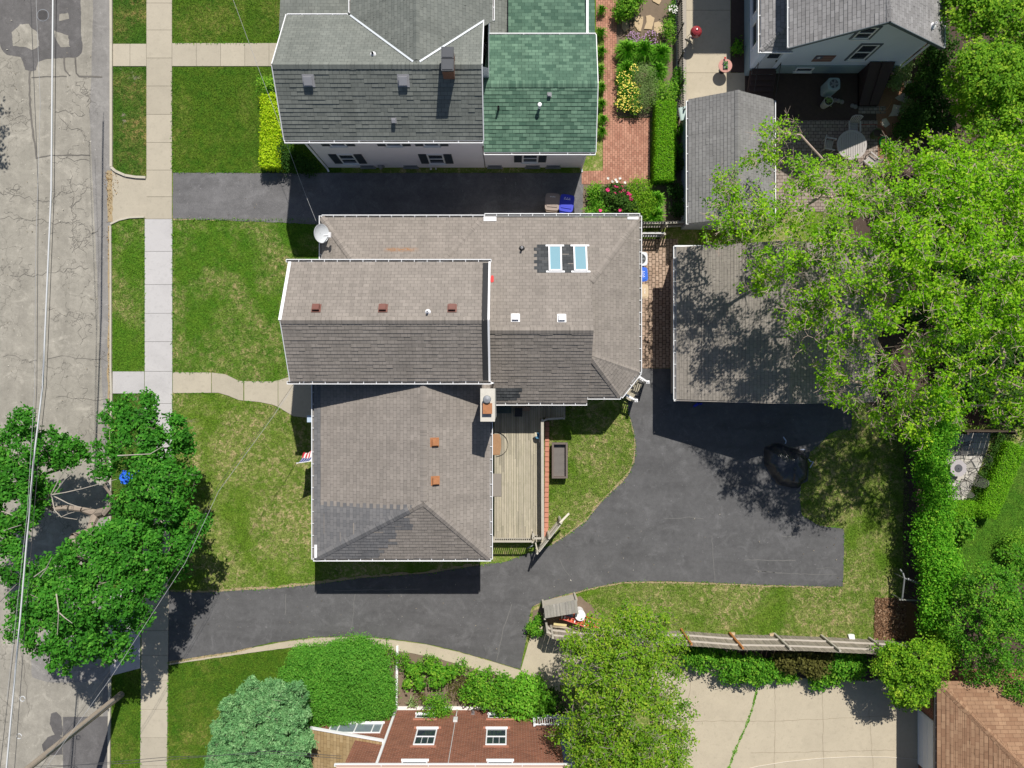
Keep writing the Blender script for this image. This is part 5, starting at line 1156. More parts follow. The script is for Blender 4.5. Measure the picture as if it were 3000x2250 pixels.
# ---------------------------------------------------------------- hedges, shrubs, flowers
hedge('clipped_hedge', 'long clipped bright green hedge beside the brick patio', [tuple(P(1941, 320))[:2], tuple(P(1939, 436, 0))[:2], tuple(P(1936, 540))[:2]], 1.08, 1.1, L_trim, 1700, .075)
hedge('golden_hedge', 'golden yellow hedge along the front of the white house', [tuple(P(808, 300))[:2], tuple(P(810, 400))[:2], tuple(P(805, 500))[:2]], 1.05, 1.0, L_gold, 900, .12, rag=.06)
hedge('diagonal_hedge', 'clipped bright hedge running diagonally beside the stone patio', [tuple(P(2948, 1302))[:2], tuple(P(2905, 1400))[:2], tuple(P(2862, 1500))[:2]], 1.05, 1.0, L_trim, 1500, .075)
hedge('low_hedge', 'low clipped hedge along the bottom of the stone patio', [tuple(P(2762, 1488))[:2], tuple(P(2838, 1486))[:2]], .85, .8, L_trim, 1500, .075)
iv = [LB(2728 + 14 * math.sin(y / 37) + (y - 1200) * .03, y, 44 + 10 * math.sin(y / 61), 1.9 + .3 * math.sin(y / 53), 1.0) for y in range(1180, 1900, 26)] + [LB(2700 + 10 * math.sin(y / 23) + (y - 1200) * .05, y, 26, 1.2, 1.0) for y in range(1200, 1860, 40)]
shrub('ivy_hedge', 'tall ragged ivy hedge running down the right hand property line', iv, L_ivy, 650, .13, .6, 'hedge', spiky=.13, clump=.1)
shrub('yew', 'wide spreading bright green yew on the lower lawn beside the white drainpipe', [LB(a, b, r, 1.0, .75) for a, b, r in [(935, 1960, 76), (1040, 1965, 100), (960, 2035, 100), (1075, 2020, 82), (1110, 2060, 50), (1000, 2085, 74), (875, 1985, 56), (1055, 2085, 56), (930, 2095, 50), (885, 1930, 40), (1000, 1930, 55)]], L_yew, 1500, .14, .3, shell=.75, up=.5, clump=.05)
sid = 0
def sh(lab, lobes, mat, **kw): return shrub('shrub', lab, [LB(*l) for l in lobes], mat, **kw)
sh('small round bright shrub at the front corner of the white house', [(783, 252, 28, .8, .9)], L_shr, lsz=.12, tb=.75)
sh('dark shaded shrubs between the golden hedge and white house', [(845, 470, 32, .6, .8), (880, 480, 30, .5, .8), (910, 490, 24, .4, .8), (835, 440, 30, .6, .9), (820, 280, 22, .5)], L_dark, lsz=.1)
strap('grass_border', 'narrow green border plants along the green roofed wing', [(1762, 30, .4, .5), (1760, 95, .45, .5), (1762, 150, .4, .5), (1760, 205, .4, .45), (1764, 255, .4, .45), (1762, 305, .4, .45), (1766, 350, .4, .45), (1764, 385, .42, .45)], L_lily, 130)
g = 'shrubs in the flower garden by the brick path'
sh('dense green shrub at the top of the flower garden beside the brick path', [(1838, 18, 36, .7, .8), (1855, -10, 34, .7, .8), (1815, 35, 22, .5)], L_shr, lsz=.13, tb=.7)
for lab, cl in (('broad strap leaved lily clump below the purple flowers, beside the brick path', [(1838, 152, .8, .75)]), ('strap leaved lily clump in the middle of the garden bed', [(1885, 150, .75, .8)]), ('strap leaved lily clump nearest the iron fence', [(1935, 160, .75, .75)]), ('strap leaved lily clump beside the grey green herb shrub', [(1926, 212, .7, .7)]), ('strap leaved lily clump behind the yellow flowers', [(1836, 205, .7, .7)])):
    strap('day_lily', lab, cl, L_lily, 330, 'day lilies in the garden bed', w=.05)
sh('fine grey green herb shrub amid the lilies', [(1885, 228, 42, .5, .8), (1900, 275, 45, .5, .8), (1870, 300, 34, .4)], L_vari, lsz=.06, dens=1200, tb=.25)
sh('loose pale shrub at the top end of the clipped hedge', [(1948, 275, 36, .6, .8), (1935, 300, 26, .5)], L_shr, lsz=.11, tb=.75)
sh('small leafy shrub beside the largest flagstone', [(1958, 86, 20, .5, 1.0), (1962, 110, 16, .4)], L_shr, lsz=.1, tb=.7)
sh('narrow weedy shrub against the lower part of the iron fence', [(1984, 215, 16, .4), (1986, 240, 18, .5), (1984, 265, 18, .4), (1985, 380, 18, .4), (1985, 440, 20, .4)], L_shr, lsz=.1)
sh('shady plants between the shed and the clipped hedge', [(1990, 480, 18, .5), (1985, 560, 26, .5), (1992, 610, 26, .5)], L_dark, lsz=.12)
wf = sh('white flowering plant by the top of the iron fence', [(1970, 30, 18, .5), (1965, 60, 14, .4)], L_shr, lsz=.09)
p, _ = lobe_pts(LB(1971, 29, 15, .75), 45, .6, .2); blooms(p, petal_w, .035, 'blossoms', wf)['kind'] = 'stuff'
for lab, x, y, r in (('lilac flowering groundcover left of the garden stones', 1855, 112, 22), ('lilac flowering groundcover below the flagstones', 1905, 115, 26)):
    f = shrub('lilac_groundcover', lab, [LB(x, y, r, .2, .6)], L_cop, lsz=.07, cat='flower', group='lilac groundcover'); p, _ = lobe_pts(LB(x, y, r, .3, .6), 90, .7, .1); blooms(p, petal_v, .035, 'blossoms', f)['kind'] = 'stuff'
yf = sh('mass of yellow flowers along the brick path', [(1830, 240, 26, .45), (1845, 280, 36, .45), (1825, 305, 22, .4), (1862, 310, 22, .4), (1856, 205, 14, .5)], L_shr, lsz=.09, cat='flower')
pts = []
for l, n in (((1828, 235, 26, .5), 55), ((1842, 275, 36, .55), 130), ((1826, 306, 24, .5), 70), ((1862, 312, 22, .5), 50), ((1857, 203, 15, .6), 26), ((1870, 255, 10, .5), 10)): p, _ = lobe_pts(LB(*l), n, .8, .15); pts += list(p)
blooms(pts, petal_y, .038, 'blossoms', yf)['kind'] = 'stuff'
pe = sh('dark leaved peony bush with deep pink blooms beside the driveway', [(1800, 575, 38, .6, .8), (1830, 600, 36, .6, .8), (1780, 640, 28, .5), (1830, 645, 28, .5)], L_dark, lsz=.14, tb=.75)
for x, y in [(775, 1540), (828, 1512), (858, 1520), (890, 1513), (905, 1545), (833, 1568), (876, 1556), (938, 1568), (958, 1580), (893, 1594), (965, 1612), (715, 1706), (875, 1704)]:
    c = P(1500 + x * .3617, y * .3617, .95); m = MB(); r = random.uniform(.08, .13)
    for j in range(9):
        a = random.random() * 6.28; t1 = Vector((math.cos(a), math.sin(a), random.uniform(-.4, .6))) * r; t2 = Vector((-math.sin(a), math.cos(a), random.uniform(-.4, .6))) * r; q = c + Vector((0, 0, random.uniform(-.02, .05))); m.face([q - t1, q - t2, q + t1, q + t2])
    m.build('bloom', petal_p, pe)
for x, y in [(778, 1445), (815, 1470), (840, 1455), (875, 1445), (850, 1472), (915, 1478)]:
    c = P(1500 + x * .3617, y * .3617, .95); m = MB()
    for j in range(6):
        a = random.random() * 6.28; r = .08; t1 = Vector((math.cos(a), math.sin(a), random.uniform(-.4, .6))) * r; t2 = Vector((-math.sin(a), math.cos(a), random.uniform(-.4, .6))) * r; m.face([c - t1, c - t2, c + t1, c + t2])
    m.build('bloom', petal_w, pe)
sh('yellow green mounded shrub right of the peonies', [(1872, 562, 40, .5, .8), (1850, 610, 30, .5), (1890, 600, 36, .5)], L_rnd, lsz=.1)
strap('day_lily', 'strap leaved lily clump in the corner of the peony bed nearest the bins', [(1748, 585, .6, .6)], L_lily, 330, 'lilies around the peonies', w=.05)
strap('day_lily', 'strap leaved lily clump at the right end of the peony bed', [(1922, 585, .62, .65)], L_lily, 330, 'lilies around the peonies', w=.05)
strap('day_lily', 'broad strap leaved lily clump against the house gutter', [(1915, 632, .75, .65)], L_lily, 330, 'lilies around the peonies', w=.05)
sh('leafy shrub in the peony bed by the house gutter', [(1730, 640, 30, .5), (1760, 610, 28, .5), (1745, 560, 24, .4)], L_shr, lsz=.12, tb=.65)
# yard of the blue grey house
sh('pale leaved shrub at the corner of the cellar hatch', [(2640, 210, 28, .7), (2625, 240, 22, .6), (2650, 190, 18, .8)], L_vari, lsz=.11, tb=.4)
sh('rounded grey green shrub beside the stepping stones', [(2658, 318, 26, .5, .9)], L_vari, lsz=.1, tb=.2)
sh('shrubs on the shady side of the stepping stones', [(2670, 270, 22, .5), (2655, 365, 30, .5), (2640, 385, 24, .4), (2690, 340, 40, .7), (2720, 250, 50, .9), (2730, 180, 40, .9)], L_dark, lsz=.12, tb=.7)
ff = sh('white and orange flowers in the shade below the stepping stones', [(2650, 375, 20, .3), (2635, 400, 16, .25)], L_dark, lsz=.08, cat='flower'); p, _ = lobe_pts(LB(2650, 374, 20, .4), 14, .7, .2); blooms(p, petal_w, .05, 'blossoms', ff)['kind'] = 'stuff'
sh('small green plant in the dark bed between patio and blue grey house', [(2160, 145, 14, .25), (2160, 120, 10, .2)], L_shr, lsz=.12)
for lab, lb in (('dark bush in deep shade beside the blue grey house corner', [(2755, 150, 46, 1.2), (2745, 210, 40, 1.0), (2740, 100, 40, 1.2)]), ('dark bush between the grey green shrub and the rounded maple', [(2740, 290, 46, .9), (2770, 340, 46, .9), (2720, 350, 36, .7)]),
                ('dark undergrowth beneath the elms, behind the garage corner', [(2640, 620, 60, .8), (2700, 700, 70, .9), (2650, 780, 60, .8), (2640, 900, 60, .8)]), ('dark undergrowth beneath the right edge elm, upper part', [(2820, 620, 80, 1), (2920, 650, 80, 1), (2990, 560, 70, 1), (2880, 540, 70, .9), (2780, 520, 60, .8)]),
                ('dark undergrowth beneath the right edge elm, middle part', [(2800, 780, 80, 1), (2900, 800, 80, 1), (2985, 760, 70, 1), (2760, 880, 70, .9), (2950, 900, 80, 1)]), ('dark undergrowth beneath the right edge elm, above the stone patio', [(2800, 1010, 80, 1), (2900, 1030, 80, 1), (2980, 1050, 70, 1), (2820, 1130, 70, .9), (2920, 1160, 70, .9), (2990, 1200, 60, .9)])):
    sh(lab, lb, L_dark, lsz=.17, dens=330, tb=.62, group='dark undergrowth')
# plants along the stockade fence
for lab, lb, mt in (('first leafy plant behind the fence, beside the olive tree', [(2010, 1918, 32, .7), (1990, 1900, 24, .7)], L_shr), ('tall weedy plant by the orange fence post', [(2062, 1930, 42, .8), (2040, 1915, 26, .7)], L_shr), ('dark mounded plant over the weedy driveway joint', [(2130, 1948, 46, .8), (2160, 1975, 30, .6)], L_shr),
                    ('big leaved plant right of the weedy driveway joint', [(2195, 1955, 44, .9), (2225, 1980, 30, .6), (2250, 1960, 30, .7)], L_shr), ('copper tinted shrub against the fence', [(2300, 1938, 36, .9), (2345, 1930, 40, .9), (2390, 1950, 38, .8), (2415, 1925, 28, .8)], L_cop),
                    ('broad bright green plant near the rounded bush tree', [(2450, 1945, 40, .8), (2490, 1955, 40, .8), (2510, 1935, 30, .8)], L_shr), ('low plants spilling onto the concrete beside the copper shrub', [(2280, 1975, 26, .5), (2400, 1990, 34, .5), (2440, 1985, 28, .5)], L_shr)):
    sh(lab, lb, mt, lsz=.17, dens=480, tb=.5, group='plants along the stockade fence')
strap('day_lily', 'small spiky lily clump at the edge of the concrete, under the fence plants', [(2318, 1985, .5, .5)], L_lily, 120)
# bed beside the brick house
for lab, lb, mt, ls in (('bright large leaved hosta next to the white drainpipe', [(1212, 1962, 26, .4), (1228, 2000, 20, .4), (1195, 2000, 14, .35)], L_shr, .2), ('bright hosta in the middle of the brick house bed', [(1285, 1985, 32, .45), (1260, 1955, 18, .4), (1322, 1970, 18, .4)], L_shr, .2),
                        ('small leafy plants along the concrete edging', [(1130, 1915, 30, .35), (1175, 1930, 26, .35), (1250, 1940, 24, .35), (1270, 1945, 22, .3), (1345, 1955, 24, .35), (1430, 1970, 20, .3), (1105, 1905, 26, .3)], L_shr, .11),
                        ('round dark shrub in front of the left basement window', [(1272, 2068, 44, .8, .9), (1300, 2080, 32, .7)], L_shr, .11), ('dark leafy shrub in the bed between the two basement windows', [(1400, 1998, 38, .7), (1375, 2035, 28, .6), (1425, 2040, 40, .8)], L_shr, .16),
                        ('tall dark shrub in front of the right basement window', [(1475, 2008, 38, .9), (1480, 2058, 46, .9), (1512, 2045, 30, .9)], L_shr, .17), ('glossy long leaved shrub at the back end of the brick house bed', [(1555, 2020, 48, .9), (1550, 2070, 50, 1.0), (1590, 2060, 36, .8), (1530, 1995, 24, .6)], L_lily, .2),
                        ('shady shrub under the olive tree by the porch', [(1615, 2040, 30, .6), (1630, 2080, 30, .6)], L_dark, .12), ('low weeds on bare soil right of the hosta', [(1350, 1995, 26, .2), (1330, 2030, 26, .2), (1230, 2035, 20, .2)], L_cop, .08)):
    sh(lab, lb, mt, lsz=ls, dens=430, tb=.55, group='plants in the brick house bed')
strap('yucca', 'pale silvery yucca by the corner of the brick house', [(1206, 2058, .45, .4)], L_vari, 60, w=.05)
sh('small spiky plant at the corner of the fence by the driveway', [(1562, 1838, 20, .4), (1580, 1850, 12, .4), (1575, 1815, 12, .3)], L_shr, lsz=.13)
sh('round hydrangea bush between low hedge and lawn', [(2815, 1546, 38, .6, .85)], L_shr, lsz=.17, tb=.55, dens=700)
sh('clipped round bush at the end of the diagonal hedge', [(2886, 1490, 28, .7, .95)], L_trim, lsz=.07, dens=2200)
sh('dark ground ivy between the stone patio and diagonal hedge', [(2925, 1300, 18, .2), (2915, 1330, 20, .2), (2900, 1365, 20, .2), (2888, 1395, 20, .2), (2872, 1430, 20, .2), (2850, 1460, 18, .2), (2930, 1275, 18, .3)], L_dark, lsz=.1, tb=.7, stems=False)
sh('light green shrub on the bright lawn below the hydrangea', [(2990, 1600, 50, .8), (2970, 1620, 30, .6)], L_shr, lsz=.1, tb=.7)
sh('small tuft of green on the far lawn by the broad shrub tree', [(2790, 1710, 30, .6), (2820, 1700, 26, .5)], L_trim, lsz=.08)
wj = []
for f in np.linspace(0, 1, 60): wj.append((2222 - 82 * f + 8 * math.sin(f * 5), 1988 + 275 * f, random.uniform(.06, .13) + (.08 if f > .92 or abs(f - .77) < .02 else 0), random.uniform(.04, .09)))
o = strap('joint_weeds', 'line of green weeds growing in the slanting joint of the concrete driveway', wj, L_lily, 45, cat='weeds', w=.03); o['kind'] = 'stuff'
m = MB(); m.tube([P(*q, .06) for q in ((2150, 2262), (2220, 2245), (2300, 2232), (2400, 2222), (2500, 2217), (2600, 2218), (2660, 2222), (2725, 2229))], .018, 6); o = m.build('garden_hose', basic('pale_hose', (.6, .55, .47), .05)); tag(o, 'pale garden hose curving across the lower concrete driveway', 'hose')
def scatter(name, label, cat, polys, dens, L, Wd, mat, z=.03, up=.6):
    out = []
    for q in polys:
        q = np.array(G(q)); lo, hi = q.min(0), q.max(0); n = int(dens * (hi[0] - lo[0]) * (hi[1] - lo[1])); x = rng.uniform(lo[0], hi[0], n); y = rng.uniform(lo[1], hi[1], n); k_ = pip([tuple(a) for a in q], x, y); out.append(np.stack([x[k_], y[k_], np.full(k_.sum(), z) + rng.uniform(0, .04, k_.sum())], 1))
    p = np.concatenate(out); o = fast(name, leaves(p, L, Wd, up), 4, np.clip(rng.normal(.5, .25, len(p)), 0, 1), mat); o['kind'] = 'stuff'; return tag(o, label, cat)
scatter('mulch_chips', 'loose reddish brown mulch chips heaped in the corner by the fence', 'mulch', [[(2562, 1750), (2650, 1754), (2655, 1875), (2560, 1874)]], 500, .16, .06, leafm('mulch_flakes', (.07, .035, .02), (.2, .11, .06), (.42, .29, .19), 0), .04)
scatter('leaf_litter', 'dry brown leaf litter along the kerb and gutter', 'leaf litter', [[(316, 500), (328, 500), (328, 650), (318, 650)], [(312, 650), (325, 650), (325, 760), (316, 760)], [(319, 760), (324, 760), (322, 1250), (317, 1250)], [(300, 505), (345, 500), (350, 560), (318, 600)]], 60, .09, .04, leafm('dry_leaves', (.12, .07, .03), (.3, .18, .07), (.5, .36, .16), 0), .035)
scatter('fallen_twigs', 'scattered twigs and crumbs on the black driveway and street', 'debris', [[(520, 1760), (1400, 1700), (1480, 1920), (900, 1860), (540, 1920)], [(1650, 1600), (2000, 1400), (2300, 1450), (2460, 1560), (2460, 1700), (1800, 1690), (1550, 1750)], [(0, 0), (300, 0), (300, 1300), (0, 1300)], [(520, 515), (820, 515), (820, 635), (520, 635)]], .55, .1, .035, leafm('pale_debris', (.1, .08, .05), (.35, .3, .22), (.7, .68, .6), 0), .037)
ed = []
for (x0, y0, x1, y1) in ((424, 655, 424, 1088), (507, 645, 507, 1088), (507, 1155, 507, 1270), (507, 642, 860, 646), (507, 1090, 620, 1091), (507, 1153, 640, 1152), (700, 1117, 800, 1118), (720, 1175, 830, 1200), (506, 127, 760, 127), (328, 660, 328, 1086), (413, 1985, 412, 2250), (494, 1940, 492, 2250), (505, 200, 505, 500), (507, 505, 780, 505)):
    a, b = P(x0, y0), P(x1, y1); n = int((b - a).length * 16); f = rng.random(n); q = np.stack([a.x + (b.x - a.x) * f, a.y + (b.y - a.y) * f, np.full(n, .07)], 1) + rng.normal(size=(n, 3)) * (.035, .035, .01); ed.append(q)
for i in range(len(D2)):
    a, b = Vector(D2[i]), Vector(D2[(i + 1) % len(D2)])
    if a.x < -19.5 or a.y > 0 or (a.x < 2 and a.y < -15): continue
    n = int((b - a).length * 14); f = rng.random(n); ed.append(np.stack([a.x + (b.x - a.x) * f, a.y + (b.y - a.y) * f, np.full(n, .05)], 1) + rng.normal(size=(n, 3)) * (.05, .05, .01))
ed = np.concatenate(ed); o = fast('grass', leaves(ed, .13, .035, .5), 4, np.clip(rng.normal(.5, .25, len(ed)), 0, 1), L_shr); stuff(o, 'ragged longer grass overhanging the edges of the paving', 'grass')
# ---------------------------------------------------------------- grass blades
foot = [G(q) for q in ([(860, -400), (1700, -400), (1700, 500), (965, 500)],)]
nope = [D2, G(cur), G([(2565, 1752), (2648, 1756), (2690, 1780), (2690, 1890), (2562, 1872)]), [(-10.9, -9), (7, -9), (7, 9), (-10.9, 9)], G([(1560, 1790), (1600, 1770), (1700, 1745), (1760, 1800), (1740, 1845), (1560, 1850)])]
keepin = G(back)
bymat = {}
for poly, mt, dens in lawns:
    a = np.array(poly); lo, hi = np.maximum(a.min(0), (-31, -23.5)), np.minimum(a.max(0), (31, 23.5))
    if (hi <= lo).any(): continue
    n = int(dens * (hi[0] - lo[0]) * (hi[1] - lo[1])); x = rng.uniform(lo[0], hi[0], n); y = rng.uniform(lo[1], hi[1], n)
    ins = pip(poly, x, y)
    for j, q in enumerate(nope):
        if j == 3 and poly == keepin: continue
        ins &= ~pip(q, x, y)
    for q in foot: ins &= ~pip(q, x, y)
    bymat.setdefault(mt.name, [mt, []])[1].append(np.stack([x[ins], y[ins]], 1))
for nm, (mt, l) in bymat.items():
    xy = np.concatenate(l); n = len(xy); a = rng.uniform(0, 2 * np.pi, n); d = np.stack([np.cos(a), np.sin(a)], 1); s_ = np.stack([-np.sin(a), np.cos(a)], 1)
    ln = rng.uniform(.045, .13, (n, 1)); w = rng.uniform(.009, .02, (n, 1)); z = np.full((n, 1), .012)
    v = np.empty((n, 3, 3)); v[:, 0] = np.hstack([xy - s_ * w, z]); v[:, 1] = np.hstack([xy + s_ * w, z]); v[:, 2] = np.hstack([xy + d * ln, z + rng.uniform(.02, .075, (n, 1))])
    o = fast('grass', v.reshape(-1, 3), 3, rng.uniform(-.45, .6, n), mt)
    stuff(o, {'lush_lawn': 'short dense green grass of the upper and lower lawns', 'patchy_lawn': 'dry patchy grass around the main house', 'front_lawn': 'half dry grass of the front lawn', 'verge_lawn': 'worn thin grass on the verge strips', 'bright_lawn': 'vivid green grass of the far right lawn'}[nm], 'grass')
# ---------------------------------------------------------------- fences, deck, railings
def fence(name, label, base, hgt, mat, rail, posts, postmats, gap=0.0, bw=.14, group=None, side=1, sag=.05, rails=(.35, .75), kind='fence'):
    """board fence along a ground line; rails and posts on the 'side' normal"""
    root = thing(name, label, kind, (*((Vector(base[0]) + Vector(base[-1])) / 2), 0), group=group)
    for bi, (a, b) in enumerate(zip(base, base[1:])):
        a, b = Vector((*a, 0)), Vector((*b, 0)); L_ = (b - a).length; u = (b - a) / L_; s_ = Vector((-u.y, u.x, 0)) * side; n = int(L_ / bw); m = MB()
        for i in range(n):
            f = (i + .5) / n; c = a.lerp(b, f); h = hgt - sag * math.sin(f * math.pi) + random.uniform(-.02, .02); t_ = Vector((random.uniform(-.01, .01), random.uniform(-.01, .01), 0))
            m.obb(c + t_ + Vector((0, 0, h / 2)), u * (L_ / n * (1 - gap) / 2 - .004), s_ * .011, Vector((0, 0, h / 2)))
        m.build('board_panel', mat, root)
        for r in rails:
            m = MB(); m.bar(a + s_ * .05 + Vector((0, 0, hgt * r)), b + s_ * .05 + Vector((0, 0, hgt * r)), .09, .05); m.build('rail', rail, root)
    for (q, pm) in zip(posts, postmats):
        q = Vector((*q, 0)); d = Vector(base[-1]) - Vector(base[0]); s_ = Vector((-d.y, d.x, 0)).normalized() * side
        m = MB(); m.obb(q + s_ * .1 + Vector((0, 0, hgt * .51)), (.055, 0, 0), (0, .055, 0), (0, 0, hgt * .51)); m.build('post', pm, root)
    return root
g2 = lambda *q: [tuple(P(*a)[:2]) for a in q]
sp = [(1745, 1850), (1900, 1849), (1995, 1848), (2137, 1859), (2268, 1861), (2405, 1866), (2545, 1873), (2672, 1880)]
fence('stockade_fence', 'long weathered stockade fence with two new orange posts above the concrete driveway', g2(*sp), 2.4, fencem, basic('pale_fence_rail', (.45, .41, .36), .2, 6), g2(*sp[1:-1]), [railm, orange_wood, orange_wood, darkwood if False else railm, railm, railm], side=1)
fence('stockade_fence', 'short weathered fence panel closing the wood store beside the olive tree', g2((1596, 1822), (1612, 1836), (1745, 1850)), 2.0, fencem, basic('pale_fence_rail', (.45, .41, .36), .2, 6), g2((1598, 1822), (1613, 1837)), [railm, railm], side=1)
fence('side_fence', 'grey slatted fence closing the passage between main house and shed', g2((1868, 668), (1935, 667), (2004, 664)), 1.6, basic('dark_grey_boards', (.14, .13, .125), .25, 5), railm, g2((1935, 667), (2004, 664)), [railm, railm], gap=.25, side=-1, rails=(.3, .9))
fence('slatted_gate', 'low grey slatted gate standing in the shade behind the air conditioner', g2((1868, 692), (1936, 692)), 1.1, basic('dark_grey_boards', (.14, .13, .125), .25, 5), basic('pale_gate_rail', (.55, .55, .55), .1), g2((1870, 692), (1936, 692)), [railm, railm], gap=.4, side=-1, rails=(.25, .97), sag=0, kind='gate')
fence('privacy_fence', 'dark board fence along the top of the stone patio, mostly under the elm leaves', g2((2766, 1258), (2905, 1258)), 2.1, basic('dark_brown_boards', (.1, .075, .055), .3, 5), darkwood, g2((2768, 1258), (2903, 1258)), [darkwood, darkwood], side=-1)
# iron fence
ir = thing('iron_fence', 'black iron picket fence between flower garden and concrete patio', 'fence', tuple(P(1985, 150)))
a, b = P(1982, -60), P(1988, 345); m = MB(); n = int((b - a).length / .13)
for i in range(n + 1): q = a.lerp(b, i / n); m.obb(q + Vector((0, 0, .65)), (.017, 0, 0), (0, .017, 0), (0, 0, .62)); m.lathe((q.x, q.y, 1.26), [(.028, 0), (.02, .04), (0, .09)], 5)
m.build('pickets', blackmetal, ir)
for z in (.2, 1.12): m = MB(); m.bar(a + Vector((0, 0, z)), b + Vector((0, 0, z)), .035, .03); m.build('rail', blackmetal, ir)
for i in range(6): q = a.lerp(b, i / 5); m = MB(); m.obb(q + Vector((.04, 0, .7)), (.035, 0, 0), (0, .035, 0), (0, 0, .7)); m.build('post', blackmetal, ir)
m = MB(); c = P(2001, 332, 1.15); m.obb(c, (.17, .05, 0), (-.06, .36, .0), (.03, 0, .02)); sg = m.build('garden_sign', basic('pale_green_sign', (.4, .5, .47), .08, 3)); tag(sg, 'pale green board leaning against the corner of the shed gutter', 'board')
# deck
dz = .6
dk_ = thing('wooden_deck', 'weathered plank deck behind the main house with timber railings', 'deck', (.4, -5, 0))
m = MB(); nb = 20; x0, x1 = -1.02, 1.78
for i in range(nb):
    w = (x1 - x0) / nb; y = -.7
    while y > -9.1:
        l = random.uniform(2, 4.2); ye = max(-9.15, y - l); m.box(x0 + i * w + .006, x0 + (i + 1) * w - .006, ye + .004, y, dz - .04, dz + random.uniform(-.004, .004)); y = ye
for i in range(9): m.box(1.79 + i * .145, 1.92 + i * .145, -1.95, -.7, dz - .04, dz + random.uniform(-.004, .004))
m.build('boards', deckm, dk_)
m = MB(); m.box(-1.0, 1.76, -9.12, -9.08, .05, dz - .045); m.build('fascia', railm, dk_); m = MB(); m.box(1.72, 1.76, -9.07, -2, .05, dz - .045); m.build('fascia', railm, dk_)
def railing(pts, top=1.5, capw=.16, sp=.115, bw=.045):
    for a, b in zip(pts, pts[1:]):
        a, b = Vector((*a, 0)), Vector((*b, 0)); m = MB(); m.bar(a + Vector((0, 0, top)), b + Vector((0, 0, top)), capw, .04); m.build('rail', railm, dk_)
        L_ = (b - a).length; u = (b - a) / L_; n = int(L_ / sp); s_ = Vector((-u.y, u.x, 0)); m = MB()
        for i in range(n): c = a.lerp(b, (i + .5) / n); m.obb(c + Vector((0, 0, (dz + top) / 2 - .03)), u * bw / 2, s_ * .015, (0, 0, (top - dz) / 2 - .04))
        m.build('balusters', railm, dk_)
        m = MB(); m.bar(a + Vector((0, 0, dz + .1)), b + Vector((0, 0, dz + .1)), .04, .05); m.build('rail', railm, dk_)
R_ = lambda px, py, h=1.5: tuple(P(px, py, h)[:2])
railing([R_(1589, 1232), R_(1590, 1577)]); railing([R_(1603, 1228), R_(1650, 1225)], capw=.11); railing([R_(1446, 1586), R_(1558, 1586)], capw=.11); railing([R_(1562, 1562), R_(1562, 1577), R_(1586, 1577)], capw=.11, sp=.14)
for q in (R_(1589, 1230), R_(1601, 1229), R_(1652, 1226), R_(1590, 1578), R_(1446, 1586), R_(1560, 1588)):
    m = MB(); m.box(q[0] - .05, q[0] + .05, q[1] - .05, q[1] + .05, 0, 1.56); m.build('post', railm, dk_)
m = MB(); m.bar(P(1586, 1232, 1.35), P(1581, 1296, 1.0), .07, .05); m.bar(P(1601, 1229, 1.52), P(1590, 1234, 1.52), .08, .05); m.build('handrail', basic('pale_timber', (.6, .55, .46), .15, 6), dk_, each=True)
gt = thing('timber_gate', 'weathered slatted timber gate standing open at the bottom corner of the deck', 'gate', tuple(P(1605, 1560)))
a, b = P(1573, 1600), P(1640, 1515); a.z = b.z = 0; u = (b - a).normalized(); s_ = Vector((-u.y, u.x, 0)); L_ = (b - a).length
for i in range(6): m = MB(); z = .2 + i * .31; m.obb((a + b) / 2 + Vector((0, 0, z)) + s_ * random.uniform(-.03, .03), u * L_ / 2 * random.uniform(.86, 1), s_ * .022, (0, 0, .12)); m.build('slat', basic('silvered_slat', (.5, .47, .4), .25, 5), gt)
for f in (0.0, .5, 1.0): m = MB(); c = a.lerp(b, f) + s_ * .06; m.obb(c + Vector((0, 0, .98)), u * .05, s_ * .045, (0, 0, 1.0)); m.build('post', basic('silvered_slat', (.5, .47, .4), .25, 5), gt)
m = MB(); m.bar(P(1640, 1532, 1.9), P(1667, 1504, 1.7), .11, .04); m.build('brace', basic('pale_timber', (.6, .55, .46), .15, 6), gt)
m = MB(); m.bar(P(1574, 1612, 1.3), P(1568, 1584, 1.1), .07, .05); m.build('brace', railm, gt)
m = MB(); m.bar(P(1546, 1606, .25), P(1562, 1597, .45), .05, .05); br = m.build('timber_offcut', basic('blue_grey_timber', (.35, .38, .4), .1)); tag(br, 'grey timber offcut lying in the shade below the deck corner', 'plank')
# brick edging
m = MB(); m.box(-.12, .12, -.135, .135, 0, .1); m.box(-.1, .1, -.115, .115, .1, .115)
eb = m.build('edging_brick', basic('terracotta_brick', (.5, .22, .15), .2, 9, .85, bmp=.3))
tag(eb, 'terracotta edging brick in the row between the deck railing and the grass', 'brick', 'edging bricks beside the deck')
eb.location = P(1603, 1242)
for i in range(1, 21): dup(eb, P(1603 - i * .12, 1242 + i * 14.8), random.uniform(-.09, .09))
for px, py, rz in ((1599, 1551, -.3), (1594, 1563, -.6)): dup(eb, P(px, py), rz)
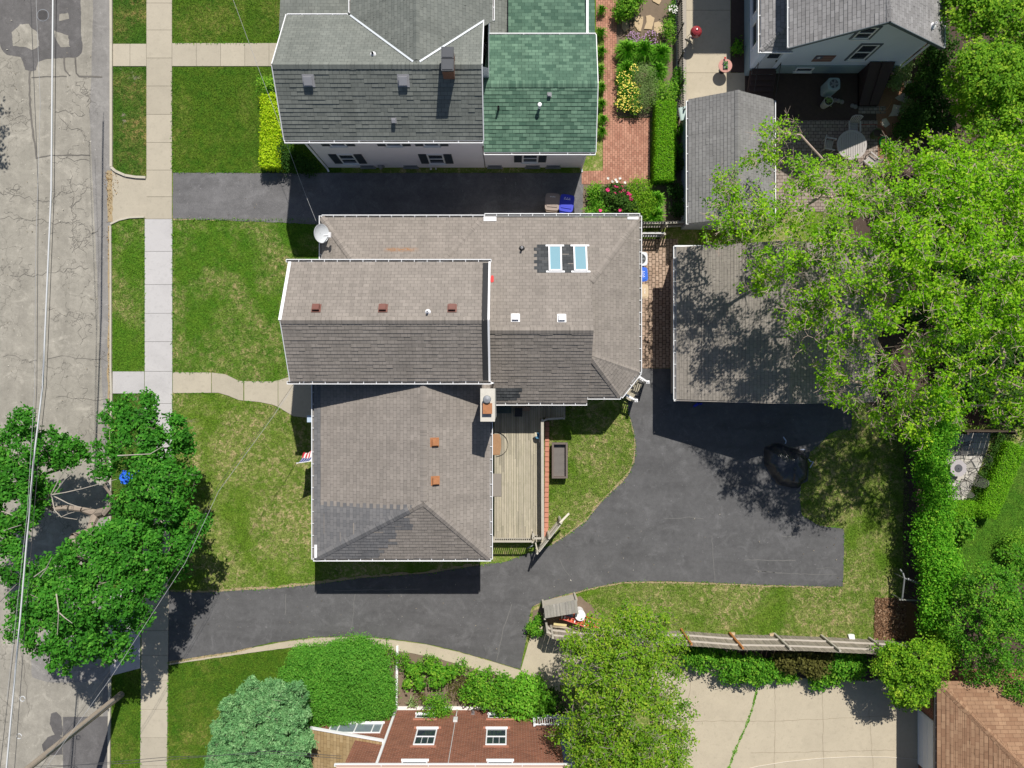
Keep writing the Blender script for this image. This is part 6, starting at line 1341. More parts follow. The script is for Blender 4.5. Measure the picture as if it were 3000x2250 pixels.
# long wicker box on the grass
wb = thing('wicker_planter', 'long dark brown wicker trough on the grass beside the deck', 'planter', tuple(P(1640, 1349)))
wk = basic('brown_wicker', (.15, .12, .105), .25, 14, .7); c = P(1640, 1349, .55)
m = MB(); m.prism([(c.x - .4, c.y - .98), (c.x + .4, c.y - .98), (c.x + .4, c.y + .98), (c.x - .4, c.y + .98)], .05, .3); m.build('body', wk, wb)
for s in (-1, 1): m = MB(); m.box(c.x + s * .4 - .055, c.x + s * .4 + .055, c.y - 1.03, c.y + 1.03, .3, .6); m.build('side_panel', wk, wb); m = MB(); m.box(c.x - .34, c.x + .34, c.y + s * .98 - .05, c.y + s * .98 + .05, .3, .598); m.build('end_panel', wk, wb)
m = MB(); [m.box(c.x - .34, c.x + .34, c.y - .92 + i * .066, c.y - .87 + i * .066, .3, .335) for i in range(28)]; m.build('slats', basic('grey_slats', (.2, .18, .165), .2, 8), wb)
# porch stair by the bevelled corner
stx = thing('entry_steps', 'small grey wooden stoop below the angled back corner of the main house', 'steps', (6.75, -.15, 0))
m = MB(); o = Vector((.8, -.6, 0)); e = Vector((.6, .8, 0)); c0 = Vector((6.55, .02, 0))
for i, z in enumerate((.42, .22)):
    c = c0 + o * (.35 + .38 * i)
    for j in range(5): m = MB() if j == 0 else m; m.obb(c + o * (j - 2) * .072 + Vector((0, 0, z - .02)), e * .62, o * .033, (0, 0, .02))
    m.build('tread', deckm, stx); m = MB(); m.obb(c + Vector((0, 0, z / 2 - .025)), e * .58, o * .16, (0, 0, z / 2 - .02)); m.build('riser', railm, stx)
for lab, (ax, ay), (bx, by) in (('white stoop railing nearest the garage passage', (1862, 1096), (1897, 1119)), ('white stoop railing nearest the lawn', (1828, 1152), (1863, 1173))):
    a, b = P(ax, ay, 1.35), P(bx, by, 1.25); rt = thing('stoop_railing', lab, 'railing', (b.x, b.y, 0), group='white stoop railings')
    m = MB(); m.bar(a, b - (b - a).normalized() * .06, .1, .06); m.build('rail', white, rt); m = MB(); m.bar(a - Vector((0, 0, .75)), b - Vector((0, 0, .85)), .06, .06); m.build('rail', white, rt)
    m = MB(); m.box(b.x - .07, b.x + .07, b.y - .07, b.y + .07, 0, 1.35); ps = m.build('post', white, rt); m = MB(); m.box(b.x - .09, b.x + .09, b.y - .09, b.y + .09, 1.35, 1.38); m.lathe((b.x, b.y, 1.38), [(.1, 0), (0, .07)], 4); m.build('post_cap', white, ps)
    m = MB()
    for i in range(6): q = a.lerp(b, (i + .5) / 6.5); m.box(q.x - .022, q.x + .022, q.y - .022, q.y + .022, .55, q.z - .03)
    m.build('balusters', white, rt)
# ---------------------------------------------------------------- bins, air conditioners and things in the yards
def cart(label, loc, rz, mat, group, marks):
    t = thing('wheeled_bin', label, 'bin', (0, 0, 0), group=group); m = MB(); b = [(-.3, -.36), (.3, -.36), (.3, .36), (-.3, .36)]; tp = [(-.38, -.45), (.38, -.45), (.38, .45), (-.38, .45)]
    for i in range(4): j = (i + 1) % 4; m.face([(*b[i], .08), (*b[j], .08), (*tp[j], 1.0), (*tp[i], 1.0)])
    m.face([(*q, .08) for q in b][::-1]); m.build('body', mat, t)
    m = MB(); pr = [(.41 * math.copysign(abs(math.cos(a)) ** .35, math.cos(a)), .49 * math.copysign(abs(math.sin(a)) ** .35, math.sin(a))) for a in np.linspace(0, 2 * math.pi, 29)[:-1]]
    m.prism(pr, 1.0, 1.05, True); m.prism([(x * .8, y * .74 + .06) for x, y in pr], 1.05, 1.075); m.box(-.3, .3, -.3, -.285, 1.074, 1.09); m.box(-.26, .26, -.2, -.19, 1.074, 1.083); ld = m.build('lid', mat, t)
    m = MB()
    for q in marks: m.box(*q, 1.0755, 1.0775)
    m.build('lettering', white, ld)
    m = MB(); m.tube([(-.3, -.5, .98), (-.3, -.58, 1.0), (.3, -.58, 1.0), (.3, -.5, .98)], .02, 8); m.build('handle', mat, t)
    for s in (-1, 1): m = MB(); m.lathe((s * .33, -.36, .12), [(.12, -.03), (.12, .03)], 14, (1, 0, 0)); m.build('wheel', blackmetal, t)
    t.location = loc; t.rotation_euler = (0, 0, rz); return t
mk1 = [(-.16, -.1, .26, .31), (-.06, .16, .25, .31)]; mk2 = [(-.17, -.1, .27, .33), (-.03, .04, .29, .34), (.09, .16, .26, .32), (-.19, .19, .19, .24)]
mk1 = [(-.15 + i * .05 + (.02 if i > 1 else 0), -.117 + i * .05 + (.02 if i > 1 else 0), .25 + (i % 2) * .008, .305 - (i % 3) * .008) for i in range(6)]
mk2 = [(-.17, -.11, .26, .275), (-.155, -.125, .275, .32), (-.03, .035, .27, .285), (-.02, -.005, .285, .315), (.012, .027, .285, .31), (.1, .16, .255, .27), (.115, .145, .27, .31)] + [(-.19 + i * .042, -.16 + i * .042, .19, .235 - (i % 3) * .008) for i in range(9)]
gb = 'wheeled bins'
pz = lambda px, py: (*P(px, py, 1.0)[:2], .034)
cart('taupe wheeled bin on the shaded driveway of the white house', pz(1618, 592), R(-4), plastic_taupe, gb, mk1); cart('dark blue wheeled bin on the shaded driveway of the white house', pz(1660, 596), R(-9), plastic_blue, gb, mk2)
cart('bright blue wheeled bin on the cobbles behind the main house', pz(1872, 805), R(-86), plastic_sky, gb, mk2); cart('tan wheeled bin on the cobbles behind the main house', pz(1874, 854), R(-90), plastic_tan, gb, mk1)
def aircon(label, loc, s, h, mat):
    t = thing('air_conditioner', label, 'air conditioner', (0, 0, 0)); m = MB(); r = s / 2
    pr = [(r * math.copysign(abs(math.cos(a)) ** .4, math.cos(a)), r * math.copysign(abs(math.sin(a)) ** .4, math.sin(a))) for a in np.linspace(0, 2 * math.pi, 25)[:-1]]
    m.prism(pr, .05, h, True); m.build('body', mat, t); m = MB(); m.prism([(x * 1.02, y * 1.02) for x, y in pr], h + .002, h + .05, True); tp = m.build('top_cover', mat, t)
    m = MB(); m.lathe((0, 0, h + .051), [(r * .74, 0), (r * .74, .004)], 24); m.build('fan_opening', basic('fan_shadow', (.05, .055, .06), .1), tp)
    m = MB()
    for i in range(5): a = i * 2 * math.pi / 5; m.obb((math.cos(a) * r * .42, math.sin(a) * r * .42, h + .06), Vector((math.cos(a), math.sin(a), 0)) * r * .26, Vector((-math.sin(a), math.cos(a), .15)) * r * .15, (0, 0, .003))
    m.lathe((0, 0, h + .056), [(r * .2, 0), (r * .2, .02), (0, .03)], 12); m.build('fan', basic('fan_grey', (.3, .32, .33), .1), tp)
    m = MB()
    for q in (.2, .4, .6, .74): m.tube([(r * q * math.cos(a), r * q * math.sin(a), h + .09) for a in np.linspace(0, 2 * math.pi, 21)], .006, 4, False)
    for i in range(8): a = i * math.pi / 4; m.tube([(0, 0, h + .09), (math.cos(a) * r * .74, math.sin(a) * r * .74, h + .085)], .006, 4)
    m.build('grille', greymetal, tp); t.location = loc; return t
aircon('white air conditioner against the back wall of the main house', (*P(1876, 759, .9)[:2], .04), .78, .9, basic('ac_white', (.68, .7, .72), .06)); aircon('grey green air conditioner in the shade below the blue grey house', (*P(2443, 246, 1.05)[:2], .02), .68, 1.0, basic('ac_green', (.34, .42, .42), .06))
# kettle barbecue
kb = thing('kettle_barbecue', 'red kettle barbecue on the concrete patio by the iron fence', 'barbecue', tuple(P(2032, 105)))
c = P(2039, 94, 1.0); m = MB(); m.lathe(c, [(.31, -.02), (.33, 0), (.315, .1), (.26, .19), (.17, .25), (.06, .275), (0, .28)], 28); rd = basic('red_enamel', (.3, .035, .04), .05, 5, .12, .8); ld = m.build('lid', rd, kb, smooth=True)
m = MB(); m.lathe(c, [(0, -.3), (.12, -.28), (.24, -.2), (.31, -.08), (.32, -.02)], 28); m.build('bowl', rd, kb, smooth=True)
m = MB(); m.tube([c + Vector((-.07, 0, .27)), c + Vector((-.06, 0, .33)), c + Vector((.06, 0, .33)), c + Vector((.07, 0, .27))], .014, 6); m.build('handle', blackmetal, ld); m = MB(); m.tube([c + Vector((.3, .02, 0)), c + Vector((.4, .06, 0)), c + Vector((.38, .14, 0)), c + Vector((.28, .12, 0))], .012, 6); m.build('side_handle', greymetal, kb)
for a in (.4, 2.5, 4.6): m = MB(); m.tube([c + Vector((math.cos(a) * .2, math.sin(a) * .2, -.22)), (c.x + math.cos(a) * .33, c.y + math.sin(a) * .33, .04)], .015, 6); m.build('leg', greymetal, kb)
m = MB(); m.lathe((c.x, c.y, .45), [(.18, 0), (.18, .05), (.02, .07)], 16); m.build('ash_catcher', greymetal, kb)
# round side table with seedling tray
st_ = thing('round_table', 'small round terracotta coloured table on the concrete patio', 'table', tuple(P(2124, 196))); c = P(2125, 192, .7)
m = MB(); m.lathe((c.x, c.y, .66), [(.36, 0), (.395, .015), (.395, .04), (.36, .045)], 28); m.build('table_top', basic('terracotta_top', (.5, .25, .21), .12, 4), st_); m = MB(); m.tube([(c.x, c.y, .04), (c.x, c.y, .66)], .06, 8); m.lathe((c.x, c.y, .036), [(.2, 0), (.18, .04), (.05, .07)], 14); m.build('pedestal', blackmetal, st_)
tr_ = thing('seedling_tray', 'black tray of small green seedling pots on the round terracotta table', 'plant tray', (c.x, c.y, .706), R(-12))
m = MB(); x, y = c.x, c.y; m.box(x - .13, x + .13, y - .23, y + .23, .706, .72); [m.box(x + a - .01, x + a + .01, y - .23, y + .23, .72, .76) for a in (-.125, .125)]; m.build('tray', blackmetal, tr_)
for i in range(2):
    for j in range(3):
        q = (x - .06 + i * .12, y - .14 + j * .14); m = MB(); m.lathe((*q, .721), [(.045, 0), (.058, .07), (.05, .07), (.045, .06), (0, .06)], 10); po_ = m.build('pot', basic('pot_green', (.08, .22, .13), .2) if (i + j) % 2 else basic('pot_white', (.55, .55, .52), .1), tr_)
        v = leaves(np.array((*q, .8)) + rng.normal(size=(14, 3)) * .03, .07, .04); fast('seedling', v, 4, np.clip(rng.normal(.5, .2, 14), 0, 1), L_shr, po_)
m = MB(); m.lathe(P(2124, 170, .78), [(.05, 0), (.06, .03), (0, .06)], 10); o = m.build('red_can', basic('red_can_paint', (.5, .03, .03), .1)); tag(o, 'small red can on the round table above the seedling tray', 'can')
m = MB(); m.tube([P(2016, 118, .05), P(2022, 108, .25), P(2030, 104, .4)], .05, 6); m.tube([P(2008, 112, .06), P(2018, 116, .12), P(2026, 124, .08)], .04, 6); o = m.build('driftwood', basic('pale_driftwood', (.5, .45, .38), .2)); tag(o, 'pale piece of driftwood under the red barbecue', 'driftwood')
# flagstones
def stone(label, px, grp, mat=stone_m, h=.05, z=.02):
    p = rough(G(px), .12, .012); m = MB(); m.prism(p, z - .02, z + h); return tag(m.build('flagstone', mat), label, 'stone', grp)
g = 'flagstones in the flower garden'
stone('smallest tapered flagstone, nearest the brick path', [(1821, 60), (1838, 63), (1842, 86), (1829, 96), (1822, 84)], g); stone('tall flagstone second from the brick path', [(1857, 51), (1884, 49), (1883, 66), (1877, 93), (1870, 92), (1859, 78)], g); stone('waisted flagstone third from the brick path', [(1892, 48), (1904, 46), (1917, 54), (1909, 88), (1887, 86), (1893, 66)], g)
stone('broadest flagstone, nearest the iron fence', [(1916, 68), (1930, 64), (1952, 73), (1946, 102), (1925, 100), (1914, 92)], g); stone('flagstone cut off by the top edge of the picture', [(1904, -14), (1935, -14), (1936, 6), (1931, 15), (1912, 5)], g)
g = 'stepping stones beside the blue grey house'; ls_ = basic('pale_limestone', (.55, .5, .42), .12, 4)
for lab, px in (('long pale stepping stone between the shrubs', [(2617, 307), (2640, 312), (2628, 340), (2602, 342), (2610, 330)]), ('small pale stepping stone on the wood chips', [(2583, 350), (2594, 347), (2606, 365), (2594, 375), (2582, 366)]), ('rough pale stepping stone near the cellar hatch', [(2620, 288), (2645, 273), (2660, 282), (2652, 302), (2632, 295)]), ('half shaded stepping stone beside the pale leaved shrub', [(2648, 240), (2668, 236), (2672, 256), (2648, 260)])): stone(lab, px, g, ls_)
# garden table and chairs of the blue grey house
gtb = thing('garden_table', 'round grey slatted wooden garden table on the paver patio', 'table', tuple(P(2495, 424))); c = P(2496, 424, .75); gw_ = basic('silvered_teak', (.42, .39, .37), .18, 8, .85); r = .86
m = MB()
for i in range(13):
    x = -r + .075 + i * (2 * r - .15) / 12; hl = math.sqrt(max(.05, (r - .1) ** 2 - x * x)); m.box(c.x + x - .055, c.x + x + .055, c.y - hl, c.y + hl, .72, .745)
m.build('slats', gw_, gtb)
m = MB(); n = 36
for i in range(n):
    a0, a1 = 2 * math.pi * i / n, 2 * math.pi * (i + 1) / n; q = lambda a, rr, z: (c.x + rr * math.cos(a), c.y + rr * math.sin(a), z)
    m.face([q(a0, r - .13, .75), q(a0, r, .75), q(a1, r, .75), q(a1, r - .13, .75)]); m.face([q(a0, r, .7), q(a1, r, .7), q(a1, r, .75), q(a0, r, .75)]); m.face([q(a0, r - .13, .75), q(a1, r - .13, .75), q(a1, r - .13, .7), q(a0, r - .13, .7)])
m.build('rim', gw_, gtb)
for a in (.7, 2.3, 3.9, 5.4): m = MB(); m.box(c.x + math.cos(a) * .55 - .04, c.x + math.cos(a) * .55 + .04, c.y + math.sin(a) * .55 - .04, c.y + math.sin(a) * .55 + .04, .04, .72); m.build('leg', gw_, gtb)
def armchair():
    t = thing('garden_chair', 'x', 'chair', (0, 0, 0), group='wooden garden chairs')
    for i in range(5): m = MB(); m.box(-.26, .26, -.2 + i * .1, -.12 + i * .1, .42, .45); m.build('seat_slat', gw_, t)
    for i in range(6): a = -.25 + i * .1; m = MB(); m.bar((a, .28, .45), (a * 1.15, .46, 1.0), .07, .02, (0, 1, 0)); m.build('back_slat', gw_, t)
    m = MB(); m.tube([(-.32, .44, .98), (-.15, .5, 1.04), (.15, .5, 1.04), (.32, .44, .98)], .03, 6); m.build('top_rail', gw_, t)
    for s in (-1, 1):
        m = MB(); m.box(s * .32 - .04, s * .32 + .04, -.3, .32, .63, .66); m.build('armrest', gw_, t)
        for y in (-.26, .28): m = MB(); m.box(s * .31 - .025, s * .31 + .025, y - .025, y + .025, 0, .63); m.build('leg', gw_, t)
    return t
ac = armchair(); ac.location = (*P(2500, 374, .5)[:2], .04); ac['label'] = 'grey slatted garden chair at the shaded top side of the round table'
dup(ac, (*P(2430, 424, .5)[:2], .04), R(80), 'grey slatted garden chair left of the round table'); dup(ac, (*P(2548, 470, .5)[:2], .04), R(-130), 'grey garden chair below right of the round table, under the elm leaves')
def pot(name, label, px, py, r, h, mat, leaf=None, cat='pot', r0=.75):
    t = thing(name, label, cat, tuple(P(px, py))); c = P(px, py); m = MB(); m.lathe((c.x, c.y, .03), [(r * r0, 0), (r, h), (r * .88, h), (r * .85, h - .08), (0, h - .08)], 20); m.build('pot', mat, t)
    m = MB(); m.lathe((c.x, c.y, h - .05), [(r * .84, 0), (0, .01)], 14); m.build('soil', darksoil, t)
    if leaf: v = leaves(np.array((c.x, c.y, h + .05)) + rng.normal(size=(50, 3)) * (r * .4, r * .4, .06), .12, .06); fast('plant', v, 4, np.clip(rng.normal(.5, .2, 50), 0, 1), leaf, t)
pot('plant_pot', 'tall pale plant pot in the shade below the air conditioner', 2412, 310, .27, .7, basic('pale_pot', (.45, .44, .4), .12), L_vari); pot('bucket', 'dark green bucket beside the round garden table', 2557, 398, .26, .5, basic('olive_bucket', (.07, .1, .04), .15), None, 'bucket')
m = MB()
for i in range(9): m.tube([P(2590, 417) + Vector((math.cos(a) * (.28 + .02 * (i % 3)), math.sin(a) * (.28 + .02 * (i % 3)), .06 + .03 * (i // 3))) for a in np.linspace(0, 6.28, 22)], .016, 5, False)
o = m.build('hose_coil', basic('green_hose', (.04, .5, .12), .1, 5, .4)); tag(o, 'bright green coiled garden hose at the edge of the elm leaves', 'hose')
m = MB(); m.tube([P(*q, .05) for q in ((2520, 366), (2560, 364), (2585, 372), (2596, 392), (2600, 402))], .014, 5); o = m.build('red_cable', basic('red_cable_sheath', (.4, .06, .05), .1)); tag(o, 'thin red cable trailing across the wood chips', 'cable')
m = MB(); m.tube([P(*q, .05) for q in ((2576, 312), (2578, 325), (2585, 330), (2600, 318), (2612, 300), (2614, 290))], .014, 5); o = m.build('orange_cable', basic('orange_cable_sheath', (.55, .25, .12), .1)); tag(o, 'thin orange cable curling near the cellar hatch', 'cable')
for i, (x, y) in enumerate(((2434, 291), (2446, 294), (2456, 296), (2466, 299), (2497, 310), (2506, 313))):
    m = MB(); c = P(x, y, .04); m.lathe(c, [(.12, -.04), (.14, .02), (.1, .08), (0, .1)], 8); o = m.build('edging_stone', basic('grey_cobble', (.25, .23, .21), .2)); tag(o, 'rough grey stone edging the shaded soil below the air conditioner', 'stone', 'edging stones below the air conditioner')
# fire table and wire chairs on the stone patio
ft = thing('fire_table', 'grey octagonal fire table with a dark round lid on the stone patio', 'table', tuple(P(2806, 1370))); c = P(2808, 1372, .65); oc = [(c.x + .5 * math.cos(math.pi / 8 + i * math.pi / 4), c.y + .5 * math.sin(math.pi / 8 + i * math.pi / 4)) for i in range(8)]
m = MB(); m.prism(oc, .6, .65, True); m.build('table_top', basic('grey_tile_top', (.4, .37, .38), .1, 6), ft); m = MB(); m.prism([((x - c.x) * .6 + c.x, (y - c.y) * .6 + c.y) for x, y in oc], .04, .6); m.build('base', blackmetal, ft); m = MB(); m.lathe((c.x, c.y, .652), [(.23, 0), (.22, .02), (.04, .03), (.03, .06), (0, .065)], 24); m.build('lid', basic('dark_lid', (.1, .1, .11), .1, 5, .4), ft)
def wirechair():
    t = thing('wire_chair', 'x', 'chair', (0, 0, 0), group='wire chairs on the stone patio'); fm = basic('bronze_frame', (.1, .09, .085), .1, 5, .4, .5)
    ring = lambda cx, cy, cz, rx, ry, tilt: [(cx + rx * math.cos(a), cy + ry * math.sin(a) * math.cos(tilt), cz + ry * math.sin(a) * math.sin(tilt)) for a in np.linspace(0, 2 * math.pi, 21)]
    sl_ = basic('sling_mesh', (.2, .19, .18), .1)
    m = MB(); m.tube([(-.27, -.25, .42), (.27, -.25, .42), (.27, .25, .42), (-.27, .25, .42), (-.27, -.25, .42)], .016, 5, False); m.build('seat_frame', fm, t)
    m = MB(); [m.bar((-.26, -.22 + i * .055, .41), (.26, -.22 + i * .055, .41), .012, .008) for i in range(9)]; m.build('seat_mesh', sl_, t)
    m = MB(); m.tube(ring(0, .42, .72, .28, .34, 1.1), .016, 5, False); m.build('back_frame', fm, t)
    m = MB(); [m.bar((-.25, .42 + y * .45, .72 + y * .9), (.25, .42 + y * .45, .72 + y * .9), .012, .008) for y in np.linspace(-.24, .24, 9)]; m.build('back_mesh', sl_, t)
    for s in (-1, 1): m = MB(); m.tube([(s * .3, -.3, 0), (s * .3, -.26, .62), (s * .3, .3, .62), (s * .3, .36, 0)], .016, 5); m.build('arm_and_legs', fm, t)
    return t
wc = wirechair(); wc.location = (*P(2826, 1318, .4)[:2], .042); wc.rotation_euler = (0, 0, R(8)); wc['label'] = 'wire chair in the shade above the fire table, with the round back'
for px, py, rz, lab in ((2786, 1322, 40, 'wire chair in the shade nearest the ivy hedge'), (2858, 1352, -60, 'wire chair right of the fire table, at the shade line'), (2848, 1402, -120, 'wire chair below right of the fire table, leaning over the border'), (2818, 1424, -165, 'lowest wire chair below the fire table'), (2786, 1416, 160, 'wire chair in the fire table shadow beside the ivy')): dup(wc, (*P(px, py, .4)[:2], .042), R(rz), lab)
# black furniture cover on the driveway
ol = [(190, 450), (178, 780), (200, 930), (330, 1200), (540, 1410), (900, 1490), (1090, 1490), (1150, 1390), (1310, 1310), (1330, 1000), (1290, 700), (1150, 530), (800, 420), (600, 335), (380, 350)]
ol = [Vector(P(2220 + a * .1145, 1260 + b * .1145, .2)) for a, b in ol]; cc = P(2310, 1358, .5)
cv = thing('furniture_cover', 'crumpled black plastic cover over stored furniture on the driveway', 'cover', (cc.x, cc.y, 0))
m = MB(); na, nr = 96, 22; grid = []
for i in range(na):
    f = i / na * len(ol); j = int(f); e = ol[j % len(ol)].lerp(ol[(j + 1) % len(ol)], f - j); row = []
    for q in range(nr + 1):
        s = q / nr; p = Vector((cc.x, cc.y, 0)).lerp(Vector((e.x, e.y, 0)), s); an = i / na * 6.283
        h = .85 * (1 - s ** 2.6) + .05 * math.sin(an * 3 + 1) * s + .055 * abs(math.sin(an * 5.5 + s * 1.5)) * s - .05 * abs(math.sin(p.x * 2.6 + p.y * 1.7)) + .03 * math.sin(p.x * 5 - p.y * 3.3)
        h = max(h + (.12 if p.x > cc.x + .25 and s < .8 else 0), .045); row.append((p.x, p.y, h if q < nr else .05))
    grid.append(row)
for i in range(na):
    for q in range(nr): m.face([grid[i][q], grid[i][q + 1], grid[(i + 1) % na][q + 1], grid[(i + 1) % na][q]])
me_ = m.build('tarp', basic('black_tarp', (.026, .028, .034), .3, 3, .3, .8), cv); me_.data.materials[0].node_tree.nodes['Principled BSDF'].inputs['Roughness'].default_value = .3
import bmesh
bm = bmesh.new(); bm.from_mesh(me_.data); bmesh.ops.remove_doubles(bm, verts=bm.verts, dist=.0005); bm.to_mesh(me_.data); bm.free(); me_.data.polygons.foreach_set('use_smooth', [True] * len(me_.data.polygons))
for pts in ([(2295, 1280), (2303, 1292), (2301, 1300)], [(2345, 1317), (2358, 1317)], [(2369, 1345), (2374, 1352), (2383, 1353), (2373, 1370)]): m = MB(); m.tube([P(*q, .3) for q in pts], .035, 6); m.build('chair_leg', basic('pale_blue_tube', (.5, .55, .68), .05), cv)
m = MB()
for a in range(4): m.obb(P(2036 + a * 6, 1184, .06) + Vector((0, random.uniform(-.06, .06), 0)), Vector((random.uniform(.05, .14), random.uniform(-.1, .1), 0)), (0, .04, 0), (0, 0, .02))
o = m.build('blue_tape', plastic_blue); tag(o, 'scraps of blue plastic lying at the foot of the garage doors', 'litter')
# wood store and ladders beside the driveway
ws = thing('wood_store', 'small lean-to wood store with a grey board roof beside the driveway', 'shed', tuple(P(1640, 1790)))
c4 = [P(1593, 1776, 1.35), P(1690, 1757, 1.5), P(1694, 1795, 1.3), P(1597, 1811, 1.15)]; n = 11
m = MB()
for i in range(n):
    a, b = c4[0].lerp(c4[1], i / n), c4[0].lerp(c4[1], (i + .96) / n); d, c = c4[3].lerp(c4[2], i / n), c4[3].lerp(c4[2], (i + .96) / n); z = Vector((0, 0, .03)); o = random.random() * 9
    m.face([d + z, c + z, b + z, a + z], [(o, 0), (o + .17, 0), (o + .17, .8), (o, .8)]); m.face([a - z, b - z, b + z, a + z]); m.face([d - z, d + z, c + z, c - z][::-1]); m.face([a, a + z, d + z, d]); m.face([b, c, c + z, b + z]); m.face([a - z, d - z, c - z, b - z])
m.build('roof', plank('grey_roof_planks', (.42, .4, .375), .17, 0, .35), ws)
for q in c4: m = MB(); x, y = q.x * .995, q.y + (.06 if q.y < -13.5 else -.06); m.box(x - .05, x + .05, y - .05, y + .05, 0, q.z - .04); m.build('post', railm, ws)
m = MB(); a, b = c4[0], c4[1]; m.bar((a.x, a.y - .1, .6), (b.x, b.y - .1, .65), .02, 1.1); m.build('back_panel', railm, ws)
for i in range(8): m = MB(); m.tube([P(1605 + i * 10, 1805 - i * 2, .25 + (i % 3) * .12), P(1608 + i * 10, 1785 - i * 2, .25 + (i % 3) * .12)], .08, 7); m.build('log', barkd, ws)
def ladder(label, a, b, w, mat, n=8):
    t = thing('ladder', label, 'ladder', tuple((Vector(a) + Vector(b)) / 2), group='orange ladders'); a, b = Vector(a), Vector(b); d = (b - a).normalized(); s = Vector((-d.y, d.x, 0)).normalized() * w / 2
    for k_ in (-1, 1): m = MB(); m.bar(a + s * k_, b + s * k_, .05, .09); m.build('rail', mat, t)
    for i in range(n): c = a.lerp(b, (i + .5) / n); m = MB(); m.bar(c - s, c + s, .06, .03); m.build('rung', basic('worn_orange', (.75, .25, .14), .15) if i % 3 else white, t)
ol_ = basic('orange_fibreglass', (.68, .1, .035), .12, 5, .5); rl_ = basic('faded_red_fibreglass', (.6, .13, .1), .12, 5, .5)
ladder('bright orange ladder leaning nearest the lawn', P(1672, 1806, .55), P(1756, 1828, .8), .42, ol_); ladder('faded red ladder nearest the fence', P(1650, 1808, .6), P(1738, 1838, .75), .22, rl_, 9); ladder('orange red ladder lying beneath the others', P(1640, 1806, .4), P(1745, 1822, .45), .3, ol_)
m = MB(); m.lathe(P(1696, 1790, .02), [(.26, 0), (.3, .8), (.31, .82), (.3, .86), (.05, .88), (0, .88)], 24); o = m.build('white_drum', white); tag(o, 'round white lidded drum at the corner of the wood store', 'drum')
m = MB(); m.lathe(P(1683, 1749, 0), [(.15, 0), (.14, .45), (.12, .46), (0, .46)], 14); o = m.build('log_stump', basic('cut_log', (.5, .4, .28), .15, 12)); tag(o, 'pale upright cut log above the wood store', 'log')
m = MB(); c = P(1664, 1802, .5); m.obb(c, (.24, .05, .05), (-.03, .1, 0), (0, 0, .12)); o = m.build('plastic_crate', basic('blue_grey_plastic', (.2, .25, .35), .2, 12)); tag(o, 'blue grey plastic crate under the eave of the wood store', 'crate')
m = MB(); m.bar(P(1622, 1828, .7), P(1660, 1832, .7), .12, .04); o = m.build('yellow_plank', basic('raw_plank', (.6, .5, .25), .12)); tag(o, 'raw yellowish plank resting above the short fence panel', 'plank')
# metal trellis by the ivy
tl = thing('metal_trellis', 'grey metal trellis frame standing against the ivy hedge', 'trellis', tuple(P(2650, 1715)))
m = MB(); m.tube([P(2637, 1668, .9), P(2646, 1680, 1.1), P(2650, 1695, 1.15), P(2643, 1757, 1.0)], .045, 6); m.build('side_rail', greymetal, tl); m = MB(); m.tube([P(2650, 1694, 1.15), P(2708, 1716, 1.15)], .045, 6); m.build('cross_bar', greymetal, tl); m = MB(); m.tube([P(2634, 1757, 1.0), P(2712, 1760, 1.0)], .05, 6); m.build('cross_bar', basic('trellis_timber', (.25, .25, .22), .1), tl)
for i in range(7): q = P(2660 + i * 7, 1696 + i * 2.7, 1.2); m = MB(); m.lathe(q, [(.06, 0), (.05, .08), (0, .1)], 6); m.build('knob', greymetal, tl)
for q in ((2650, 1694), (2643, 1757)): m = MB(); a = P(*q, 1.1); m.tube([(a.x, a.y, 0), a], .035, 6); m.build('leg', greymetal, tl)
stone('white stone propped on the grass at the fence, near the mulch', [(2482, 1857), (2500, 1857), (2502, 1871), (2486, 1871)], None, white, .12); stone('tan stone at the foot of the first orange fence post', [(2137, 1853), (2151, 1851), (2152, 1864), (2138, 1865)], None, stone_m, .12); stone('tan stone at the foot of the grey fence post', [(2252, 1855), (2265, 1853), (2266, 1864), (2254, 1866)], None, stone_m, .12)
# things on the deck
m = MB(); c = P(1474, 1199, 1.0); m.prism([(c.x - .42, c.y - .2), (c.x + .42, c.y - .2), (c.x + .42, c.y + .2), (c.x - .42, c.y + .2)], .61, 1.0); m.box(c.x - .45, c.x + .45, c.y - .22, c.y + .22, 1.0, 1.04); [m.box(c.x - .3 + i * .2, c.x - .2 + i * .2, c.y - .16, c.y + .16, 1.04, 1.055) for i in range(4)]
o = m.build('storage_tote', basic('dark_green_plastic', (.05, .08, .075), .1, 4, .45)); tag(o, 'dark green lidded storage tote in the shade at the top of the deck', 'tote')
ch_ = thing('folding_chair', 'black folding chair in the shade under the gutter at the top of the deck', 'chair', tuple(P(1519, 1203, .6))); c = P(1519, 1200, 1.0)
m = MB(); m.box(c.x - .22, c.x + .22, c.y - .4, c.y + .05, 1.02, 1.06); m.build('seat', blackmetal, ch_); m = MB(); m.box(c.x - .22, c.x + .22, c.y + .06, c.y + .1, 1.06, 1.5); m.build('backrest', blackmetal, ch_)
for sx in (-.2, .2):
    for sy in (-.36, .06): m = MB(); m.box(c.x + sx - .015, c.x + sx + .015, c.y + sy - .015, c.y + sy + .015, .605, 1.02); m.build('leg', blackmetal, ch_)
m = MB(); c = P(1541, 1197, 1.0); m.box(c.x - .22, c.x + .22, c.y - .13, c.y + .13, .61, .95); m.box(c.x - .22, c.x - .02, c.y - .135, c.y + .135, .95, .956); m.box(c.x + .02, c.x + .22, c.y - .135, c.y + .135, .95, .956); o = m.build('cardboard_box', basic('cardboard', (.36, .25, .17), .12)); tag(o, 'small cardboard box beside the black chair on the deck', 'box')
dm = thing('round_mat', 'brown half hidden round mat with a dark hoop on the deck boards', 'mat', tuple(P(1446, 1302, .61))); c = P(1448, 1302, .61)
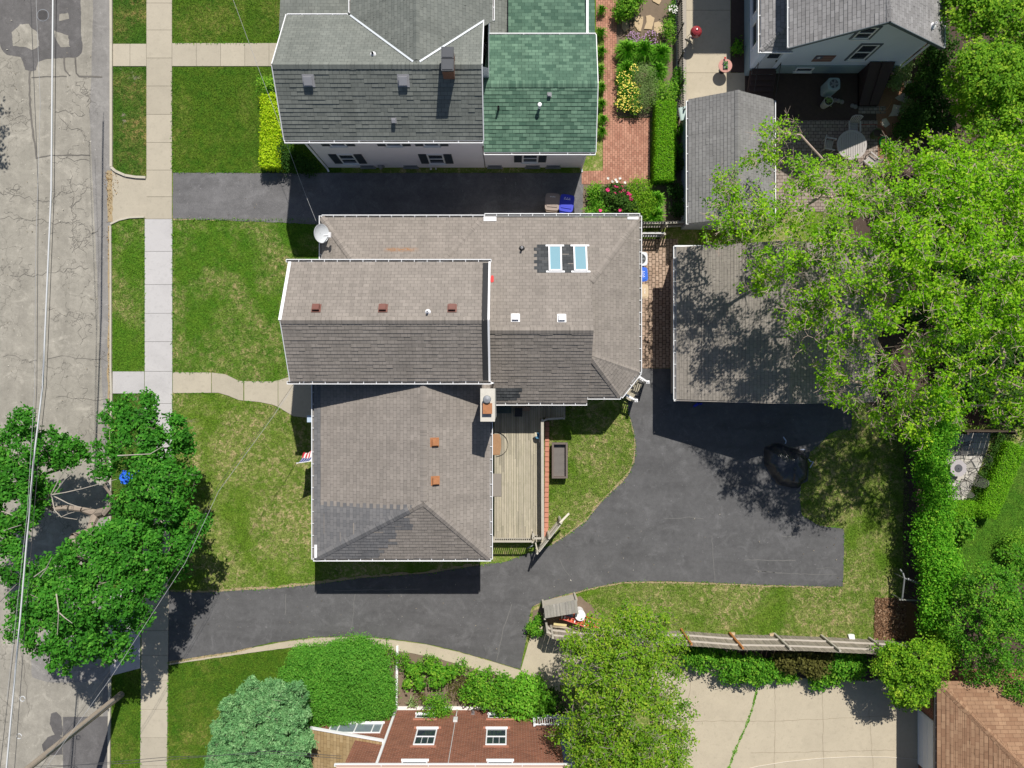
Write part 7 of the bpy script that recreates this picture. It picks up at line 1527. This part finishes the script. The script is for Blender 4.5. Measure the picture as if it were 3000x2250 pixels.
m = MB(); m.prism([(c.x - .3, c.y - .6), (c.x + .32, c.y - .6), (c.x + .4, c.y - .2), (c.x + .4, c.y + .3), (c.x + .3, c.y + .6), (c.x - .3, c.y + .6)], .61, .625); m.build('mat', basic('rusty_brown_mat', (.33, .19, .1), .25, 6), dm); m = MB(); m.tube([(c.x + .05 + .74 * math.cos(a), c.y + .7 * math.sin(a), .64) for a in np.linspace(-1.5, 1.5, 24)], .014, 5); m.build('hoop', blackmetal, dm)
m = MB(); c = P(1456, 1421, .61); m.box(c.x - .5, c.x + .26, c.y - .66, c.y + .66, .608, .622); m.box(c.x - .46, c.x + .22, c.y - .62, c.y + .62, .622, .626); o = m.build('door_mat', basic('taupe_mat', (.24, .215, .19), .12, 12)); tag(o, 'plain taupe door mat half under the eave on the deck', 'mat')
pc = thing('rail_planter', 'blue bucket with a cream handle standing at the deck railing', 'bucket', tuple(P(1574, 1277, .61))); c = P(1575, 1275, .61); m = MB(); m.lathe(c, [(.13, 0), (.17, .4), (.15, .4), (.12, .1), (0, .1)], 16); m.build('bucket', basic('blue_bucket', (.12, .3, .45), .1), pc); m = MB(); m.tube([P(1569, 1268, 1.05), P(1570, 1278, 1.0)], .06, 8); m.build('handle', basic('cream_plastic', (.75, .68, .5), .1), pc)
# satellite dish, flag
sd_ = thing('satellite_dish', 'pale satellite dish on the corner gutter of the main house', 'satellite dish', (-10.3, 8.4, 2.9))
c = P(940, 684, 3.5); ax = Vector((.8, -.12, .56)).normalized(); m = MB(); pr = [(0, 0), (.15, .008), (.3, .04), (.42, .085), (.49, .125), (.505, .125), (.5, .1), (.42, .06), (.3, .015), (.15, -.015), (0, -.02)]; m.lathe(c - ax * .06, pr, 32, ax); m.build('dish', basic('dish_grey', (.62, .65, .68), .04, 3, .4), sd_, smooth=True)
lnb = P(966, 688, 3.85); m = MB(); m.tube([c + Vector((0, -.4, -.35)), c + Vector((.2, -.35, -.2)), lnb], .025, 6); m.build('arm', greymetal, sd_); m = MB(); m.obb(lnb, (.05, 0, .02), (0, .14, 0), (-.02, 0, .05)); m.tube([lnb, lnb - Vector((.35, .0, .16))], .05, 8); m.build('receiver', white, sd_); m = MB(); m.tube([c - ax * .08, (-10.25, 8.3, 3.2), (-10.2, 8.3, 2.85)], .035, 6); m.build('mast', greymetal, sd_)
fl = thing('flag', 'red, white and blue striped flag hanging from a pole at the front gutter', 'flag', (-10.4, -4.2, 2.7)); tip, root_ = Vector((-11.62, -4.28, 3.22)), Vector((-10.15, -4.12, 2.5))
m = MB(); m.tube([root_, tip], .018, 8); m.lathe(tip, [(.03, -.01), (.04, .02), (0, .05)], 8); m.build('pole', white, fl)
m = MB(); ns, nt = 26, 20
fp_ = lambda s, t: tip.lerp(root_, .03 + s * .66) + Vector((-.12 * t + .05 * math.sin(t * 5), .42 * t + .07 * math.sin(s * 11 + t * 3) * t, -1.7 * t - .05 * math.sin(s * 9) * t))
for i in range(ns):
    for j in range(nt):
        m.cur = 2 if (i < 14 and j < 8) else (1 if (i // 2) % 2 else 0)
        if m.cur == 2 and i % 3 == 1 and j % 2 == 1: m.cur = 1
        q = [fp_(i / ns, j / nt), fp_((i + 1) / ns, j / nt), fp_((i + 1) / ns, (j + 1) / nt), fp_(i / ns, (j + 1) / nt)]; m.face(q)
m.build('cloth', [basic('flag_red', (.55, .03, .05), .05), basic('flag_white', (.8, .78, .78), .04), basic('flag_blue', (.03, .05, .22), .05)], fl)
# ---------------------------------------------------------------- street pole, wires, things under the street tree
pb = P(356, 2034); pl_ = thing('utility_pole', 'weathered wooden utility pole at the bottom left kerb', 'pole', (pb.x, pb.y, 0))
m = MB(); m.tube([(pb.x, pb.y, -.1), (pb.x, pb.y, 5), (pb.x, pb.y, 11)], [.19, .165, .13], 14); m.build('shaft', polem, pl_, smooth=True); m = MB(); m.tube([(pb.x + .17, pb.y + .1, .2), (pb.x + .17, pb.y + .08, 7)], .025, 6); m.build('conduit', greymetal, pl_)
m = MB(); m.bar((pb.x - 1.2, pb.y, 10.2), (pb.x + 1.2, pb.y, 10.2), .1, .12); m.build('crossarm', polem, pl_)
def wire(label, pts, r, mat, grp='overhead wires', name='overhead_wire', sag=0):
    q = [P(*p) for p in pts]; out = []
    for i in range(len(q) - 1):
        for j in range(8): f = j / 8; p = q[i].lerp(q[i + 1], f); out.append(p)
    out.append(q[-1]); n = len(out)
    for i, p in enumerate(out): p.z -= sag * math.sin(math.pi * i / (n - 1))
    m = MB(); m.tube(out, r, 5, False); o = m.build(name, mat); tag(o, label, 'wire', grp); return o
silver = basic('silver_cable', (.55, .56, .58), .05, 5, .4, .5); dkw = basic('dark_wire', (.06, .06, .065), .1)
wire('thick silver cable bundle running the length of the street', [(157, -120, 7.0), (155, 0, 7.0), (150, 560, 7.0), (125, 1130, 7.1), (98, 1350, 7.2), (60, 1800, 7.4), (18, 2260, 7.6)], .042, silver)
wire('thin dark wire just right of the silver cable bundle', [(168, -120, 6.6), (165, 0, 6.6), (159, 560, 6.6), (136, 1130, 6.7), (112, 1350, 6.8), (76, 1800, 7), (42, 2260, 7.2)], .013, dkw)
wire('thin dark wire left of the silver cable bundle', [(86, -120, 7.8), (90, 0, 7.8), (112, 560, 7.8), (108, 1130, 7.8), (95, 1400, 7.8), (40, 1900, 7.8), (0, 2250, 7.8)], .013, dkw)
wire('faint wire between the dark wire and the silver bundle', [(104, -60, 7.9), (108, 60, 7.9), (118, 300, 7.9), (104, 760, 7.9), (102, 1130, 7.9), (80, 1500, 7.9), (20, 2050, 8)], .009, basic('grey_wire', (.4, .4, .41), .1))
wire('service wire running from the pole up to the main house front', [(125, 2262, 7.6), (325, 1985, 6.9), (542, 1650, 6.2), (640, 1440, 5.9), (800, 1220, 5.6), (862, 1128, 5.4)], .009, basic('grey_wire', (.4, .4, .41), .1))
wire('second service wire to the main house front', [(110, 2262, 7.6), (320, 1970, 7.1), (538, 1632, 6.4), (640, 1420, 6.1), (800, 1212, 5.7), (862, 1122, 5.45)], .008, dkw)
wire('cable from the upper street side down to the satellite dish corner', [(676, -20, 4.8), (760, 208, 4.2), (800, 312, 3.9), (891, 560, 3.45), (926, 648, 3.3)], .009, basic('grey_wire', (.4, .4, .41), .1))
wire('upper wire from the pole toward the brick house', [(105, 2245, 7.7), (380, 2236, 7.2), (790, 2200, 6.8), (1000, 2215, 6.7)], .012, dkw); wire('lower wire from the pole toward the brick house', [(105, 2252, 7.5), (490, 2218, 7.0), (800, 2208, 6.6), (1000, 2222, 6.5)], .012, dkw)
for px, py in ((62, 2050), (52, 2160)): m = MB(); c = P(px, py, 7.2); m.tube([c + Vector((.12 * math.cos(a), .12 * math.sin(a), -.1)) for a in np.linspace(0, 5.5, 14)], .02, 5); o = m.build('cable_loop', silver); tag(o, 'small coiled loop of cable hanging from the silver bundle over the road', 'cable', 'cable loops over the road')
m = MB(); c0 = P(366, 1404, 5.4)
for i in range(8):
    for j in range(6):
        f = lambda a, b: c0 + Vector(((a - 4) * .13, (b - 3) * .12 + .05 * math.sin(a), -.5 * ((a - 4) / 4) ** 2 - .3 * ((b - 3) / 3) ** 2 + .12 * math.sin(a * 1.7 + b * 2.1))); m.face([f(i, j), f(i + 1, j), f(i + 1, j + 1), f(i, j + 1)])
o = m.build('blue_cloth', basic('blue_cloth', (.02, .12, .62), .15, 4)); tag(o, 'crumpled blue cloth glimpsed between the leaves of the street maple', 'cloth')
sb = thing('verge_bench', 'dark slate blue bench on the verge, glimpsed under the street maple', 'bench', tuple(P(382, 1548))); c = P(384, 1546, .5)
m = MB(); m.obb(c, (.5, .16, 0), (-.06, .2, 0), (0, 0, .03)); m.build('seat', basic('slate_blue_paint', (.05, .09, .14), .1), sb)
for s in (-1, 1): m = MB(); m.obb((c.x + s * .4, c.y + s * .13, .23), (.04, 0, 0), (0, .16, 0), (0, 0, .23)); m.build('leg', blackmetal, sb)
